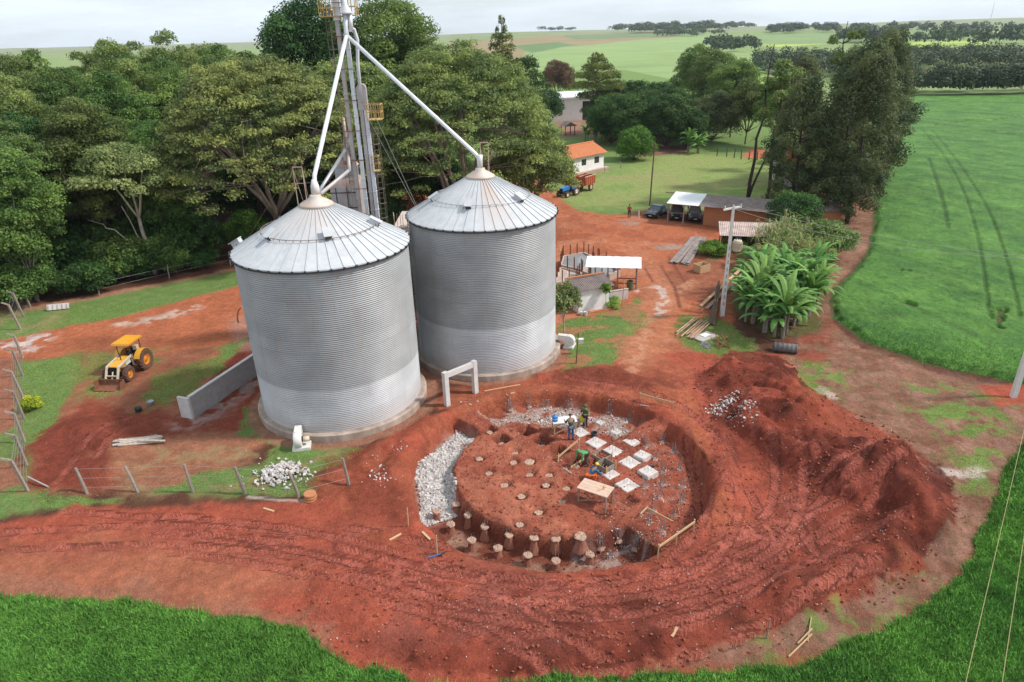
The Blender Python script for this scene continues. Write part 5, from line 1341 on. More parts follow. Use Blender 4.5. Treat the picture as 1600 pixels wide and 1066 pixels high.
MB().beam((-5.0, -.55, 2.5), (-.3, -.55, 2.52), .12).build("eaves_beam", M['wood_grey'], ls); MB().beam((-5.9, 3.05, 3.1), (-.3, 3.05, 3.1), .12).build("ridge_beam", M['wood_grey'], ls)
p = at_y(1173, 341, a1.y + .2)
sg = MB(); sg.box((0, -.08, 0), (1.3, .05, .85)); M['sign_blue'] = mat('sign_blue', (.30, .46, .50), .6, 0, col2=(.36, .52, .55), scale=3)
sgo = thing("notice_board", "pale blue painted board hung on the end of the brick shed", "sign", (a1.x + math.cos(a_s) * 8.0, a1.y + math.sin(a_s) * 8.0 - .12, a1.z + 1.45), a_s)
sg.build("panel", M['sign_blue'], sgo)
sgl = MB()
for k, w in enumerate((.9, .7, .85)): sgl.box((0, -.11, .22 - .2 * k), (w, .012, .05))
sgl.build("faded_lines", M['white_paint'], sgo)
# lean-to with patchy roof behind the pole
c1 = G(1130, 392); lt = thing("lean_to", "open lean-to with patchy pinkish grey sheet roof behind the utility pole", "shed", (c1.x, c1.y, c1.z), R(-14))
M['patch'] = mat('patchy_sheet', (.60, .50, .46), .8, 0, col2=(.34, .22, .18), scale=1.3, bump=.2)
V, F = corrugated(-.6, 5.6, -.6, 3.4, lambda y: 2.0 + .14 * y, .2, .03); MB().add(V, F).build("roof", M['patch'], lt)
for x, y in ((-.3, -.3), (2.5, -.3), (5.3, -.3), (-.3, 3.1), (5.3, 3.1)): MB().tube([(x, y, -.3), (x, y, 2.0 + .14 * y)], .07, 7).build("post", M['wood_dark'], lt)
MB().box((2.5, 3.0, 1.0), (5.0, .1, 2.0)).build("back_wall", M['wood_dark'], lt)
# outbuilding roof further right
c1 = G(1283, 352); t3 = thing("small_shed", "brown corrugated shed roof peeping out right of the dark bush", "shed", (c1.x, c1.y + 1, c1.z), R(-4))
V, F = corrugated(-3.2, 2.6, -1.6, 2.4, lambda y: 2.2 + .2 * y, .24, .04); MB().add(V, F).build("roof", M['fibro'], t3)
cut_wall(t3, 5, 1.9, -1.2, [], M['brick'], at=(-.3, 0, 0)); cut_wall(t3, 3.2, 2.2, 0, [], M['brick'], rz=R(90), at=(2.2, .5, 0)); cut_wall(t3, 3.2, 2.2, 0, [], M['brick'], rz=R(90), at=(-2.8, .5, 0)); cut_wall(t3, 5, 2.4, 2.0, [], M['brick'], at=(-.3, 0, 0))

# ------------------------------------------------------------------ yard behind the silos: whitewashed hut, gravel bays, zinc roof
c = G(903, 490); c2 = G(950, 482)
hut = thing("whitewashed_hut", "small whitewashed hut with fibre cement roof right of the silos", "hut", c, math.atan2(c2.y - c.y, c2.x - c.x))
Lh = math.hypot(c2.x - c.x, c2.y - c.y)
cut_wall(hut, Lh, 2.22, 0, [], M['house_white'], .2, at=(Lh / 2, 0, 0)); cut_wall(hut, Lh, 2.5, 1.6, [], M['house_white'], .2, at=(Lh / 2, 0, 0)); cut_wall(hut, 1.38, 2.26, 0, [], M['house_white'], .2, R(90), (.1, .8, 0)); cut_wall(hut, 1.38, 2.26, 0, [], M['house_white'], .2, R(90), (Lh - .1, .8, 0))
V, F = corrugated(-.45, Lh + .4, -.35, 1.7, lambda y: 2.30 + .22 * y, .2, .04); MB().add(V, F).build("roof", M['fibro'], hut)
MB().box((Lh / 2, 1.72, 2.78), (Lh + .9, .18, .12)).build("ridge_tiles", M['brick'], hut)
MB().box((Lh / 2, -.25, .02), (Lh + .4, .35, .12)).build("brick_footing", M['brick'], hut)
# gravel bays, built of low block walls with rusty starter columns
def bay(pts_px, label, filling, h=.75, name="gravel_bay"):
    P_ = [G(a, b) for a, b in pts_px]; o = P_[0]
    t = thing(name, label, "storage bay", o)
    w = MB(); n = len(P_)
    for i in range(n):
        a = P_[i] - o; b_ = P_[(i + 1) % n] - o; w.beam((a.x, a.y, h / 2), (b_.x, b_.y, h / 2), .16, h)
    w.build("block_wall", M['pale_concrete'], t)
    cs = MB().add([(p.x - o.x, p.y - o.y, .45 + .12 * (i % 2)) for i, p in enumerate(P_)] + [(sum(p.x - o.x for p in P_) / n, sum(p.y - o.y for p in P_) / n, .8)],
                  [(i, (i + 1) % n, n) for i in range(n)]); cs.build("gravel_fill", filling, t)
    for i, p in enumerate(P_):
        for f_ in (0, .33, .66):
            q_ = p.lerp(P_[(i + 1) % n], f_); MB().box((q_.x - o.x, q_.y - o.y, h / 2 + .75), (.10, .10, 1.5)).build("rebar_column", M['rust'], t)
    return t
bay([(876, 424), (908, 432), (934, 414), (912, 404), (880, 410)], "left gravel bay of low walls with rusty columns", M['gravel'])
bay([(910, 434), (940, 444), (968, 432), (936, 415)], "middle gravel bay between the zinc roof and the hut", M['gravel'])
bay([(868, 452), (900, 447), (908, 436), (876, 428)], "front storage bay with sandy fill next to the silo wall", M['pale_concrete'], .7)
# zinc roof on posts
c = G0(958, 409, 2.4); zr = thing("zinc_canopy", "bright white flat canopy on wooden posts over the gravel bays", "canopy", (c[0], c[1], 0), R(-10))
V, F = corrugated(-2.6, 2.7, -1.3, 1.4, lambda y: 2.35 + .10 * y, .9, .015); MB().add(V, F).build("roof", M['zinc'], zr)
for x, y in ((-2.2, -1.1), (.5, -1.1), (2.3, -1.1), (-2.2, 1.2), (2.3, 1.2)): MB().tube([(x, y, -.3), (x, y, 2.3 + .1 * y)], .07, 7).build("post", M['wood_grey'], zr)
for z in (.6, 1.1): MB().beam((.5, -1.1, z), (2.3, -1.1, z), .05, .10).build("rail", M['rust'], zr)
# drum, pots, low white wall
c = G(984, 453); t = thing("oil_drum", "green open steel drum under the corner of the white canopy", "drum", c)
MB().lathe([(.30, 0), (.31, .02), (.31, .3), (.325, .32), (.31, .34), (.31, .6), (.325, .62), (.31, .64), (.31, .92), (.29, .92), (.29, .08), (0, .08)], n=20, cap=False).build("drum", mat('drum_green', (.045, .14, .085), .6, .2, col2=(.16, .10, .05), scale=4), t)
c = G(962, 470); t = thing("block_wall", "short low whitewashed wall joining the hut to the canopy", "wall", c, R(18)); MB().box((0, 0, .45), (2.4, .18, 1.1)).build("wall_face", M['whitewash'], t); MB().box((0, 0, 1.01), (2.5, .24, .05)).build("coping", M['concrete'], t)
for i, (x, y) in enumerate(((909, 493), (915, 493))):
    c = G(x, y); t = thing("bucket", ["left of two small white pails at the corner of the whitewashed hut", "right of two small white pails at the corner of the whitewashed hut"][i], "bucket", c, 0, "white pails by the hut")
    MB().lathe([(.13, 0), (.17, .34), (.18, .36), (.15, .35), (.12, .04), (0, .04)], n=14, cap=False).build("pail", M['white_paint'], t, True); MB().tube([(-.17, 0, .33), (-.1, 0, .45), (.1, 0, .45), (.17, 0, .33)], .01, 5).build("handle", M['wire'], t)
# stakes standing about
def stake(px, py, h, r, label, m=M['wood_grey'], lean=(0, 0), cat="stake", name="stake", group=None):
    c = G(px, py); o = MB().tube([(0, 0, -.3), (lean[0] * .5 * h, lean[1] * .5 * h, h * .5), (lean[0] * h, lean[1] * h, h)], [r, r, r * .8], 7).build(name, m)
    o.location = c; return tag(o, label, cat, group)
stake(972, 478, 2.4, .05, "thin pole standing in weeds right of the whitewashed hut", M['wood'], (.05, 0), "pole", "pole")
stake(900, 568, 2.5, .05, "dark thin rusty post standing right of the farther silo", M['rust'], (.06, 0), "post", "post")
c = G(905, 548); tag(MB().box((0, 0, 0), (.45, .3, .3)).box((0, 0, .17), (.5, .34, .04)).build("switch_box", M['white_paint']), "small white switch box fixed to the dark rusty post", "switch box").location = (c.x, c.y - .6, c.z + 1.1)

# long stacks of corrugated sheets, box, timber
def boards(name, label, cat, a, b, n, w, h, m, parent=None, jitter=.05, seed=1):
    rnd = random.Random(seed); o = Vector(a); t = thing(name, label, cat, o); d = (Vector(b) - o); d.z = 0; s_ = Vector((-d.y, d.x, 0)).normalized()
    for k in range(n):
        v = MB(); off = s_ * (w * ((k % 3) - 1) * 1.05) + Vector((rnd.uniform(-1, 1), rnd.uniform(-1, 1), 0)) * jitter; z = h * (k // 3 + .5) + .02
        v.beam(off + Vector((0, 0, z)) + d * rnd.uniform(-.03, .03), off + d * rnd.uniform(.94, 1.03) + s_ * rnd.uniform(-1, 1) * jitter + Vector((0, 0, z + (b[2] - a[2]))), w, h * .92); v.build("plank", m, t)
    return t
boards("sheet_stack", "left of the two long stacks of brown roofing sheets lying in the yard", "sheet stack", G(1053, 412), G(1087, 372), 9, .30, .07, M['fibro'])
boards("sheet_stack", "right of the two long stacks of brown roofing sheets lying in the yard", "sheet stack", G(1070, 414), G(1098, 374), 9, .28, .08, M['fibro'], seed=2)
c = G(1096, 424); bx_ = thing("wooden_crate", "open pale plywood crate standing on the red yard", "crate", c, R(28))
for (x, y, sx_, sy_) in ((0, -.5, 1.35, .05), (0, .5, 1.35, .05), (-.65, 0, .05, .95), (.65, 0, .05, .95)): MB().box((x, y, .4), (sx_, sy_, .8)).build("side_panel", M['wood'], bx_)
MB().box((0, 0, .03), (1.2, .9, .05)).build("floor_panel", M['wood'], bx_)
# transformer pole
c = G(1128, 494); up = thing("utility_pole", "white concrete pole carrying a transformer among the banana plants", "utility pole", c)
v = MB(); v.add([(-.19, -.14, -.5), (.19, -.14, -.5), (.19, .14, -.5), (-.19, .14, -.5), (-.09, -.08, 9.6), (.09, -.08, 9.6), (.09, .08, 9.6), (-.09, .08, 9.6)], [(3, 2, 1, 0), (4, 5, 6, 7), (0, 1, 5, 4), (1, 2, 6, 5), (2, 3, 7, 6), (3, 0, 4, 7)]); v.build("shaft", M['white_paint'], up)
for k in range(9): MB().box((0, -.13 + .004 * k, 1.2 + .62 * k), (.13 - .006 * k, .02, .34)).build("recess", M['grey_wall'], up)
MB().beam((-.9, -.35, 9.45), (.75, .35, 9.5), .12, .14).build("crossarm", M['white_paint'], up)
v = MB()
for k in (-.8, 0, .68): v.lathe([(.05, 0), (.07, .05), (.04, .09), (.07, .13), (.03, .2)], c=(k, k * .42, 9.55), n=8)
v.build("insulator", M['cream'], up)
tz = 5.9; tr = MB(); tr.lathe([(.32, 0), (.34, .05), (.34, .85), (.30, .92), (0, .95)], c=(.62, -.1, tz), n=16)
for k in range(16): tr.box((.62 + .38 * math.cos(k * math.pi / 8), -.1 + .38 * math.sin(k * math.pi / 8), tz + .45), (.10, .02, .6), k * math.pi / 8)
tr.build("transformer", M['cream'], up)
v = MB()
for k in (-.15, .05, .2): v.lathe([(.035, 0), (.05, .05), (.03, .1), (.05, .15), (.02, .28)], c=(.62 + k, -.1, tz + .93), n=8)
v.beam((.05, 0, tz + .3), (.35, -.1, tz + .3), .08); v.build("bushing", M['dark_metal'], up)
# pole at the right edge and the overhead wires
c = G(1583, 621); up2 = thing("utility_pole", "pale concrete pole at the right edge in a patch of bare soil", "utility pole", c)
v = MB(); v.add([(-.19, -.14, -.5), (.19, -.14, -.5), (.19, .14, -.5), (-.19, .14, -.5), (-.09, -.08, 9.6), (.09, -.08, 9.6), (.09, .08, 9.6), (-.09, .08, 9.6)], [(3, 2, 1, 0), (4, 5, 6, 7), (0, 1, 5, 4), (1, 2, 6, 5), (2, 3, 7, 6), (3, 0, 4, 7)]); v.build("shaft", M['white_paint'], up2)
MB().beam((-.9, 0, 9.45), (.9, 0, 9.45), .12).build("crossarm", M['white_paint'], up2)
def wire(a, b, sag, label, r=.016, m=None):
    a = Vector(a); b = Vector(b); pts = [a.lerp(b, i / 16) - Vector((0, 0, sag * 4 * (i / 16) * (1 - i / 16))) for i in range(17)]
    o = MB().tube([p_ - a for p_ in pts], r, 4).build("power_line", m or M['wire']); o.location = a
    return tag(o, label, "cable")
A_ = Vector(up.location) + Vector((.6, .3, 9.6)); B_ = Vector(up2.location) + Vector((0, 0, 9.55))
wire(A_, B_, .5, "upper overhead line crossing the crop between the two concrete poles"); wire(A_ + Vector((-.8, -.4, -.1)), B_ + Vector((-.8, 0, 0)), .8, "lower overhead line crossing the crop between the two concrete poles")
wire(A_ + Vector((-.2, 0, -.1)), Vector((G(1210, 366).x, G(1210, 366).y, 3.0)), .3, "drooping service line from the transformer pole to the brick shed")
M['wire_y'] = mat('yellowish_wire', (.42, .36, .17), .5, .2)  # wire with a yellowish colour of its own
for (x0, y0), (x1, y1), lb in (((1600, 672), (1509, 1066), "left of two yellowish wires passing over the crop at lower right"), ((1604, 812), (1566, 1066), "right of two yellowish wires passing over the crop at lower right")):
    a = G0(x0, y0, 8.0); b_ = G0(x1, y1, 7.6); a = Vector(a); b_ = Vector(b_); d = (b_ - a)
    wire(a - d * .6, b_ + d * .8, .0, lb, .009, M['wire_y'])
# lamp post on the lawn
stake(1015, 322, 8.5, .10, "tall thin wooden pole standing on the lawn edge behind the first car", M['wood_dark'], (.03, .02), "pole", "pole")
stake(998, 341, 1.0, .07, "short white marker post between the man in red and the first car", M['white_paint'], (-.03, 0), "marker post", "marker_post")
stake(961, 220, 4.5, .08, "grey bare pole rising in front of the dark orchard trees", M['wood_grey'], (0, 0), "pole", "pole")
# leaning timber and scrap by the pole
def lumber(name, label, cat, segs, m, r=.07, group=None, sq=False):
    """segs: list of ((px,py,z),(px,py,z)) in the photograph with heights above ground"""
    o = None
    pts = []
    for a, b in segs:
        A = G(a[0], a[1]); A.z += a[2]; B = G(b[0], b[1]); B.z += b[2]; pts.append((A, B))
    o = pts[0][0].copy(); t = thing(name, label, cat, o, 0, group)
    for A, B in pts:
        v = MB(); 
        if sq: v.beam(A - o, B - o, r * 2.4, r)
        else: v.tube([A - o, B - o], r, 7, r * .85)
        v.build("timber", m, t)
    return t
lumber("timber_bundle", "dark poles leaning together left of the transformer pole", "timber", [((1112, 508, .1), (1118, 470, 1.4)), ((1115, 510, .1), (1122, 468, 1.5)), ((1109, 508, .1), (1122, 452, .8))], M['wood_dark'], .11)
lumber("timber_beam", "long yellow squared beam lying by the banana plants", "timber", [((1095, 480, .1), (1160, 425, .5))], M['wood'], .12, sq=True)
lumber("timber_beam", "grey squared beam lying behind the yellow one", "timber", [((1104, 484, .1), (1165, 432, .6))], M['wood_grey'], .13, sq=True)
rnd = random.Random(5)
segs = []
for k in range(16):
    ox, oy = rnd.uniform(0, 22), rnd.uniform(-3, 5) ; segs.append(((1056 + ox * 1.3, 522 + ox * .25 + oy, .08 + .04 * (k % 4)), (1084 + ox * 1.1, 500 + ox * .35 + oy * .6, .10 + .05 * (k % 4))))
lumber("firewood_pile", "heap of pale stripped poles lying on grass left of the banana plants", "timber pile", segs, mat('stripped_pole', (.50, .33, .22), .85, 0, col2=(.36, .22, .15), scale=5, rand=.2), .06)
segs = [((1130 + rnd.uniform(-12, 12), 538 + rnd.uniform(-8, 8), .05), (1130 + rnd.uniform(-16, 18), 534 + rnd.uniform(-8, 8), .5)) for k in range(12)]
lumber("branch_heap", "small heap of broken brown branches on the grass", "branches", segs, M['rust'], .035)
c = G(1101, 528); sl = thing("cement_slab", "grey mixing slab with rubble near the heap of poles", "slab", c, R(35)); MB().box((0, 0, .08), (1.9, 1.1, .14)).build("slab", M['concrete'], sl); MB().box((.15, .1, .18), (.75, .55, .05)).build("sheet", M['white_paint'], sl)
def rubble(name, label, centers, n, smin, smax, m, spread, seed, cat="stones", kind='stuff', ell=None):
    r = np.random.default_rng(seed); base = np.array([(0, 0, 1), (.94, 0, .33), (-.47, .81, .33), (-.47, -.81, .33), (.47, .81, -.4), (-.94, 0, -.4), (.47, -.81, -.4)])
    tri = np.array([(0, 1, 2), (0, 2, 3), (0, 3, 1), (1, 4, 2), (2, 5, 3), (3, 6, 1), (1, 6, 4), (2, 4, 5), (3, 5, 6), (4, 6, 5)])
    C_ = np.array(centers(r, n) if callable(centers) else [centers[i % len(centers)] for i in range(n)], float); n = len(C_)
    if not callable(centers): C_ = C_ + r.normal(0, spread, C_.shape)
    z = interp_grid(C_[:, 0], C_[:, 1], GZf)
    s = smin + (smax - smin) * r.random(n) ** 2
    if ell is not None: z = z + ell(C_[:, 0], C_[:, 1])
    R3 = r.normal(size=(n, 3, 3)); Qm, _ = np.linalg.qr(R3)
    V = base[None] * r.uniform(.6, 1.25, (n, 7, 1)) * (s[:, None, None] * r.uniform(.6, 1.2, (n, 1, 3)))
    V = np.einsum('nij,nkj->nki', Qm, V) + np.stack([C_[:, 0], C_[:, 1], z + s * .35], 1)[:, None, :]
    F = tri[None] + (np.arange(n) * 7)[:, None, None]
    o = np_mesh(name, V.reshape(-1, 3), F.reshape(-1, 3), m, None, False, k=3); return tag(o, label, cat, kind=kind)
M['stone'] = mat('pale_rubble', (.62, .58, .55), .9, 0, col2=(.46, .40, .37), scale=1.5, bump=.3)
M['stone_w'] = mat('white_rubble', (.60, .575, .555), .9, 0, col2=(.42, .36, .33), scale=2.0, bump=.3)
M['clod'] = mat('soil_clod', (.20, .055, .032), .95, 0, col2=(.32, .095, .055), scale=.6, bump=.3)
c = G(442, 741)
rubble("stone_pile", "heap of broken white stone on the grass behind the wire fence", lambda r, n: [(c.x + a * 1.35, c.y + b * .95) for a, b in r.normal(0, .55, (n, 2))], 420, .06, .17, M['stone_w'], 0, 1, "stone heap",
       ell=lambda x, y: .42 * np.exp(-((x - c.x) ** 2 / 1.0 + (y - c.y) ** 2 / .55)) * .9)
c_ = G(1103, 540)
rubble("rubble_heap", "small grey heap of crushed stone in front of the mixing slab", [(c_.x, c_.y)], 120, .04, .12, M['gravel'], .22, 2, "stone heap")
M['pipe_grey'] = mat('grey_pipe', (.16, .155, .15), .8, 0, col2=(.10, .095, .09), scale=4)
# roll of black pipe/tank lying by the bananas
a = G(1207, 548); b_ = G(1240, 552)
t = thing("culvert_pipe", "short dark grey pipe lying on the ground below the banana plants", "pipe", a, math.atan2(b_.y - a.y, b_.x - a.x))
MB().lathe([(.30, 0), (.36, 0), (.36, 1.75), (.30, 1.75), (.30, 0)], c=(0, 0, .34), n=20, axis='X', cap=False).build("pipe", M['pipe_grey'], t, True); v = MB()
for k in range(6): v.lathe([(.361, .1 + .3 * k), (.385, .12 + .3 * k), (.385, .18 + .3 * k), (.361, .2 + .3 * k)], c=(0, 0, .34), n=20, axis='X', cap=False)
v.build("pipe_ribs", M['pipe_grey'], t)

# left yard: buckets, old planks, panel
for i, (x, y) in enumerate(((217, 643), (236, 633))):
    c = G(x, y); t = thing("concrete_tub", ["dark round tub lying left of the grey wall", "light blue grey round tub lying just left of the grey wall"][i], "tub", c)
    MB().lathe([(.2, 0), (.24, .28), (.25, .3), (.2, .28), (.18, .05), (0, .05)], n=16, cap=False).build("tub", [M['dark_metal'], M['steel']][i], t, True); MB().lathe([(.0, .1), (.19, .1)], n=14, cap=False).build("contents", M['concrete'], t)
segs = []
for k in range(9): segs.append(((176 + rnd.uniform(0, 12), 694 + rnd.uniform(-5, 5), .08 + .03 * (k % 3)), (255 + rnd.uniform(-12, 10), 688 + rnd.uniform(-6, 5), .10 + .03 * (k % 3))))
lumber("plank_pile", "loose heap of weathered grey planks on the fresh red soil", "planks", segs, mat('bleached_plank', (.50, .44, .38), .9, 0, col2=(.30, .24, .20), scale=5, rand=.2), .07, sq=True)
c = G(92, 484); t = thing("wall_slab", "whitish ribbed panel propped against the forest edge at far left", "panel", c, R(12)); MB().box((0, 0, .3), (1.9, .12, .55), Matrix.Rotation(-.5, 3, 'X')).build("panel", M['whitewash'], t)
v = MB()
for k in range(5): v.box((-.8 + .4 * k, -.1, .32), (.08, .05, .5), Matrix.Rotation(-.5, 3, 'X'))
v.build("ribs", M['concrete'], t)
# rounds of sawn trunk by the fence
c = G(485, 781); t = thing("log_round", "short orange brown stack of sawn trunk slices at the fence end", "log", c)
for k in range(3): MB().lathe([(.0, .14 * k), (.33, .14 * k), (.35, .14 * k + .06), (.33, .14 * k + .12), (0, .14 * k + .12)], c=(.04 * (k % 2), .03 * k, 0), n=16, cap=False).build("slice", M['brick'], t)

# ------------------------------------------------------------------ fences
def fence(label, pts_px, h, post_m, pr_, tilt=0.0, mesh=True, strands=(.25, .6, .95), name="wire_fence", group=None, lean=None, top_arm=False, square=False, mesh_m=None):
    P_ = [G(a, b) for a, b in pts_px]; o = P_[0].copy(); t = thing(name, label, "fence", o, 0, group)
    tops = []
    for i, p in enumerate(P_):
        lx = rnd.uniform(-.08, .08) + (lean[0] if lean else 0); ly = rnd.uniform(-.05, .05) + (lean[1] if lean else 0)
        a = p - o; b_ = a + Vector((lx * h, ly * h, h * rnd.uniform(.94, 1.04))); v = MB()
        if square: v.beam(a - Vector((0, 0, .3)), b_, pr_ * 2)
        else: v.tube([a - Vector((0, 0, .3)), a.lerp(b_, .5) + Vector((rnd.uniform(-.03, .03), 0, 0)), b_], [pr_ * 1.15, pr_, pr_ * .85], 7)
        if top_arm: v.beam(b_, b_ + Vector((-.35, -.25, .3)), pr_ * 1.6)
        v.build("post", post_m, t); tops.append((a, b_))
    v = MB()
    for (a0, b0), (a1, b1) in zip(tops[:-1], tops[1:]):
        for s_ in strands: v.tube([a0.lerp(b0, s_), a1.lerp(b1, s_) ], .008, 4, cap=False)
        if mesh:
            L_ = (a1 - a0).length; n = int(L_ / .22)
            for k in range(1, n):
                f_ = k / n; v.tube([a0.lerp(a1, f_) + Vector((0, 0, .05)), b0.lerp(b1, f_) - Vector((0, 0, .08))], .003, 3, cap=False)
    v.build("wire_netting", mesh_m or M['wire'], t); return t
fence("low wire netting fence with leaning grey posts in front of the stone heap", [(137, 772), (217, 770), (302, 770), (384, 772), (468, 778), (546, 758)], 1.75, M['post'], .09, lean=(-.18, .05))
fence("tall netting fence with weathered bent posts down the left edge", [(45, 768), (42, 728), (39, 692), (38, 655), (37, 622), (36, 588), (36, 560)], 2.1, M['post'], .065, lean=(-.06, .0), top_arm=True, square=True, strands=(.1, .3, .5, .7, .85, .98))
fence("netting fence of weathered bent posts beyond the dirt road at left", [(33, 515), (38, 496), (48, 480), (58, 470)], 2.4, M['post'], .07, lean=(-.14, .0), top_arm=True, square=True, strands=(.2, .5, .8, .98))
lumber("fence_brace", "loose pale bar lying against the foot of the left netting fence", "fence brace", [((46, 752, .3), (76, 762, .05))], M['concrete'], .05)
fence("sparse post and wire fence along the forest edge", [(155, 462), (265, 436), (360, 415)], 1.6, M['post'], .07, mesh=False, strands=(.4, .8))
fence("dark wooden fence along the top of the lawn", [(1120, 244), (1135, 245), (1147, 247), (1158, 249), (1170, 250), (1183, 250)], 1.7, M['wood_dark'], .10, mesh=False, strands=(.3, .6, .9))
fence("thin posts in front of the farmhouse", [(842, 290), (868, 292), (890, 290), (945, 268), (970, 263)], 1.2, M['post'], .06, mesh=False, strands=(.5, .9))
# ------------------------------------------------------------------ vegetation
LM = {
    'forest': leaf_mat('forest_leaf', (0.063, 0.129, 0.030), (0.214, 0.321, 0.074), .22),
    'forest_b': leaf_mat('forest_leaf_olive', (0.080, 0.135, 0.031), (0.269, 0.326, 0.099), .2),
    'pale': leaf_mat('pale_leaf', (0.143, 0.196, 0.065), (0.369, 0.416, 0.155), .12),
    'acacia': leaf_mat('feathery_leaf', (0.104, 0.150, 0.054), (0.350, 0.396, 0.114), .08),
    'dark': leaf_mat('dark_leaf', (0.026, 0.073, 0.021), (0.093, 0.186, 0.043), .2),
    'casu': leaf_mat('grey_green_needle', (0.044, 0.074, 0.028), (0.173, 0.203, 0.078), .15),
    'euca': leaf_mat('gum_leaf', (0.081, 0.138, 0.037), (0.265, 0.333, 0.098), .15),
    'pine': leaf_mat('pine_needle', (0.056, 0.091, 0.022), (0.259, 0.273, 0.070), .1),
    'red': leaf_mat('reddish_leaf', (.085, .050, .030), (.20, .105, .065), .1),
    'bright': leaf_mat('bright_leaf', (0.069, 0.163, 0.022), (0.194, 0.338, 0.050), .15),
    'banana': leaf_mat('banana_leaf', (0.072, 0.187, 0.043), (0.223, 0.396, 0.094), .1, .3),
    'cane': leaf_mat('cane_leaf', (0.121, 0.198, 0.050), (0.330, 0.396, 0.132), .1, .3),
    'yellow': leaf_mat('hedge_leaf', (.22, .30, .02), (.55, .58, .04), .05),
    'far': leaf_mat('far_leaf', (.020, .050, .022), (.070, .110, .040), .1, .1),
    'weed': leaf_mat('weed_leaf', (0.168, 0.300, 0.060), (0.360, 0.528, 0.120), .1),
}
M['bark'] = mat('bark', (.17, .13, .10), .95, 0, col2=(.09, .065, .05), scale=4, bump=.5, stretch=(3, 3, 1))
M['bark_pale'] = mat('pale_bark', (.50, .44, .36), .9, 0, col2=(.30, .25, .20), scale=3, bump=.4)
M['bark_dark'] = mat('dark_bark', (.060, .045, .038), .95, 0, scale=4, bump=.5)
M['bark_grey'] = mat('grey_branch', (.30, .25, .21), .95, 0, col2=(.20, .16, .13), scale=3, bump=.3)

def leaves(name, lobes, size, m, seed, cover=1.6, up=.25, jit=.65, elong=1.0, zcut=-.5, droop=0.0, parent=None, shell=(.62, 1.12), maxn=60000):
    r = np.random.default_rng(seed); Lb = np.array(lobes, float)
    area = 4 * np.pi * ((Lb[:, 3] * Lb[:, 4]) ** .8 + (Lb[:, 3] * Lb[:, 5]) ** .8 + (Lb[:, 4] * Lb[:, 5]) ** .8) / 3
    cnt = np.maximum(6, (cover * area / (size * size * elong * 1.0)).astype(int))
    if cnt.sum() > maxn: cnt = np.maximum(4, (cnt * maxn / cnt.sum()).astype(int))
    li = np.repeat(np.arange(len(Lb)), cnt); n = len(li)
    d = r.normal(size=(n, 3)); d /= np.linalg.norm(d, axis=1)[:, None]
    flip = (d[:, 2] < zcut); d[flip, 2] *= -1
    c = Lb[li]; rad = r.uniform(shell[0], shell[1], n) * (1 + .16 * np.sin(d[:, 0] * 7 + li) * np.sin(d[:, 1] * 6 + 2 * li))
    p = c[:, :3] + d * c[:, 3:6] * rad[:, None]
    nrm = d + r.normal(0, jit, (n, 3)); nrm[:, 2] += up; nrm /= np.linalg.norm(nrm, axis=1)[:, None]
    t = np.cross(nrm, r.normal(size=(n, 3))); t /= np.linalg.norm(t, axis=1)[:, None]
    if droop:
        t = t * (1 - droop) + np.array([0, 0, -1.0]) * droop; t -= nrm * (t * nrm).sum(1)[:, None]; t /= np.linalg.norm(t, axis=1)[:, None] + 1e-9
    b = np.cross(nrm, t); s = size * r.uniform(.55, 1.35, n)
    t = t * (s * elong)[:, None] * .5; b = b * s[:, None] * .5
    q = r.uniform(.55, 1.0, (n, 1))
    V = np.stack([p - t, p + b * q, p + t, p - b], 1).reshape(-1, 3)
    F = np.arange(4 * n).reshape(n, 4)
    tone_ = np.clip(c[:, 6] + r.normal(0, .16, n), 0, 1)
    return np_mesh(name, V, F, m, parent, False, {'tone': ('FLOAT', 'FACE', tone_)})

def limbs(parent, base, forks, m, r0, name="trunk", n=7):
    """forks: list of polylines with radii"""
    v = MB()
    for pts, ra, rb in forks: v.tube(pts, ra, n, rb)
    return v.build(name, m, parent, True)

def wiggle(a, b, k, amp, rnd, sag=0.0):
    a = Vector(a); b = Vector(b); out = [a]
    for i in range(1, k):
        f = i / k; out.append(a.lerp(b, f) + Vector((rnd.uniform(-amp, amp), rnd.uniform(-amp, amp), rnd.uniform(-amp, amp) * .5 + sag * 4 * f * (1 - f))))
    out.append(b); return out

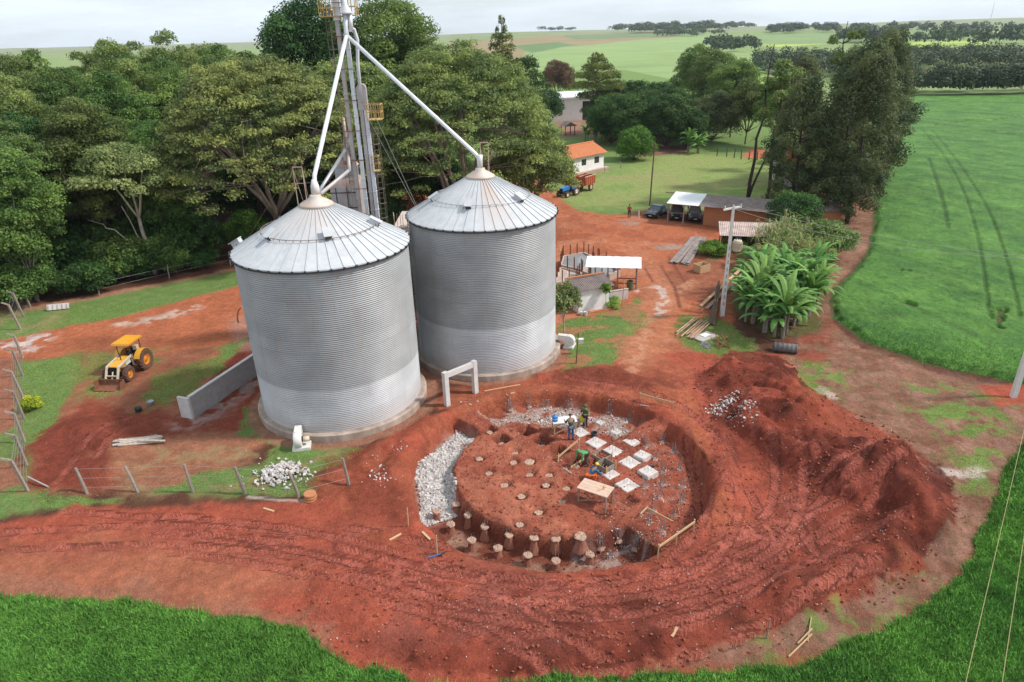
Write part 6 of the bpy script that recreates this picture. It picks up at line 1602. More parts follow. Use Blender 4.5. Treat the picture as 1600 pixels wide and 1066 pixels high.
def tree(name, label, loc, h, Rr, lm, seed, trunk_h=None, nl=26, size=.24, bark='bark', lean=(0, 0), flat=.75, group=None, cover=1.5, elong=1.0, droop=0.0, zcut=-.4, lobe=.34, cat="tree", tr=.22, limb_step=3, maxn=60000, sub=1.0):
    rnd = random.Random(seed); t = thing(name, label, cat, loc, 0, group)
    th_ = trunk_h if trunk_h is not None else h * .45
    cz = th_ + (h - th_) * .45; rz = (h - th_) * .55; lobes = []
    cx, cy = lean[0] * cz, lean[1] * cz
    for k in range(nl):
        u = (k + .5) / nl; ph = k * 2.399963 + rnd.uniform(-.4, .4); zz_ = 1 - 1.55 * u
        rr_ = math.sqrt(max(0, 1 - zz_ * zz_)); q = rnd.uniform(.62, .86)
        lr = lobe * Rr * rnd.uniform(.7, 1.25)
        lobes.append((cx + Rr * rr_ * math.cos(ph) * q, cy + Rr * rr_ * math.sin(ph) * q, cz + rz * zz_ * q, lr, lr, lr * flat, min(1, max(0, rnd.gauss(.5, .26)))))
    for k in range(max(3, nl // 6)):
        lobes.append((cx + rnd.uniform(-.3, .3) * Rr, cy + rnd.uniform(-.3, .3) * Rr, cz + rnd.uniform(-.4, .3) * rz, Rr * .4, Rr * .4, rz * .4, rnd.uniform(.0, .3)))
    top = Vector((lean[0] * th_, lean[1] * th_, th_))
    forks = [(wiggle((0, 0, -.4), top, 4, tr * .5, rnd), tr, tr * .7)]
    for k in range(0, nl, limb_step):
        L_ = lobes[k]; forks.append((wiggle(top - Vector((0, 0, rnd.uniform(0, .25) * th_)), (L_[0], L_[1], L_[2]), 4, Rr * .07, rnd, sag=-.05 * Rr), tr * .5, tr * .12))
    limbs(t, None, forks, M[bark], tr)
    leaves("crown", lobes, size, lm, seed, cover, elong=elong, droop=droop, zcut=zcut, parent=t, maxn=maxn)
    return t

# fast ground look-up for the distance
_fs = 60 * 1.004 ** np.arange(0, 1150)
def GF(px, py):
    d = ray(px, py); t = _fs / d[1]; xs = d[0] * t; ys = d[1] * t; zs = CAM_H + d[2] * t
    b_ = np.nonzero(zs <= far_z(xs, ys))[0]; i = b_[0] if len(b_) else len(xs) - 1
    return Vector((xs[i], ys[i], far_z(xs[i:i + 1], ys[i:i + 1])[0]))

# --- the wood on the left: a few kinds of tree, each built once and copied
kinds = []
for i, (lm_, Rr, h, nl, lob, fl, bark) in enumerate((('forest', 4.6, 15.5, 34, .30, .62, 'bark_grey'), ('forest_b', 5.2, 16.5, 38, .27, .55, 'bark_grey'), ('forest', 4.0, 14.0, 30, .33, .7, 'bark'),
                                                ('dark', 4.4, 14.5, 30, .32, .7, 'bark'), ('forest_b', 4.8, 17.5, 36, .28, .6, 'bark_pale'))):
    lab = ["mid green broadleaf tree with domed crown in the wood left of the silos", "olive green spreading tree with layered crown in the wood left of the silos", "smaller rounded green tree in the wood left of the silos",
           "dark green dense tree in the wood left of the silos", "tall yellowish green tree with pale limbs in the wood left of the silos"][i]
    kinds.append((tree("forest_tree", lab, (0, 0, -100), h, Rr, LM[lm_], 100 + i, h * .14, int(nl * 1.9), .18, bark, flat=fl, group="trees of the wood on the left", cover=1.3, lobe=lob * .78, tr=.15, limb_step=11), h, Rr))
rnd = random.Random(77); placed = []; ft = []
for row in range(11):
    yb = 64 + row * 6.6
    x = -118.0 + (row % 2) * 3
    while x < 8:
        X_ = x + rnd.uniform(-1.6, 1.6); Y_ = yb + rnd.uniform(-1.6, 1.6) - max(0, (-X_ - 40)) * .12; x += rnd.uniform(5.6, 7.4)
        u = X_ / Y_
        edge_y = 58.5 + (X_ + 47) * .80 if X_ > -47 else 58.5
        if Y_ < edge_y + 4.5 or u < -1.0: continue
        if math.hypot(X_ + 37.5, Y_ - 68.5) < 6.5: continue
        if X_ > -38 and Y_ < 94: continue                          # room for the spreading trees
        if u > -.06 or (u > -.20 and Y_ < 116): continue
        ft.append((X_, Y_))
first = [True] * 5
KIND_W = ["mid green domed tree", "olive green layered tree", "small rounded green tree", "dark green dense tree", "yellowish pale limbed tree"]
def px_of(x, y, z):
    q = Vector((x, y, z - CAM_H)); c_ = AX.transposed() @ q
    return 800 + FOC * c_.x / c_.z, 533 + FOC * c_.y / c_.z
def wood_label(kind, x, y):
    px_, _ = px_of(x, y, 8); row = "front row" if y < 72 else "second rank" if y < 82 else "third rank" if y < 94 else "rear ranks" if y < 112 else "skyline"
    side = "left edge of the picture" if px_ < 20 else "far left" if px_ < 75 else "left" if px_ < 130 else "middle left" if px_ < 190 else "middle" if px_ < 260 else "middle right" if px_ < 330 else "right" if px_ < 400 else "far right, behind the spreading crowns" if px_ < 520 else "part hidden by the bucket elevator"
    return kind + " of the wood, " + row + ", " + side
for n_, (X_, Y_) in enumerate(ft):
    k = rnd.choices(range(5), [4, 4, 3, 1, 2])[0]
    src, h, Rr = kinds[k]; sc = rnd.uniform(.92, 1.15) * (1.0 + .12 * sst(75, 120, np.array(Y_)))
    hgt = sc * (1.06 + .16 * sst(66, 90, np.array(Y_)))
    if X_ > -38 and Y_ < 116: hgt *= .9
    wl_ = wood_label(KIND_W[k], X_, Y_)
    if first[k]: src['label'] = wl_; src.location = (X_, Y_, gz(X_, Y_)); src.rotation_euler = (0, 0, rnd.uniform(0, 6.28)); src.scale = (sc, sc, hgt); first[k] = False
    else: dup(src, (X_, Y_, gz(X_, Y_)), rnd.uniform(0, 6.28), wl_, scale=(sc, sc, hgt))
# understory shrubs along the forest edge
sh = tree("shrub", "dark leafy shrub under the trees along the forest edge", (0, 0, -100), 3.4, 2.4, LM['forest'], 131, .5, 20, .18, group="shrubs along the forest edge", cover=1.6, lobe=.36, cat="shrub", tr=.08)
sh2 = tree("shrub", "small dark evergreen shrub in the shade of the forest edge", (0, 0, -100), 2.6, 2.0, LM['dark'], 132, .3, 18, .18, group="shrubs along the forest edge", cover=1.6, lobe=.36, cat="shrub", tr=.07)
spots = []
for k in range(34):
    if k % 4 == 1 and k < 30: continue
    f = k / 33; X_ = -56 + 26 * f + rnd.uniform(-1, 1) if k < 30 else rnd.uniform(-30, -16); ey = 60.5 + (X_ + 47) * .80 if X_ > -47 else 60.5
    spots.append((X_, ey + rnd.uniform(1.5, 6.5)))
for k in range(16): spots.append((rnd.uniform(-33, -14), rnd.uniform(76, 90)))
for k, (X_, Y_) in enumerate(spots):
    if math.hypot(X_ + 37.5, Y_ - 67.0) < 2.6: continue
    s_ = (sh, sh2)[k % 5 < 3 or k > 26]; sc = rnd.uniform(.55, 1.5)
    pq = px_of(X_, Y_, 1)[0]; place = "at the left edge" if pq < 30 else "behind the bent post fence" if pq < 75 else "above the ribbed white slab" if pq < 120 else "left of the pale trunked tree" if pq < 200 else "at the pale trunked tree" if pq < 260 else "right of the pale trunked tree" if pq < 330 else "next to the nearer silo roof" if pq < 420 else "behind the silos"
    lb = ("dark evergreen shrub " if s_ is sh2 else "leafy green shrub ") + place + (", " + ("low" if sc < .85 else "middling" if sc < 1.05 else "tall")) + (", front" if k % 2 else ", rear") + " of the forest edge"
    if s_.location.z < -50: s_.location = (X_, Y_, gz(X_, Y_)); s_.scale = (sc,) * 3; s_['label'] = lb
    else: dup(s_, (X_, Y_, gz(X_, Y_)), rnd.uniform(0, 6.28), lb, scale=sc)
for q_, (X_, Y_) in enumerate(((-50, 68), (-47, 71), (-44.5, 73), (-42, 75), (-39.5, 76.5), (-36, 76), (-48, 76), (-43, 79))):
    dup(sh2, (X_, Y_, gz(X_, Y_)), q_ * 1.3, "deep shaded evergreen shrub behind the pale trunked tree, " + ["leftmost", "second from the left, front", "third from the left, front", "middle of the front line", "right of the trunk line", "rightmost", "left one of the back pair", "right one of the back pair"][q_], scale=(1.7, 1.7, 1.9))
c = G(368, 412); tree("shrub", "bright leafy bush beside the left rim of the nearer silo roof", (c.x + .6, c.y + 3.5, c.z), 5.2, 2.6, LM['bright'], 133, 1.0, 20, .2, cat="shrub", tr=.1)
c = G(300, 405); tree("shrub", "mid green bush between the pale trunked tree and the silo", (c.x, c.y + 2.5, c.z), 4.2, 2.8, LM['forest'], 134, .8, 22, .2, cat="shrub", tr=.1)
fd = kinds[3][0]
for k in range(26):
    X_ = rnd.uniform(-37, -8); Y_ = rnd.uniform(88, 104); c = (X_, Y_, gz(X_, Y_)); dup(fd, c, rnd.uniform(0, 6.28), "dark low tree under the spreading crowns, " + ("left" if px_of(*c)[0] < 450 else "right") + " of the elevator, " + ("near" if Y_ < 93 else "middle" if Y_ < 99 else "far"), "low dark trees under the spreading crowns", scale=(.75, .75, rnd.uniform(.55, .72)))
# front tree with a pale forked trunk
c = G(238, 432); rnd = random.Random(9)
t = thing("pale_trunk_tree", "light olive tree with whitish forked trunk at the forest edge", "tree", (c.x, c.y + .8, c.z))
lobes = []
for k in range(34):
    a = k * 2.4; q = math.sqrt((k + .5) / 34); lobes.append((-.6 + 4.6 * q * math.cos(a), 3.6 * q * math.sin(a), 13.2 - 3.6 * q * q + rnd.uniform(-.7, .7), rnd.uniform(1.0, 1.7), rnd.uniform(1.0, 1.6), rnd.uniform(.6, .9), rnd.uniform(.2, .95)))
forks = [(wiggle((0, 0, -.3), (-.25, 0, 6.2), 5, .12, rnd), .26, .18), (wiggle((-.25, 0, 6.2), (1.3, 0, 11), 4, .15, rnd), .15, .06), (wiggle((-.25, 0, 6.2), (-.7, .3, 11.6), 4, .15, rnd), .14, .06),
         (wiggle((-.25, 0, 6.2), (-2.3, -.2, 10.8), 4, .2, rnd), .13, .05), (wiggle((0, 0, .8), (-2.8, -.6, 5.2), 5, .2, rnd, .3), .13, .06), (wiggle((-2.8, -.6, 5.2), (-5.2, -.8, 6.4), 4, .2, rnd), .07, .025), (wiggle((0, 0, 1.6), (-1.6, -.3, 7.6), 4, .15, rnd), .10, .04)]
limbs(t, None, forks, M['bark_pale'], .2); leaves("crown", lobes, .2, LM['pale'], 41, 1.5, parent=t)

# --- the two spreading feathery trees behind the silos
def spreading(label, loc, Rr, z_edge, z_top, seed, skew=(0, 0), squash=.9):
    rnd = random.Random(seed); t = thing("spreading_tree", label, "tree", loc); lobes = []; forks = []
    N = 430
    for k in range(N):
        a = k * 2.399963; q = math.sqrt((k + .5) / N) * rnd.uniform(.93, 1.04)
        z = z_edge + (z_top - z_edge) * max(0, 1 - min(1.0, q) ** 2.6) ** .8 * rnd.uniform(.90, 1.03) + rnd.uniform(-.6, .6)
        lobes.append((skew[0] * q + Rr * q * math.cos(a), skew[1] * q + Rr * squash * q * math.sin(a), z, rnd.uniform(.6, 1.3), rnd.uniform(.6, 1.3), rnd.uniform(.35, .75), min(1, max(0, rnd.gauss(.5, .30)))))
    for k in range(60):
        a = rnd.uniform(0, 6.28); q = rnd.uniform(.3, .9); z = z_edge + (z_top - z_edge) * (1 - q ** 2.2) * .72
        lobes.append((Rr * q * math.cos(a), Rr * squash * q * math.sin(a), z, 1.6, 1.6, .5, rnd.uniform(0, .25)))
    hub = Vector((0, 0, max(3.2, z_edge * .55))); forks.append((wiggle((0, 0, -.5), hub, 3, .15, rnd), .55, .42))
    mains = []
    for k in range(9):
        a = k * .698 + rnd.uniform(-.2, .2); q = .55; e = Vector((Rr * q * math.cos(a), Rr * squash * q * math.sin(a), z_edge + (z_top - z_edge) * .62))
        w = wiggle(hub - Vector((0, 0, rnd.uniform(0, .8))), e, 5, .45, rnd, -.5); forks.append((w, .26, .09)); mains.append((w, a))
    for w, a in mains:
        for j in range(9):
            s0 = w[rnd.randint(2, 5)]; aa = a + rnd.uniform(-.55, .55); q = rnd.uniform(.6, 1.0)
            e = Vector((Rr * q * math.cos(aa), Rr * squash * q * math.sin(aa), z_edge + (z_top - z_edge) * (1 - q ** 2.2) + .15)); forks.append((wiggle(s0, e, 4, .35, rnd, .2), .075, .02))
    for k in range(60):
        L_ = lobes[rnd.randint(0, N - 1)]; p = Vector(L_[:3]); forks.append((wiggle(p - Vector((p.x * .16, p.y * .16, .8)), p + Vector((p.x * .05, p.y * .05, .75)), 3, .2, rnd), .035, .012))
    limbs(t, None, forks, M['bark_grey'], .3, n=5); leaves("crown", lobes, .155, LM['acacia'], seed, 1.15, up=.4, jit=.8, elong=2.0, zcut=-.3, parent=t, maxn=150000, shell=(.3, 1.35)); return t
c = at_y(430, 330, 79); spreading("left of two huge spreading feathery trees, with bare grey limbs behind the nearer silo", (c.x, 79, 0), 12.4, 7.4, 20.4, 51)
c = at_y(722, 330, 83); spreading("right of two huge spreading feathery trees, arching over the farmhouse", (c.x, 83, 0), 12.2, 7.2, 20.9, 52, (.4, -.2))
c = at_y(832, 330, 84); spreading("lower spreading feathery tree whose boughs hang in front of the orange roof", (c.x, 84, 0), 4.7, 6.0, 11.0, 53)
c = at_y(568, 330, 90); spreading("spreading feathery crown filling the view right behind the elevator legs", (c.x, 90, 0), 8.0, 9.0, 19.5, 54)
# tall round trees against the sky
c = at_y(497, 200, 112); tree("tall_round_tree", "left of two tall dense round trees standing against the sky behind the elevator", (c.x, 112, 0), 29.5, 8.0, LM['dark'], 61, 12, 46, .30, flat=.8, lobe=.27, tr=.4, cover=1.5)
c = at_y(622, 200, 110); tree("tall_round_tree", "right of two tall dense round trees, bulging above the spreading crown", (c.x, 110, 0), 29.0, 7.8, LM['forest'], 62, 12, 46, .30, flat=.8, lobe=.27, tr=.4, cover=1.5)
c = at_y(345, 200, 125); tree("silvery_tree", "silvery grey rounded tree top on the skyline left of the tower", (c.x, 125, 0), 23.5, 5.0, LM['pale'], 63, 10, 28, .28, tr=.3)
def conifer(label, loc, h, Rr, lm, seed, tiers, name="conifer", top_r=.12, plate=.28, z0=.18, size=.22, droop=.1):
    rnd = random.Random(seed); t = thing(name, label, "tree", loc); lobes = []; forks = [([(0, 0, -.4), (.1, .05, h * .5), (0, 0, h * .97)], .3, .06)]
    for k in range(tiers):
        f = k / (tiers - 1); z = h * (z0 + (1 - z0) * f) * .97; R_ = Rr * ((1 - f) ** .75 * (1 - top_r) + top_r) * rnd.uniform(.75, 1.1); nn = max(3, int(7 * (1 - f) + 3)); o_ = rnd.uniform(0, 6)
        for j in range(nn):
            a = o_ + j * 2 * math.pi / nn + rnd.uniform(-.25, .25); q = R_ * rnd.uniform(.55, .8)
            lobes.append((q * math.cos(a), q * math.sin(a), z + rnd.uniform(-.2, .3), R_ * .42, R_ * .42, max(.25, plate * h / tiers * 1.1), min(1, max(0, rnd.gauss(.5, .28)))))
            forks.append((wiggle((0, 0, z - .3), (q * math.cos(a), q * math.sin(a), z), 3, .1, rnd), .07, .03))
    limbs(t, None, forks, M['bark'], .3, n=5); leaves("crown", lobes, size, lm, seed, 1.4, elong=1.4, parent=t, zcut=-.3); return t
c = at_y(787, 150, 132); conifer("pointed yellowish green conifer on the skyline right of the tower", (c.x, 132, 0), 25.2, 5.6, LM['pine'], 71, 15, plate=.55)
c = at_y(822, 200, 128); tree("broad_tree", "dark bluish green tree at the right shoulder of the spreading tree", (c.x, 128, 0), 19.5, 4.6, LM['dark'], 72, 7, 28, .28, lobe=.3)
c = at_y(770, 200, 134); tree("broad_tree", "mid green tree filling below the pointed conifer", (c.x, 134, 0), 18.5, 5.5, LM['forest'], 73, 7, 28, .28)
c = at_y(715, 150, 128); tree("broad_tree", "olive tree top between the tall round tree and the conifer", (c.x, 128, 0), 20.0, 5.5, LM['forest_b'], 74, 7, 28, .28)
c = at_y(845, 230, 118); tree("broad_tree", "yellow green rounded tree in front of the white shed", (c.x - 4, 118, 0), 9.5, 3.4, LM['forest'], 76, 3, 24, .25)
c = G(866, 196); tree("mango_tree", "dark glossy tree directly in front of the white shed wall", (c.x - 1.5, c.y - 1, c.z), 9.5, 4.2, LM['dark'], 75, .8, 30, .25, cat="tree")
c = G(882, 168); tree("flowering_tree", "reddish brown leafed tree behind the white shed roof", (c.x - 1, c.y + 16, c.z), 14.5, 5.8, LM['red'], 77, 2, 40, .26, lobe=.26, flat=.9)
# layered pine in front of the barn
c = G(931, 214); rnd = random.Random(12); t = thing("layered_pine", "tall pine with flat layered yellowish boughs in front of the white shed", "tree", c); H_ = 17.2; lobes = []; forks = [([(0, 0, -.4), (.1, 0, 8), (-.1, 0, H_)], .32, .08)]
for z, R_, nn in ((6.0, 3.6, 6), (9.0, 5.0, 8), (11.2, 6.4, 10), (13.2, 5.4, 9), (15.0, 3.9, 8), (16.4, 2.2, 6), (17.2, 1.2, 4)):
    for j in range(nn):
        a = j * 6.283 / nn + rnd.uniform(-.3, .3); q = R_ * rnd.uniform(.55, .85); lobes.append((q * math.cos(a), q * math.sin(a), z + rnd.uniform(-.4, .4), R_ * .36, R_ * .36, .85, rnd.uniform(.2, .95))); forks.append((wiggle((0, 0, z - 1.2), (q * math.cos(a), q * math.sin(a), z), 3, .15, rnd), .08, .03))
limbs(t, None, forks, M['bark'], .3, n=6); leaves("crown", lobes, .24, LM['pine'], 78, 1.5, elong=1.4, parent=t)
# orchard
mg = tree("orchard_tree", "dense dark mango tree of the orchard above the lawn", (0, 0, -100), 10.5, 5.2, LM['dark'], 81, .4, 46, .27, group="dark orchard trees above the lawn", lobe=.28, flat=.8, tr=.2)
for i, (x, y, sc) in enumerate(((955, 226, 1.0), (985, 229, 1.05), (1014, 229, 1.0), (1040, 232, 1.0), (960, 208, 1.1), (995, 206, 1.15), (1030, 208, 1.1), (1060, 214, .95), (1072, 232, .8), (948, 216, .95), (1005, 217, 1.05), (1045, 219, 1.05))):
    c = GF(x, y)
    lb = "dark mango tree of the orchard, " + ["front left end", "front, behind the round citrus bush", "front, third from left", "front right, above the bare strip", "back left, by the layered pine", "back, second from left", "back, third from left", "back right end", "lowest one at the right end", "middle left, touching the layered pine", "in the middle of the clump", "middle right of the clump"][i]
    if i == 0: mg.location = c; mg.scale = (sc,) * 3; mg['label'] = lb
    else: dup(mg, c, rnd.uniform(0, 6.28), lb, scale=(sc, sc, sc * rnd.uniform(.95, 1.1)))
c = GF(991, 250); tree("round_bush", "bright round citrus bush at the edge of the lawn", c, 6.2, 3.8, LM['bright'], 83, .05, 34, .22, zcut=-.9, lobe=.32, cat="bush", tr=.12)
c = GF(1112, 222); tree("round_bush", "large dark purplish rounded bush right of the orchard", c, 10.5, 6.0, LM['casu'], 84, .4, 40, .25, lobe=.3, cat="bush", tr=.15)
for x, y, h, Rr, lm_, lb in ((1078, 190, 19.5, 6.4, 'forest', "loose crowned green tree behind the orchard, leftmost of its clump"), (1108, 205, 19.0, 6.0, 'euca', "light green loose tree in the middle of the clump behind the orchard"),
                             (1140, 215, 17.5, 5.8, 'forest', "green tree at the right of the clump behind the orchard"), (1164, 226, 13.5, 4.6, 'forest_b', "slim green tree beside the end of the wooden fence"), (1208, 232, 14.5, 4.6, 'bright', "yellow green tree behind the tall bare trunks")):
    c = GF(x, y); tree("broad_tree", lb, c, h, Rr, LM[lm_], 85 + x % 13, h * .2, 44, .26, lobe=.26, tr=.18)
# --- tall trees beside the crop
cas = []
for i, (h, Rr) in enumerate(((19, 4.2), (21, 4.8))):
    rnd = random.Random(200 + i); t = thing("tall_casuarina", "x", "tree", (0, 0, -100)); lobes = []; forks = [([(0, 0, -.5), (.3, .2, h * .4), (-.1, 0, h * .93)], .34, .06)]
    for k in range(62):
        f = (k + .5) / 62; z = 1.6 + (h - 1.6) * f ** .9; R_ = Rr * (.62 + .50 * math.sin(math.pi * min(1, f * 1.05 + .10))) * (1 - .50 * max(0, f - .6) / .4); a = k * 2.399; q = R_ * rnd.uniform(.5, 1.0)
        lobes.append((q * math.cos(a), q * math.sin(a), z, rnd.uniform(.85, 1.35), rnd.uniform(.85, 1.35), rnd.uniform(.7, 1.2), min(1, max(0, rnd.gauss(.48, .34)))))
        if k % 2 == 0: forks.append((wiggle((0, 0, z - 1.3), (q * math.cos(a), q * math.sin(a), z), 3, .2, rnd), .08, .03))
    limbs(t, None, forks, M['bark_dark'], .3, n=5); leaves("crown", lobes, .19, LM['casu'], 210 + i, 1.45, up=.25, jit=.45, elong=1.6, droop=.3, zcut=-.9, parent=t, maxn=80000, shell=(.45, 1.2)); cas.append(t)
CL = [(1232, 342, 0, .88, "leftmost of the tall dark grey green trees beside the crop"), (1262, 338, 0, .62, "lower dark tree in the gap where the salmon roof shows"), (1300, 347, 1, .84, "dark drooping tree just behind the round bush and small shed"),
      (1322, 350, 1, .92, "large dark drooping tree in the middle front of the tall group"), (1330, 312, 0, 1.05, "tall dark tree in the second rank of the group"), (1345, 300, 1, 1.0, "tall dark tree overhanging the edge of the crop"),
      (1358, 272, 1, 1.02, "rear tall dark tree against the green crop"), (1310, 280, 0, 1.0, "tall dark tree at the back of the group behind the salmon roof"), (1235, 290, 0, .95, "dark tree behind the leftmost of the tall group"), (1372, 245, 0, .95, "farthest tall dark tree along the crop edge")]
used_c = [False, False]
for x, y, k, sc, lb in CL:
    c = GF(x, y)
    if not used_c[k]: cas[k].location = c; cas[k].scale = (sc,) * 3; cas[k]['label'] = lb; cas[k]['group'] = "tall drooping trees beside the crop"; used_c[k] = True
    else: dup(cas[k], c, rnd.uniform(0, 6.28), lb, "tall drooping trees beside the crop", sc)
def gum(label, px, py, h, lean, crown_at, seed, Y=None, lm_='euca', second=None, bare=False, cr=1.0):
    c = GF(px, py); rnd = random.Random(seed); t = thing("gum_tree", label, "tree", c)
    top = Vector((lean[0], lean[1], h)); w = wiggle((0, 0, -.4), top, 7, .3, rnd); forks = [(w, .27, .05)]; lobes = []
    for k in range(crown_at):
        f = rnd.uniform(.60, 1.0); base = w[min(7, int(f * 7))]; e = base + Vector((rnd.uniform(-2.2, 2.2), rnd.uniform(-2, 2), rnd.uniform(.2, 1.8))) * cr; forks.append((wiggle(base, e, 3, .2, rnd), .06, .02))
        if not bare:
            for j in range(2): lobes.append((e.x + rnd.uniform(-.5, .5), e.y + rnd.uniform(-.5, .5), e.z + rnd.uniform(-.3, .3), rnd.uniform(.6, 1.1), rnd.uniform(.6, 1.1), rnd.uniform(.4, .8), rnd.uniform(.2, .9)))
        else:
            for j in range(4): forks.append((wiggle(base.lerp(e, .6), e + Vector((rnd.uniform(-1, 1), rnd.uniform(-1, 1), rnd.uniform(0, 1.2))), 2, .1, rnd), .025, .01))
    for k in range(10):
        base = w[rnd.randint(1, 4)]; forks.append((wiggle(base, base + Vector((rnd.uniform(-1.8, 1.8), rnd.uniform(-1, 1), rnd.uniform(-.8, .6))), 3, .15, rnd), .04, .012))
    if second: forks.append((wiggle((.1, 0, .1), second, 6, .25, rnd), .2, .06))
    limbs(t, None, forks, M['bark_dark'], .25, n=6)
    if lobes: leaves("crown", lobes, .22, LM[lm_], seed, 1.5, elong=1.3, droop=.3, parent=t)
    return t
gum("tall slender gum with forked black trunk rising from the lawn", 1168, 312, 20.5, (1.2, 0, 0), 12, 301, second=(3.4, 1, 9.5))
gum("tall slender gum with small high crown right of the forked one", 1196, 318, 19.0, (.6, 1, 0), 9, 302)
gum("dead bare treetop standing between the gums", 1214, 300, 20.0, (.2, 0, 0), 16, 303, bare=True)
gum("gum whose leafy top pokes above the dark trees", 1285, 262, 23.0, (.4, 0, 0), 16, 304)
# --- bushes and crops round the transformer pole
c = G(1236, 372); tree("round_bush", "large dark green round bush at the right end of the brick shed", c, 5.6, 3.0, LM['dark'], 91, .4, 30, .18, lobe=.3, cat="bush", tr=.12)
c = G(1290, 402); tree("round_bush", "light yellowish green bush right of the banana plants", c, 3.9, 2.7, LM['cane'], 92, .3, 30, .17, lobe=.3, cat="bush", tr=.12)
c = G(1268, 415); tree("round_bush", "dull olive bush in front of the light yellowish bush", c, 2.8, 1.9, LM['forest_b'], 93, .3, 20, .16, lobe=.34, cat="bush", tr=.1)
c = G(1116, 398); tree("round_bush", "low green shrub patch left of the transformer pole", c, 1.3, 1.8, LM['bright'], 94, .1, 18, .13, lobe=.3, cat="bush", tr=.05)
c = G(1152, 390); tree("round_bush", "dark low shrub under the lean-to roof", c, 1.6, 1.6, LM['forest'], 95, .1, 16, .13, lobe=.34, cat="bush", tr=.05)
def blade_strip(v, base, az, L_, w, rise, m_=7, fold=.35, curl=1.0, tip=.15):
    """one long arching leaf with a mid rib"""
    pts = []; d = Vector((math.cos(az), math.sin(az), 0)); s_ = Vector((-math.sin(az), math.cos(az), 0)); p = Vector(base); ang = rise
    for i in range(m_ + 1):
        pts.append(p.copy()); p = p + (d * math.cos(ang) + Vector((0, 0, math.sin(ang)))) * L_ / m_; ang -= curl * (.16 + .32 * i / m_) * 7 / m_
    V = []; F = []
    for i, q in enumerate(pts):
        f = i / m_; ww = w * (math.sin(math.pi * min(1, .12 + .88 * f)) ** .6 if f < 1 else tip) * .5
        V += [q + s_ * ww - Vector((0, 0, ww * fold)), q + Vector((0, 0, 0)), q - s_ * ww - Vector((0, 0, ww * fold))]
    for i in range(m_):
        a = 3 * i; F += [(a, a + 1, a + 4, a + 3), (a + 1, a + 2, a + 5, a + 4)]
    v.add(V, F)
def set_tone(o, seed, lo=0, hi=1, per=14):
    r = np.random.default_rng(seed); n = len(o.data.polygons); tn = np.repeat(r.uniform(lo, hi, n // per + 1), per)[:n]; a = o.data.attributes.new('tone', 'FLOAT', 'FACE'); a.data.foreach_set('value', tn.astype(np.float32))
def banana(label, loc, h, nleaf, L_, seed, group="banana plants beside the transformer pole"):
    rnd = random.Random(seed); t = thing("banana_plant", label, "banana plant", loc, 0, group)
    st = MB()
    stems = [(0, 0, h)] + [(rnd.uniform(-.7, .7), rnd.uniform(-.7, .7), h * rnd.uniform(.55, .8)) for _ in range(2)]
    lf = MB()
    for (x, y, hh_) in stems:
        st.tube([(x, y, -.2), (x * 1.1, y * 1.1, hh_)], .13, 8, .07)
        for k in range(nleaf): blade_strip(lf, (x * 1.1, y * 1.1, hh_ - .1), k * 2.4 + rnd.uniform(-.3, .3), L_ * rnd.uniform(.75, 1.1) * (hh_ / h) ** .5, .47, rnd.uniform(.6, 1.45), 8, .30, rnd.uniform(.6, 1.2))
    st.build("stem", M['bark_grey'], t); o = lf.build("leaves", LM['banana'], t); set_tone(o, seed); return t
bn_ = [banana("tall banana plant with arching leaves", (0, 0, -100), 2.5, 9, 3.0, 401), banana("banana plant with broad arching leaves", (0, 0, -100), 2.0, 9, 2.7, 402)]
BS = [(1222, 528, 1.0), (1196, 520, .95), (1175, 505, .9), (1240, 508, .95), (1262, 495, .95), (1215, 498, 1.05), (1190, 485, 1.0), (1160, 480, .85), (1232, 478, 1.0), (1258, 468, .95), (1276, 478, .85), (1205, 462, 1.0), (1180, 455, .9), (1240, 450, .95), (1270, 448, .85), (1208, 512, 1.0), (1182, 494, .95), (1226, 490, 1.05), (1248, 482, 1.0), (1170, 468, .95), (1222, 464, 1.0), (1252, 460, 1.0)]
BS = [(a_, b_, c_ * 1.13) for a_, b_, c_ in BS]
names_b = ["front large banana plant nearest the grey pipe", "banana plant front left, beside the pole foot", "banana plant touching the foot of the transformer pole", "banana plant right front of the clump", "banana plant at the right edge by the bare soil", "tall banana plant in the middle of the clump",
           "banana plant just right of the pole at mid height", "small banana plant left of the clump", "central rear banana plant", "rear right banana plant", "low banana plant on the crop side", "banana plant behind the middle one", "banana plant near the wooden beams", "banana plant at the back below the cane", "back right banana plant near the yellowish bush", "banana plant second from the front", "banana plant behind the pole foot one", "banana plant inside the clump, front centre", "banana plant inside the clump, front right", "banana plant left of the clump at mid height", "banana plant inside the clump, rear centre", "banana plant inside the clump, rear right"]
for i, (x, y, sc) in enumerate(BS):
    c = G(x, y)
    if i < 2: bn_[i].location = c; bn_[i].scale = (sc,) * 3; bn_[i]['label'] = names_b[i]
    else: dup(bn_[i % 2], c, rnd.uniform(0, 6.28), names_b[i], scale=sc)
for i, (x, y, sc, lb) in enumerate(((930, 226, 1.3, "pale banana plant left of the orchard"), (946, 222, 1.2, "banana plant beside the layered pine"), (915, 222, 1.0, "banana plant behind the farmhouse roof"), (1090, 240, 1.2, "left banana plant at the top right of the lawn"), (1076, 238, 1.1, "banana plant under the orchard edge"))):
    dup(bn_[i % 2], GF(x, y), rnd.uniform(0, 6), lb, "banana plants round the orchard", sc)
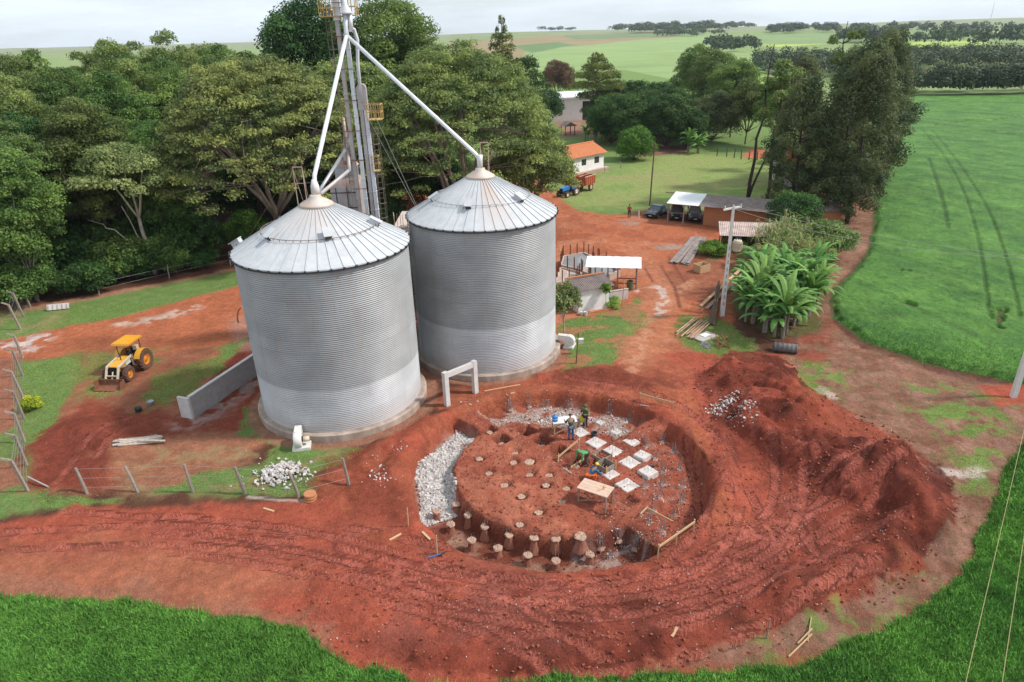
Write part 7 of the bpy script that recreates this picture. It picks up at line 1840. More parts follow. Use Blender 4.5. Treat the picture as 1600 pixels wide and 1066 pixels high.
# coconut palm
c = G(1178, 418); t = thing("palm", "young coconut palm with feathery fronds behind the transformer", "palm", c); st = MB().tube([(0, 0, -.2), (.1, 0, 1.4)], .2, 8, .14); st.build("trunk", M['bark'], t); lf = MB()
for k in range(15):
    az = k * 2.4; L_ = rnd.uniform(2.3, 3.1); ang = rnd.uniform(.7, 1.4); p = Vector((.1, 0, 1.4)); d = Vector((math.cos(az), math.sin(az), 0)); s_ = Vector((-d.y, d.x, 0))
    for i in range(22):
        p2 = p + (d * math.cos(ang) + Vector((0, 0, math.sin(ang)))) * L_ / 22; ang -= .075 * (1 + i / 14); ll = .62 * math.sin(math.pi * (.15 + .8 * i / 22))
        for q in (-1, 1):
            e = p + s_ * q * ll + d * ll * .5 - Vector((0, 0, ll * .35)); lf.add([p, p2, e], [(0, 1, 2)])
        p = p2
o = lf.build("fronds", LM['cane'], t); set_tone(o, 5, .0, .6, 44)
# cane
cn = thing("cane_clump", "x", "cane", (0, 0, -100), 0, "cane clumps behind the banana plants"); lf = MB(); st = MB()
for k in range(30):
    x, y = rnd.gauss(0, .8), rnd.gauss(0, .6); hh_ = rnd.uniform(2.4, 4.0); st.tube([(x, y, -.1), (x * 1.15, y * 1.15, hh_)], .02, 5)
    for j in range(6): blade_strip(lf, (x * 1.1, y * 1.1, hh_ * rnd.uniform(.5, 1.0)), rnd.uniform(0, 6.28), rnd.uniform(.8, 1.4), .09, rnd.uniform(.6, 1.4), 5, .2, 1.4)
st.build("stems", M['wood'], cn); o = lf.build("leaves", LM['cane'], cn); set_tone(o, 6, 0, 1, 10)
for i, (x, y, sc) in enumerate(((1215, 425, 1.1), (1232, 412, 1.1), (1250, 425, 1.0), (1200, 405, 1.1), (1222, 395, 1.2), (1262, 440, .9), (1247, 402, 1.1))):
    c = G(x, y); lb = ["cane clump between palm and bananas", "cane clump right of the palm", "cane clump near the right bananas", "cane clump behind the palm", "tallest cane clump below the dark bush", "small cane clump at the crop side", "cane clump beside the yellowish bush"][i]
    if i == 0: cn.location = c; cn['label'] = lb; cn.scale = (sc,) * 3
    else: dup(cn, c, rnd.uniform(0, 6), lb, scale=sc)
# sapling by the silo, saplings, hedge, weeds
c = G(881, 524); tree("sapling", "slim young tree with pale trunk and yellow green leaves beside the farther silo", c, 4.6, 1.15, LM['pale'], 96, 1.7, 18, .15, 'bark_pale', lobe=.4, tr=.07, flat=1.1)
c = G(946, 486); tree("sapling", "tiny leafy sapling against the whitewashed hut wall", c, 2.6, .5, LM['bright'], 97, 1.7, 8, .13, 'bark_pale', lobe=.5, tr=.03)
c = G(812, 282); t = thing("hedge", "clipped bright yellow green hedge behind the farther silo", "hedge", c, R(-24)); lobes = [(-2.6 + .45 * k, rnd.uniform(-.1, .1), .45, .42, .42, .42, rnd.uniform(.3, 1)) for k in range(13)]
leaves("foliage", lobes, .14, LM['yellow'], 98, 1.6, parent=t); limbs(t, None, [([(-2.4 + 1.2 * k, 0, -.1), (-2.4 + 1.2 * k, 0, .4)], .04, .02) for k in range(5)], M['bark'], .04, "stems")
c = G(48, 640); tree("shrub", "small yellowish shrub at the foot of the left fence", c, .9, .7, LM['yellow'], 99, .05, 10, .12, lobe=.4, cat="shrub", tr=.03)
c = G(955, 478); tree("shrub", "weedy green clump between the hut and the canopy", c, .7, .9, LM['weed'], 111, .02, 12, .12, lobe=.4, cat="shrub", tr=.02)
c = G(1225, 255); tree("shrub", "dark round shrub at the end of the wooden fence", (c.x - 1, c.y, c.z), 3.0, 2.4, LM['dark'], 112, .1, 16, .2, lobe=.4, cat="shrub", tr=.05)
# grass tufts on the turf
r_ = np.random.default_rng(21); n = 420000
x = r_.uniform(-42, 36, n); y = r_.uniform(24, 62, n); g_ = interp_grid(x, y, grass); k = (g_ > .45) & (np.abs(x / y) < .85) & (fbm(x, y, .9, 801, 3) > .36); x, y = x[k], y[k]
gt = blade_mesh("grass_tufts", x, y, interp_grid(x, y, GZf) - .01, r_.uniform(.03, .09, len(x)), .05, 1.5, 6, LM['weed'], r_.uniform(0, 1, len(x)))
tag(gt, "short tufts of grass scattered over the turf round the silos", "grass", kind='stuff')
# clods and pebbles on the worked soil
def soil_spots(r, n):
    x = r.uniform(-30, 30, n); y = r.uniform(18, 52, n); g_ = interp_grid(x, y, grass); e = interp_grid(x, y, cedge); sd = sdpoly(x, y, FILL_POLY, 8)
    d_ = .12 + .9 * (sd > -1.0); k = (g_ < .3) & (e < -.2) & (fbm(x, y, 2.2, 811, 3) * d_ > r.uniform(.1, .9, n)) & (np.hypot(x - SLX, y - SLY) > 6) & (np.hypot(x - SRX, y - SRY) > 6)
    return np.stack([x[k], y[k]], 1)
rubble("soil_clods", "loose red clods strewn over the graded earth", soil_spots, 26000, .02, .11, M['clod'], 0, 31, "soil clods")
rubble("pebbles", "scattered whitish pebbles on the red earth", lambda r, n: soil_spots(r, n), 5200, .015, .045, M['stone'], 0, 32, "pebbles")
hx = [tuple(G(a, b)[:2]) for a, b in ((1125, 635), (1135, 628), (1118, 645), (1145, 622), (1165, 628), (1150, 650), (1162, 648), (1120, 638))]
rubble("stone_scatter", "patch of pale stones on the near slope of the spoil heap", hx, 260, .03, .12, M['stone'], .35, 33, "stones")
hx = [tuple(G(a, b)[:2]) for a, b in ((597, 748), (600, 745), (590, 740), (585, 720), (620, 700), (740, 630))]
rubble("stone_scatter", "few pale stones on red soil right of the wire fence", hx, 70, .03, .12, M['stone_w'], .4, 34, "stones")

# --- distant woodland
def far_wood(name, label, regions, seed, lm=None):
    """regions: (pixel polygon, count, height, radius); many small crowns seen as one mass"""
    r = np.random.default_rng(seed); lobes = []
    for poly, cnt, h, Rr in regions:
        P_ = np.array(poly, float); x0, y0 = P_.min(0); x1, y1 = P_.max(0); got = 0; guard = 0
        while got < cnt and guard < cnt * 20:
            guard += 1; a = r.uniform(x0, x1); b_ = r.uniform(y0, y1)
            if sdpoly(np.array([a]), np.array([b_]), poly, 1000)[0] < 0: continue
            c = GF(a, b_); got += 1; hh_ = h * r.uniform(.7, 1.25); Rq = Rr * r.uniform(.7, 1.2); tn_ = r.uniform(.1, .9)
            for j in range(4): lobes.append((c.x + r.uniform(-.5, .5) * Rq, c.y + r.uniform(-.5, .5) * Rq, c.z + hh_ * r.uniform(.45, .82), Rq * .62, Rq * .62, hh_ * .28, min(1, max(0, tn_ + r.uniform(-.15, .15)))))
    sz = max(.5, min(3.2, np.mean([l[1] for l in lobes]) * .0024))
    o = leaves(name, lobes, sz, lm or LM['far'], seed, 1.2, maxn=70000, zcut=-.6, jit=.3, shell=(.8, 1.05)); return tag(o, label, "woodland", kind='stuff')
far_wood("far_wood", "belt of dark trees just beyond the far edge of the crop", [([(1390, 142), (1760, 138), (1760, 149), (1390, 151)], 210, 7.5, 3.6)], 501)
far_wood("far_wood", "broad belt of dark forest behind the pale field strip at right", [([(1400, 96), (1440, 94), (1780, 92), (1780, 110), (1400, 111)], 400, 9.0, 4.5), ([(1180, 100), (1420, 100), (1420, 128), (1180, 118)], 260, 9.5, 5)], 502)
far_wood("far_wood", "scattered copses on the distant slope at right", [([(1370, 62), (1500, 60), (1600, 68), (1600, 74), (1390, 72)], 26, 11, 8), ([(1375, 46), (1430, 44), (1500, 56), (1400, 52)], 24, 12, 9), ([(1460, 50), (1530, 44), (1560, 58), (1480, 60)], 30, 12, 9), ([(1570, 56), (1640, 50), (1640, 62), (1570, 62)], 30, 13, 9),
                                                    ([(1200, 48), (1262, 46), (1262, 53), (1200, 54)], 40, 14, 10), ([(1270, 48), (1310, 46), (1310, 52), (1270, 52)], 24, 13, 9), ([(1330, 50), (1365, 48), (1365, 54), (1330, 54)], 20, 12, 9), ([(1310, 62), (1400, 60), (1400, 68), (1310, 68)], 50, 12, 8), ([(1105, 72), (1180, 70), (1180, 82), (1120, 86)], 40, 10, 7)], 503)
far_wood("far_wood", "thin bluish line of trees along the distant horizon", [([(690, 50), (900, 46.5), (900, 49), (690, 52)], 50, 14, 16), ([(960, 48.5), (1130, 44), (1130, 50), (960, 53)], 90, 16, 16), ([(1130, 43.5), (1180, 42), (1180, 44.5), (1130, 46)], 18, 14, 14), ([(1020, 55), (1130, 53), (1130, 57), (1020, 59)], 26, 11, 9)], 504)
# antenna mast far away
c = GF(1548, 30); t = thing("radio_mast", "thin lattice mast on the distant ridge at upper right", "mast", c, 0)
v = MB()
for a in range(3): v.beam((.9 * math.cos(a * 2.09), .9 * math.sin(a * 2.09), 0), (.25 * math.cos(a * 2.09), .25 * math.sin(a * 2.09), 52), .30)
for k in range(24):
    q = .9 - .65 * k / 24
    for a in range(3): v.beam((q * math.cos(a * 2.09), q * math.sin(a * 2.09), 2.1 * k), (q * math.cos((a + 1) * 2.09), q * math.sin((a + 1) * 2.09), 2.1 * k + 1), .14)
v.build("lattice", M['steel'], t); MB().lathe([(.1, 52), (.5, 53), (.1, 54)], n=8).build("beacon", M['white_paint'], t)
# ------------------------------------------------------------------ inside the excavation
def Gd(zx, zy, o=(780, 600), s=4.44): return G(o[0] + zx / s, o[1] + zy / s)
# white filled footings
pads = [((560, 340), .85, "whitish footing pad beside the table with the blue drum"), ((670, 410), .95, "white square footing pad below the dark bucket"), ((785, 470), .95, "white square footing pad, third down the middle diagonal"),
        ((905, 550), .95, "white square footing pad right of the middle row"), ((915, 402), .75, "small white footing pad near the right baulk"), ((768, 628), .85, "white square footing pad right of the crouching worker"),
        ((886, 706), .95, "white square footing pad, nearest the wooden work bench"), ((1030, 625), .85, "thick white footing slab with a dark bucket on it"), ((990, 510), .75, "low formwork block with upright bars right of the pads"),
        ((810, 335), .6, "crumbly whitish footing patch near the standing workers"), ((700, 272), .5, "small crumbly footing patch at the edge of the top trench")]
M['pad'] = mat('lean_concrete', (.64, .61, .59), .9, 0, col2=(.44, .35, .31), scale=3, bump=.4)
for i, ((x, y), s_, lb) in enumerate(pads):
    c = Gd(x, y); t = thing("concrete_pad", lb, "concrete pad", (c.x, c.y, c.z), SQ_ROT + rnd.uniform(-.08, .08), "white concrete pads in the excavation")
    h_ = .20 if i in (7, 8) else .06
    v = MB(); n = 24; V = []; rr_ = random.Random(i)
    for z, k_ in ((-.1, 1.04), (h_, 1.0), (h_ + .03, .9)):
        for j in range(n):
            a = 2 * math.pi * j / n; q = s_ / 2 / max(abs(math.cos(a)), abs(math.sin(a))) * k_ * (1 + rr_.uniform(-.03, .03) * (3 if i > 8 else 1)); V.append((q * math.cos(a), q * math.sin(a), z))
    F = [(r0 * n + j, r0 * n + (j + 1) % n, (r0 + 1) * n + (j + 1) % n, (r0 + 1) * n + j) for r0 in (0, 1) for j in range(n)] + [tuple(range(2 * n, 3 * n))]
    v.add(V, F).build("slab", M['pad'], t)
    for q in range(4 if i < 9 else 2):
        v = MB().tube([((.12 if q % 2 else -.12), (.12 if q > 1 else -.12), 0), ((.13 if q % 2 else -.13), (.12 if q > 1 else -.13), h_ + rr_.uniform(.18, .45))], .012, 5); v.build("starter_bar", M['steel'], t)
# pile heads in the round holes
M['pile'] = mat('broken_pile_head', (.34, .16, .11), .95, 0, col2=(.24, .085, .055), scale=5, bump=.6)
M['pile_top'] = mat('pile_top', (.54, .38, .29), .95, 0, col2=(.34, .19, .13), scale=6, bump=.5)
def pile(c, h, r, label, bars=5, group="pile heads in the deep trench", cat="concrete pile", sd=0):
    rr_ = random.Random(sd); t = thing("concrete_pile", label, cat, c, 0, group); n = 14
    def ring(z, q): return [(q * (1 + rr_.uniform(-.12, .12)) * math.cos(2 * math.pi * j / n), q * (1 + rr_.uniform(-.12, .12)) * math.sin(2 * math.pi * j / n), z + rr_.uniform(-.03, .03)) for j in range(n)]
    V = ring(-.3, r * 1.7) + ring(h * .25, r * 1.05) + ring(h * .72, r * .85) + ring(h * .9, r * 1.3); F = [(a * n + j, a * n + (j + 1) % n, (a + 1) * n + (j + 1) % n, (a + 1) * n + j) for a in range(3) for j in range(n)]
    MB().add(V, F).build("shaft", M['pile'], t)
    V = ring(h * .9, r * 1.3) + ring(h * 1.04, r * 1.1) + [(0, 0, h * 1.0)]; F = [(j, (j + 1) % n, n + (j + 1) % n, n + j) for j in range(n)] + [(n + j, n + (j + 1) % n, 2 * n) for j in range(n)]
    MB().add(V, F).build("broken_head", M['pile_top'], t)
    for k in range(bars):
        a = 6.28 * k / bars; MB().tube([(r * .6 * math.cos(a), r * .6 * math.sin(a), h * .9), (r * .7 * math.cos(a), r * .7 * math.sin(a), h + rr_.uniform(.15, .4))], .010, 4).build("starter_bar", M['steel'], t)
    return t
pl = [(310, 196), (210, 238), (375, 262), (283, 300), (462, 318), (392, 395), (587, 355), (528, 430), (714, 385), (828, 378), (957, 372), (682, 475), (828, 492), (1005, 465)]
lbs = ["pile head at the tail of the white rubble, right of its pair", "pile head at the tail of the white rubble, left of its pair", "pile head tight against the foot of the mound, left end", "leftmost pile head of the inner row", "second pile head of the inner row", "pale broken pile head at the left of the outer row", "third pile head of the inner row",
       "second pile head of the outer row with cream top", "fourth pile head of the inner row", "pale flat topped pile head in the middle of the inner row", "broad reddish pile head, last of the inner row", "third pile head of the outer row", "fourth pile head of the outer row with pale spill", "last dark pile head of the outer row"]
for i, ((x, y), lb) in enumerate(zip(pl, lbs)):
    c = G(620 + x / 3.333, 740 + y / 3.333); pile(c, .50 + .07 * (i % 3), .19 if i != 10 else .25, lb, 4, sd=i)
hl = ["upper left", "second", "large flat pale", "middle left", "middle right", "lower middle", "lower right", "worn far left", "shallow lower left", "lower right broken", "lowest", "faint upper left edge", "faint left edge", "half buried front"]
for i, (hx_, hy_) in enumerate(HOLES_W):
    pile(Vector((hx_, hy_, ground_z(hx_, hy_))), .10 + .05 * (i % 3), .17 if i != 2 else .26, hl[i] + " low pile head in a round hole on the mound", 3, "low pile heads in round holes on the mound", sd=40 + i)
for i in (0, 1, 3, 4, 6):
    hx_, hy_ = PITS_W[i]; pile(Vector((hx_, hy_, ground_z(hx_, hy_))), .30, .17, ["pile head in the leftmost square pit", "pile head in the shallow pit at the foot of the top trench", "", "pile head in the square pit beside it, nearer the mound", "pile head in the deep square pit below the table", "", "pile head in the square pit by the bending worker"][i], 4, "pile heads in square pits", sd=70 + i)
M['grout'] = mat('spilled_grout', (.42, .28, .23), .95, 0, col2=(.30, .12, .08), scale=8, bump=.5)
# rebar bundles
rb = thing("rebar_bundle", "x", "rebar", (0, 0, -100)); rr_ = random.Random(3)
for k in range(7):
    a = 6.28 * k / 7; MB().tube([(.10 * math.cos(a), .10 * math.sin(a), -.1), (.12 * math.cos(a) + rr_.uniform(-.04, .04), .12 * math.sin(a) + rr_.uniform(-.04, .04), rr_.uniform(.45, .85))], .013, 4).build("bar", M['steel'], rb)
MB().lathe([(.24, -.06), (.17, .02), (.08, .05), (0, .05)], n=7, cap=False).build("grout_collar", M['grout'], rb)
RB = [((75, 175), "top trench, left end"), ((205, 155), "top trench, second from left"), ((330, 160), "top trench, behind the white table"), ((490, 165), "top trench, middle"), ((765, 190), "top trench, right of the hooded worker"), ((905, 250), "top trench, right end")]
RB2 = [((1130, 405), "right trench, topmost by the wall"), ((1012, 435), "right trench, beside the small white pad"), ((1080, 520), "right trench, inner row, upper"), ((1210, 480), "right trench, by the wall, upper"), ((1130, 610), "right trench, inner row, middle"), ((1252, 595), "right trench, by the wall, middle"),
       ((1130, 700), "right trench, widest pale patch"), ((1270, 715), "right trench, by the wall, lower"), ((1110, 790), "right trench, inner row, lower"), ((1266, 820), "right trench, by the dark wall corner"), ((1070, 880), "right trench, above the wooden frame"), ((1215, 915), "right trench, lower right"),
       ((1040, 955), "right trench, inside the wooden frame"), ((1130, 1025), "right trench, at the frame tip"), ((1010, 715), "in the faint round hollow right of the pads")]
lst = [(Gd(*p), lb) for p, lb in RB + RB2] + [(G(620 + x / 3.333, 740 + y / 3.333), lb) for (x, y), lb in (((1060, 385), "front pocket, left"), ((1155, 345), "front pocket, on the white patch"), ((1245, 390), "front pocket, by its right wall"), ((1112, 440), "front pocket, lowest"))]
for i, (c, lb) in enumerate(lst):
    lb = "bundle of thin upright rebars, " + lb
    if i == 0: rb.location = c; rb['label'] = lb; rb['group'] = "upright rebar bundles in the excavation"
    else: dup(rb, c, rnd.uniform(0, 6), lb, scale=(1, 1, rnd.uniform(.75, 1.15)))
# white rubble ring
def ring_pts(t0, t1, r0, r1):
    def f(r, n):
        a = np.radians(r.uniform(t0, t1, n)); q = r.uniform(r0, r1, n) + .25 * np.sin(a * 9); x = PX + q * np.cos(a); y = PY + q * np.sin(a); k = (fbm(x, y, 1.6, 821, 3) > .28); return np.stack([x[k], y[k]], 1)
    return f
rubble("white_rubble", "thick bed of white broken stone filling the left trench of the excavation", ring_pts(139, 207, 6.15, 8.25), 5800, .05, .15, M['stone_w'], 0, 41, "rubble")
rubble("white_rubble", "thin spread of whitish stone along the far trench of the excavation", lambda r, n: (lambda p: p[fbm(p[:, 0], p[:, 1], 1.1, 502, 4, .6) > .44])(ring_pts(42, 126, 5.8, 8.1)(r, n)), 1500, .03, .10, M['stone'], 0, 42, "rubble")
rubble("white_rubble", "whitish stone crumbs round the rebars in the right trench", lambda r, n: np.concatenate([np.array([(c.x, c.y)]) + r.normal(0, .17, (n // len(lst), 2)) for c, _ in lst]), 900, .02, .06, M['stone'], 0, 43, "rubble")
rubble("pit_clods", "crumbs of red soil lying about on the mound and pads of the excavation", lambda r, n: (lambda a, q: np.stack([PX + q * np.cos(a), PY + q * np.sin(a)], 1))(r.uniform(0, 6.283, n), 8.2 * np.sqrt(r.random(n))), 3200, .02, .09, M['clod'], 0, 44, "soil clods")
rubble("pit_crumbs", "small whitish stone crumbs scattered over the floor of the excavation", lambda r, n: (lambda a, q: np.stack([PX + q * np.cos(a), PY + q * np.sin(a)], 1))(r.uniform(-1.2, 2.4, n), 8.0 * np.sqrt(r.random(n))), 1300, .012, .045, M['stone'], 0, 45, "pebbles")
# timber profiles and boards
def frame_thing(name, label, cat, bars, m=M['wood'], w=.09, h=.04, group=None):
    """bars between photo points with heights above the ground"""
    P_ = []
    for a, b in bars:
        A = G(a[0], a[1]); A.z += a[2]; B = G(b[0], b[1]); B.z += b[2]; P_.append((A, B))
    o = P_[0][0].copy(); t = thing(name, label, cat, o, 0, group)
    for (A, B), (a, b) in zip(P_, bars):
        vert = (A - B).xy.length < .4; MB().beam(A - o, B - o, .07 if vert else h, .07 if vert else w).build("stake" if vert else "board", m, t)
    return t
def board_line(name, label, p0, p1, z, n, m=M['wood']):
    A = G(*p0); B = G(*p1); o = A.copy(); t = thing(name, label, "batter board", o)
    zt = max(A.z, B.z) + z
    MB().beam(Vector((0, 0, zt - o.z)), Vector((B.x - o.x, B.y - o.y, zt - o.z)), .04, .12).build("board", m, t)
    for k in range(n):
        f = k / (n - 1) if n > 1 else .5; q = A.lerp(B, f); gz_ = ground_z(q.x, q.y); MB().beam((q.x - o.x, q.y - o.y + .04, gz_ - .25 - o.z), (q.x - o.x, q.y - o.y + .04, zt - o.z + .12), .06).build("stake", m, t)
    return t
board_line("batter_board", "wooden batter board on stakes beside the lower right rim of the excavation", (1028, 876), (1084, 832), .65, 3)
board_line("batter_board", "wooden batter board on stakes above the upper right rim", (1000, 625), (1052, 640), .45, 3)
frame_thing("timber_profile", "pale right angled timber frame lying over the right trench", "timber frame", [((1000, 812, .35), (1010, 802, .35)), ((1010, 802, .35), (1050, 826, .45))])
frame_thing("timber_brace", "pale timber brace standing across the square pit beside the green worker", "timber frame", [((872, 720, .25), (906, 702, .75)), ((872, 724, -.1), (873, 718, .45)), ((905, 708, 0), (905, 704, .8)), ((892, 735, .2), (912, 724, .3))], w=.12)
for i, (a, b, lb, m_) in enumerate((((757, 612), (813, 602), "long pale plank lying right of the concrete portal", M['wood']), ((798, 616), (804, 614), "short board lying on the rim near the long plank", M['wood']), ((638, 822), (641, 797), "upright stake left of the rubble trench", None), ((609, 845), (627, 835), "short pale board left of the excavation", M['wood']),
                                ((660, 832), (672, 844), "short board lying left of the pile heads", M['wood']), ((683, 866), (684, 833), "upright stake above the blue hand tool", None), ((1050, 996), (1058, 981), "short board stuck in the soil at the bottom right", M['wood']), ((1000, 634), (1013, 636), "broken board near the upper batter board", M['wood_grey']),
                                ((880, 732), (893, 741), "brown board on the soil left of the crouching worker", M['wood_grey']), ((412, 795), (428, 800), "thin pale stick on the track right of the fence", M['wood']), ((505, 688), (575, 681), "pair of long thin rods lying at the foot of the nearer silo", M['brick']))):
    if m_ is None: stake(a[0], a[1], 1.1, .035, lb, M['wood'], (.03, .05), "stake", "stake")
    else:
        A = G(*a); B = G(*b); tag(MB().beam((0, 0, .04), B - A + Vector((0, 0, .04)), .11, .05).build("loose_board", m_), lb, "board", "loose boards round the excavation").location = A
frame_thing("timber_cross", "pale crossed battens nailed together on the stubble at the bottom", "timber cross", [((1232, 1028, .05), (1268, 994, .1)), ((1262, 1004, .05), (1267, 968, .12)), ((1246, 1008, .08), (1268, 988, .2))])
stake(1197, 998, 1.1, .03, "thin upright stake at the bottom edge of the spoil", M['wood_grey'], (.02, 0), "stake", "stake")
stake(1190, 984, .4, .03, "short peg beside the thin stake at the bottom edge of the spoil", M['wood'], (.1, 0), "stake", "stake")
A = G(668, 873); B = G(691, 867); t = thing("hand_tool", "bluish long handled rake lying on the soil left of the pile heads", "rake", A); MB().tube([(0, 0, .05), B - A + Vector((0, 0, .07))], .03, 6).build("handle", M['blue'], t); MB().beam(B - A + Vector((.12, .12, .07)), B - A + Vector((-.12, -.12, .07)), .05).build("head", M['dark_metal'], t)
# work bench
def table(name, label, c, rz, L_, W_, H_, top_m, leg_m, brace=True, th=.05):
    t = thing(name, label, "table", c, rz); v = MB()
    for k in range(4): v.box((0, -W_ / 2 + W_ * (k + .5) / 4, H_), (L_, W_ / 4 - .012, th))
    v.build("tabletop", top_m, t)
    for x in (-1, 1):
        for y in (-1, 1): MB().beam((x * (L_ / 2 - .08), y * (W_ / 2 - .06), -.1), (x * (L_ / 2 - .1), y * (W_ / 2 - .08), H_ - th / 2), .07).build("leg", leg_m, t)
    if brace:
        for y in (-1, 1): MB().beam((-(L_ / 2 - .1), y * (W_ / 2 - .05), .12), ((L_ / 2 - .1), y * (W_ / 2 - .05), H_ - .12), .03, .07).build("brace", leg_m, t)
    return t
M['bench_top'] = mat('pale_board', (.62, .44, .34), .8, 0, col2=(.50, .34, .25), scale=3, bump=.1)
c = G(930, 785); tb = table("work_bench", "rough pale topped wooden bench standing below the crouching worker", (c.x, c.y, c.z), R(-32), 1.75, 1.0, .95, M['bench_top'], M['wood_grey'])
o = MB().box((0, 0, 0), (.5, .06, .04), .5).box((.1, .12, 0), (.35, .05, .04), 1.2).build("offcuts", M['wood']); o.location = (c.x + .35, c.y - .15, c.z + 1.0); tag(o, "two wood offcuts lying on the pale bench top", "offcuts")
c = G(884, 676); tb = table("site_table", "trestle table with bright white top between two workers", (c.x - .1, c.y + .1, c.z), R(8), 1.55, .8, .88, M['white_paint'], M['wood'])
zt = c.z + .91
t = thing("blue_drum", "blue plastic water drum on the left end of the white table", "drum", (c.x - .68, c.y - .02, zt)); MB().lathe([(.0, 0), (.17, 0), (.19, .03), (.19, .34), (.15, .38), (.05, .40), (.05, .44), (0, .44)], n=16, cap=False).build("body", M['blue'], t, True); MB().lathe([(.195, .16), (.2, .18), (.195, .20)], n=16, cap=False).build("band", M['white_paint'], t)
M['yellow_can'] = mat('yellow_plastic', (.72, .62, .05), .5)
c2 = G(909, 668); t = thing("yellow_can", "yellow jerrycan on the stand beside the hooded worker", "jerrycan", (c2.x, c2.y, c2.z + .55)); MB().box((0, 0, .17), (.3, .2, .34)).build("body", M['yellow_can'], t); MB().tube([(-.08, 0, .34), (-.06, 0, .42), (.08, 0, .42), (.1, 0, .34)], .02, 6).build("handle", M['yellow_can'], t)
t = table("can_stand", "small rough wooden stand under the yellow jerrycan", (c2.x, c2.y, c2.z), R(10), .6, .45, .53, M['wood_grey'], M['wood'], False)
c = Gd(658, 365); t = thing("mortar_bucket", "black round mortar bucket among the white pads", "bucket", c); MB().lathe([(.0, .04), (.14, .04), (.19, .30), (.20, .32), (.17, 0), (0, 0)][::-1], n=16, cap=False).build("pail", M['black'], t, True); MB().tube([(-.19, 0, .3), (-.1, 0, .42), (.1, 0, .42), (.19, 0, .3)], .008, 5).build("handle", M['steel'], t)
c = Gd(1055, 622); t = thing("mortar_bucket", "dark bucket standing on the thick white slab", "bucket", (c.x, c.y, c.z + .24)); MB().lathe([(.0, .04), (.12, .04), (.16, .26), (.17, .28), (.14, 0), (0, 0)][::-1], n=16, cap=False).build("pail", M['dark_metal'], t, True); MB().tube([(-.16, 0, .26), (-.08, 0, .36), (.08, 0, .36), (.16, 0, .26)], .008, 5).build("handle", M['steel'], t)
# rebar cage / formwork boxes beside the crouching worker
for k, (x, y, lb) in enumerate(((712, 530, "reddish square formwork frame beside the blue shirted worker"), (735, 590, "dark formwork box right of the crouching worker"))):
    c = Gd(x, y); t = thing("formwork_box", lb, "formwork", (c.x, c.y, ground_z(c.x, c.y)), SQ_ROT)
    for (a, b_, s1, s2) in ((0, -.4, .85, .04), (0, .4, .85, .04), (-.4, 0, .04, .76), (.4, 0, .04, .76)): MB().box((a, b_, .2), (s1, s2, .42)).build("side_board", M['wood_grey'], t)
    for a in (-.4, .4): MB().beam((a, -.44, -.2), (a, -.44, .6), .05).build("corner_post", M['wood'], t)

# ------------------------------------------------------------------ people
SK = mat('skin', (.36, .19, .12), .6, 0, scale=5, amt=.2)
def cloth(name, c, c2=None): return mat(name, c, .85, 0, col2=c2, scale=6, bump=.3, bscale=14)
def skin_body(name, V, E, Rd, m, parent, lvl=1):
    me = bpy.data.meshes.new(name); me.from_pydata([tuple(v) for v in V], E, []); ob = bpy.data.objects.new(name, me); COL.objects.link(ob)
    sk = ob.modifiers.new("skin", 'SKIN'); sk.use_smooth_shade = True
    sd = me.skin_vertices[0].data
    for i, r_i in enumerate(Rd): sd[i].radius = r_i if hasattr(r_i, '__len__') else (r_i, r_i); sd[i].use_root = (i == 0)
    if lvl: ss = ob.modifiers.new("sub", 'SUBSURF'); ss.levels = lvl; ss.render_levels = lvl
    bpy.context.view_layer.update()
    dg = bpy.context.evaluated_depsgraph_get(); nm = bpy.data.meshes.new_from_object(ob.evaluated_get(dg)); bpy.data.objects.remove(ob); nm.name = name
    nm.materials.clear(); nm.materials.append(m); o = bpy.data.objects.new(name, nm); COL.objects.link(o); o.parent = parent
    nm.polygons.foreach_set('use_smooth', [True] * len(nm.polygons)); return o
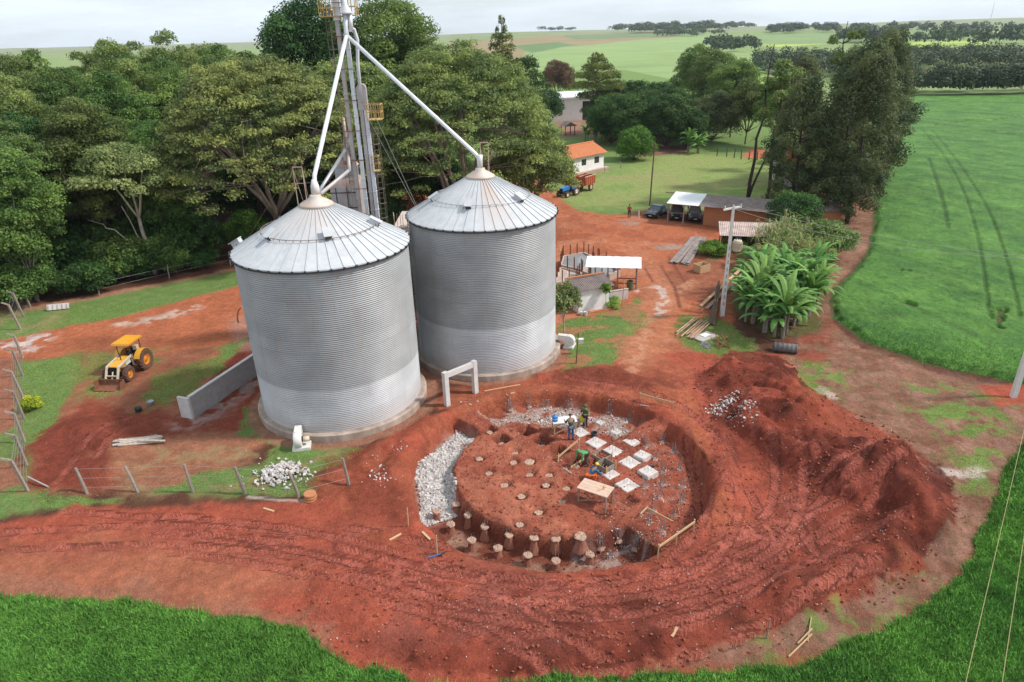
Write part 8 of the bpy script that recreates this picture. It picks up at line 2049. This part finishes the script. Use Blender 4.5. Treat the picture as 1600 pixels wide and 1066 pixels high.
def person(label, c, rz, hip_z, fwd, arms, feet, top, bot, hat, extra=None, hood=False):
    """fwd: torso lean in degrees; arms: (elbow, wrist) offsets from shoulders; feet: (knee, ankle) in body coordinates (y forward)"""
    t = thing("person", label, "person", c, rz); L_ = R(fwd); up = Vector((0, math.sin(L_), math.cos(L_)))
    hip = Vector((0, 0, hip_z)); waist = hip + up * .18; chest = hip + up * .40; neck = hip + up * .56; hl_ = R(fwd * .55); hu = Vector((0, math.sin(hl_), math.cos(hl_))); hf = Vector((0, math.cos(hl_), -math.sin(hl_)))
    head = neck + hu * .16; crown_ = neck + hu * .25; side = Vector((1, 0, 0))
    V = [hip, waist, chest, neck, neck + hu * .07, head, crown_]; E = [(i, i + 1) for i in range(6)]; Rd = [(.15, .11), (.13, .10), (.16, .11), (.06, .06), (.055, .055), (.085, .10), (.06, .07)]
    V += [head + hf * .10 - hu * .01]; E += [(5, 7)]; Rd += [(.018, .02)]                                # nose
    tV, tE, tR = [hip, waist, chest, neck - up * .03], [(0, 1), (1, 2), (2, 3)], [(.175, .135), (.155, .125), (.185, .135), (.085, .08)]
    bV, bE, bR = [hip + up * .04], [], [(.17, .13)]
    shoes = MB()
    for s_, (el, wr), (kn, an) in zip((-1, 1), arms, feet):
        sh_ = chest + side * s_ * .19 + up * .06; el_ = sh_ + Vector(el); wr_ = el_ + Vector(wr); b0 = len(V); V += [sh_, el_, wr_]; E += [(2, b0), (b0, b0 + 1), (b0 + 1, b0 + 2)]; Rd += [.055, .042, .028]
        hd_ = Vector(wr).normalized(); perp = hd_.cross(Vector((0, 0, 1))).normalized() if abs(hd_.z) < .9 else Vector((1, 0, 0)); palm = wr_ + hd_ * .07; p_i = len(V); V += [palm]; E += [(b0 + 2, p_i)]; Rd += [(.036, .018)]
        cur = hd_.cross(perp).normalized() * -1
        for k, ln in enumerate((.055, .066, .062, .048)):
            q0 = palm + perp * (-.03 + .02 * k) + hd_ * .03; q1 = q0 + hd_ * ln * .5 + cur * .012; q2 = q1 + hd_ * ln * .35 + cur * .028; n0 = len(V); V += [q0, q1, q2]; E += [(p_i, n0), (n0, n0 + 1), (n0 + 1, n0 + 2)]; Rd += [.010, .009, .008]
        n0 = len(V); V += [wr_ + hd_ * .04 + perp * .04, wr_ + hd_ * .075 + perp * .062]; E += [(p_i, n0), (n0, n0 + 1)]; Rd += [.012, .010]
        j = len(tV); tV += [sh_, el_, wr_ - hd_ * .01]; tE += [(2, j), (j, j + 1), (j + 1, j + 2)]; tR += [.075, .060, .045]
        hj = hip + side * s_ * .10 - up * .05; kn_ = hj + Vector(kn); an_ = kn_ + Vector(an); b0 = len(V); V += [hj, kn_, an_, an_ + Vector((0, .14, -.05))]; E += [(0, b0), (b0, b0 + 1), (b0 + 1, b0 + 2), (b0 + 2, b0 + 3)]; Rd += [.085, .055, .036, .03]
        j = len(bV); bV += [hj, kn_, an_]; bE += [(0, j), (j, j + 1), (j + 1, j + 2)]; bR += [.105, .075, .058]
        fy = Vector((0, 1, 0)); shoes.tube([an_ + Vector((0, -.05, .06)), an_ + Vector((0, -.03, -.02)), an_ + Vector((0, .08, -.05)), an_ + Vector((0, .20, -.055))], [.055, .06, .05, .035], 8)
    body = skin_body("body", V, E, Rd, SK, t)
    skin_body("jacket", tV, tE, tR, top, t); skin_body("trousers", bV, bE, bR, bot, t); shoes.build("boots", M['black'], t, True)
    Mh = Matrix((side, hf, hu)).transposed()
    eyes = MB()
    for s_ in (-1, 1): eyes.lathe([(0, -.012), (.012, 0), (0, .012)], c=head + side * s_ * .035 + hf * .095 + hu * .01, n=6)
    eyes.build("eyes", M['black'], t)
    ears = MB()
    for s_ in (-1, 1): ears.lathe([(0, -.03), (.018, 0), (0, .03)], c=head + side * s_ * .088, n=6)
    ears.build("ears", SK, t)
    MB().beam(head + hf * .088 - hu * .045 - side * .02, head + hf * .088 - hu * .045 + side * .02, .012).build("mouth", M['rust'], t)
    v = MB(); prof = [(.105, -.10), (.115, -.02), (.110, .06), (.08, .115), (.03, .135), (0, .137)] if hood else [(.108, .02), (.106, .06), (.08, .11), (.03, .135), (0, .137)]
    n = 14; VV = []; FF = []
    for (q, z) in prof:
        for k in range(n):
            a = 2 * math.pi * k / n; p = side * q * math.cos(a) * .92 + (hf * q * math.sin(a) * 1.05) + hu * z
            if hood and math.sin(a) > .55 and z < .05: p -= hf * .03
            VV.append(head + p - hf * (.012 if hood else 0))
    for i in range(len(prof) - 1):
        for k in range(n): FF.append((i * n + k, i * n + (k + 1) % n, (i + 1) * n + (k + 1) % n, (i + 1) * n + k))
    v.add(VV, FF)
    if not hood: v.add([head + hf * .09 - side * .07 + hu * .03, head + hf * .09 + side * .07 + hu * .03, head + hf * .19 + side * .05 + hu * .015, head + hf * .19 - side * .05 + hu * .015, head + hf * .09 - side * .07 + hu * .045, head + hf * .09 + side * .07 + hu * .045, head + hf * .19 + side * .05 + hu * .03, head + hf * .19 - side * .05 + hu * .03],
                     [(3, 2, 1, 0), (4, 5, 6, 7), (2, 3, 7, 6), (1, 2, 6, 5), (0, 4, 7, 3)])
    v.build("hood" if hood else "cap", hat, t, True)
    return t
K_G1 = cloth('green_jacket', (.075, .15, .055), (.05, .11, .04)); K_G2 = cloth('dark_green_jacket', (.03, .085, .06)); K_G3 = cloth('bright_green_shirt', (.09, .30, .12)); K_J = cloth('jeans', (.07, .12, .24)); K_D = cloth('dark_trousers', (.05, .04, .045)); K_B = cloth('blue_shirt', (.03, .14, .27)); K_O = cloth('orange_trousers', (.75, .13, .02)); K_R = cloth('red_shirt', (.50, .02, .03)); K_K = cloth('khaki_trousers', (.15, .12, .09))
ST = (((-.02, .03, -.42), (0, -.03, -.42)), ((.02, -.02, -.42), (0, -.06, -.42)))
def foot_at(px, py): return G(px, py)
c = foot_at(914, 668); person("worker in olive green hooded jacket and dark trousers standing by the yellow can", c, R(150), .94, 6, (((-.06, .06, -.26), (.10, .20, .04)), ((.06, .06, -.26), (-.10, .20, .06))), ST, K_G1, K_D, K_G1, hood=True)
c = foot_at(892, 687); person("worker in dark green jacket and blue jeans leaning to the white table", c, R(15), .94, 14, (((-.08, .10, -.24), (.02, .24, .0)), ((.08, .08, -.25), (-.02, .22, .02))), ST, K_G2, K_J, K_D)
c = foot_at(917, 727); person("worker in bright green shirt bending over the square pit", c, R(118), .86, 68, (((-.05, .06, -.27), (.0, .08, -.24)), ((.05, .10, -.26), (.0, .12, -.22))), (((-.03, .16, -.36), (0, -.08, -.40)), ((.04, .08, -.37), (0, -.14, -.39))), K_G3, K_K, K_G3)
c = foot_at(921, 752); person("crouching worker in blue shirt and orange trousers above the work bench", c, R(-60), .42, 48, (((-.06, .14, -.22), (.02, .20, -.14)), ((.06, .14, -.22), (-.02, .20, -.14))), (((-.08, .36, .08), (0, -.14, -.40)), ((.10, .36, .06), (0, -.12, -.40))), K_B, K_O, M['yellow_can'])
c = foot_at(983, 340); person("man in red shirt and dark trousers standing at the edge of the lawn", c, R(170), .94, 3, (((-.08, .04, -.26), (.12, .18, .06)), ((.08, .04, -.26), (-.12, .18, .05))), ST, K_R, K_D, K_D)

# ------------------------------------------------------------------ the air
hz_ = MB().box((0, 2700, 25), (15000, 5800, 110)).build("haze"); tag(hz_, kind='stuff')
hm = bpy.data.materials.new("air"); hm.use_nodes = True; nt = hm.node_tree; nt.nodes.clear(); o = nt.nodes.new('ShaderNodeOutputMaterial'); pv = nt.nodes.new('ShaderNodeVolumePrincipled')
pv.inputs['Color'].default_value = (.90, .95, 1.0, 1); pv.inputs['Density'].default_value = .00009; pv.inputs['Anisotropy'].default_value = .25
nt.links.new(pv.outputs[0], o.inputs['Volume']); hz_.data.materials.append(hm)
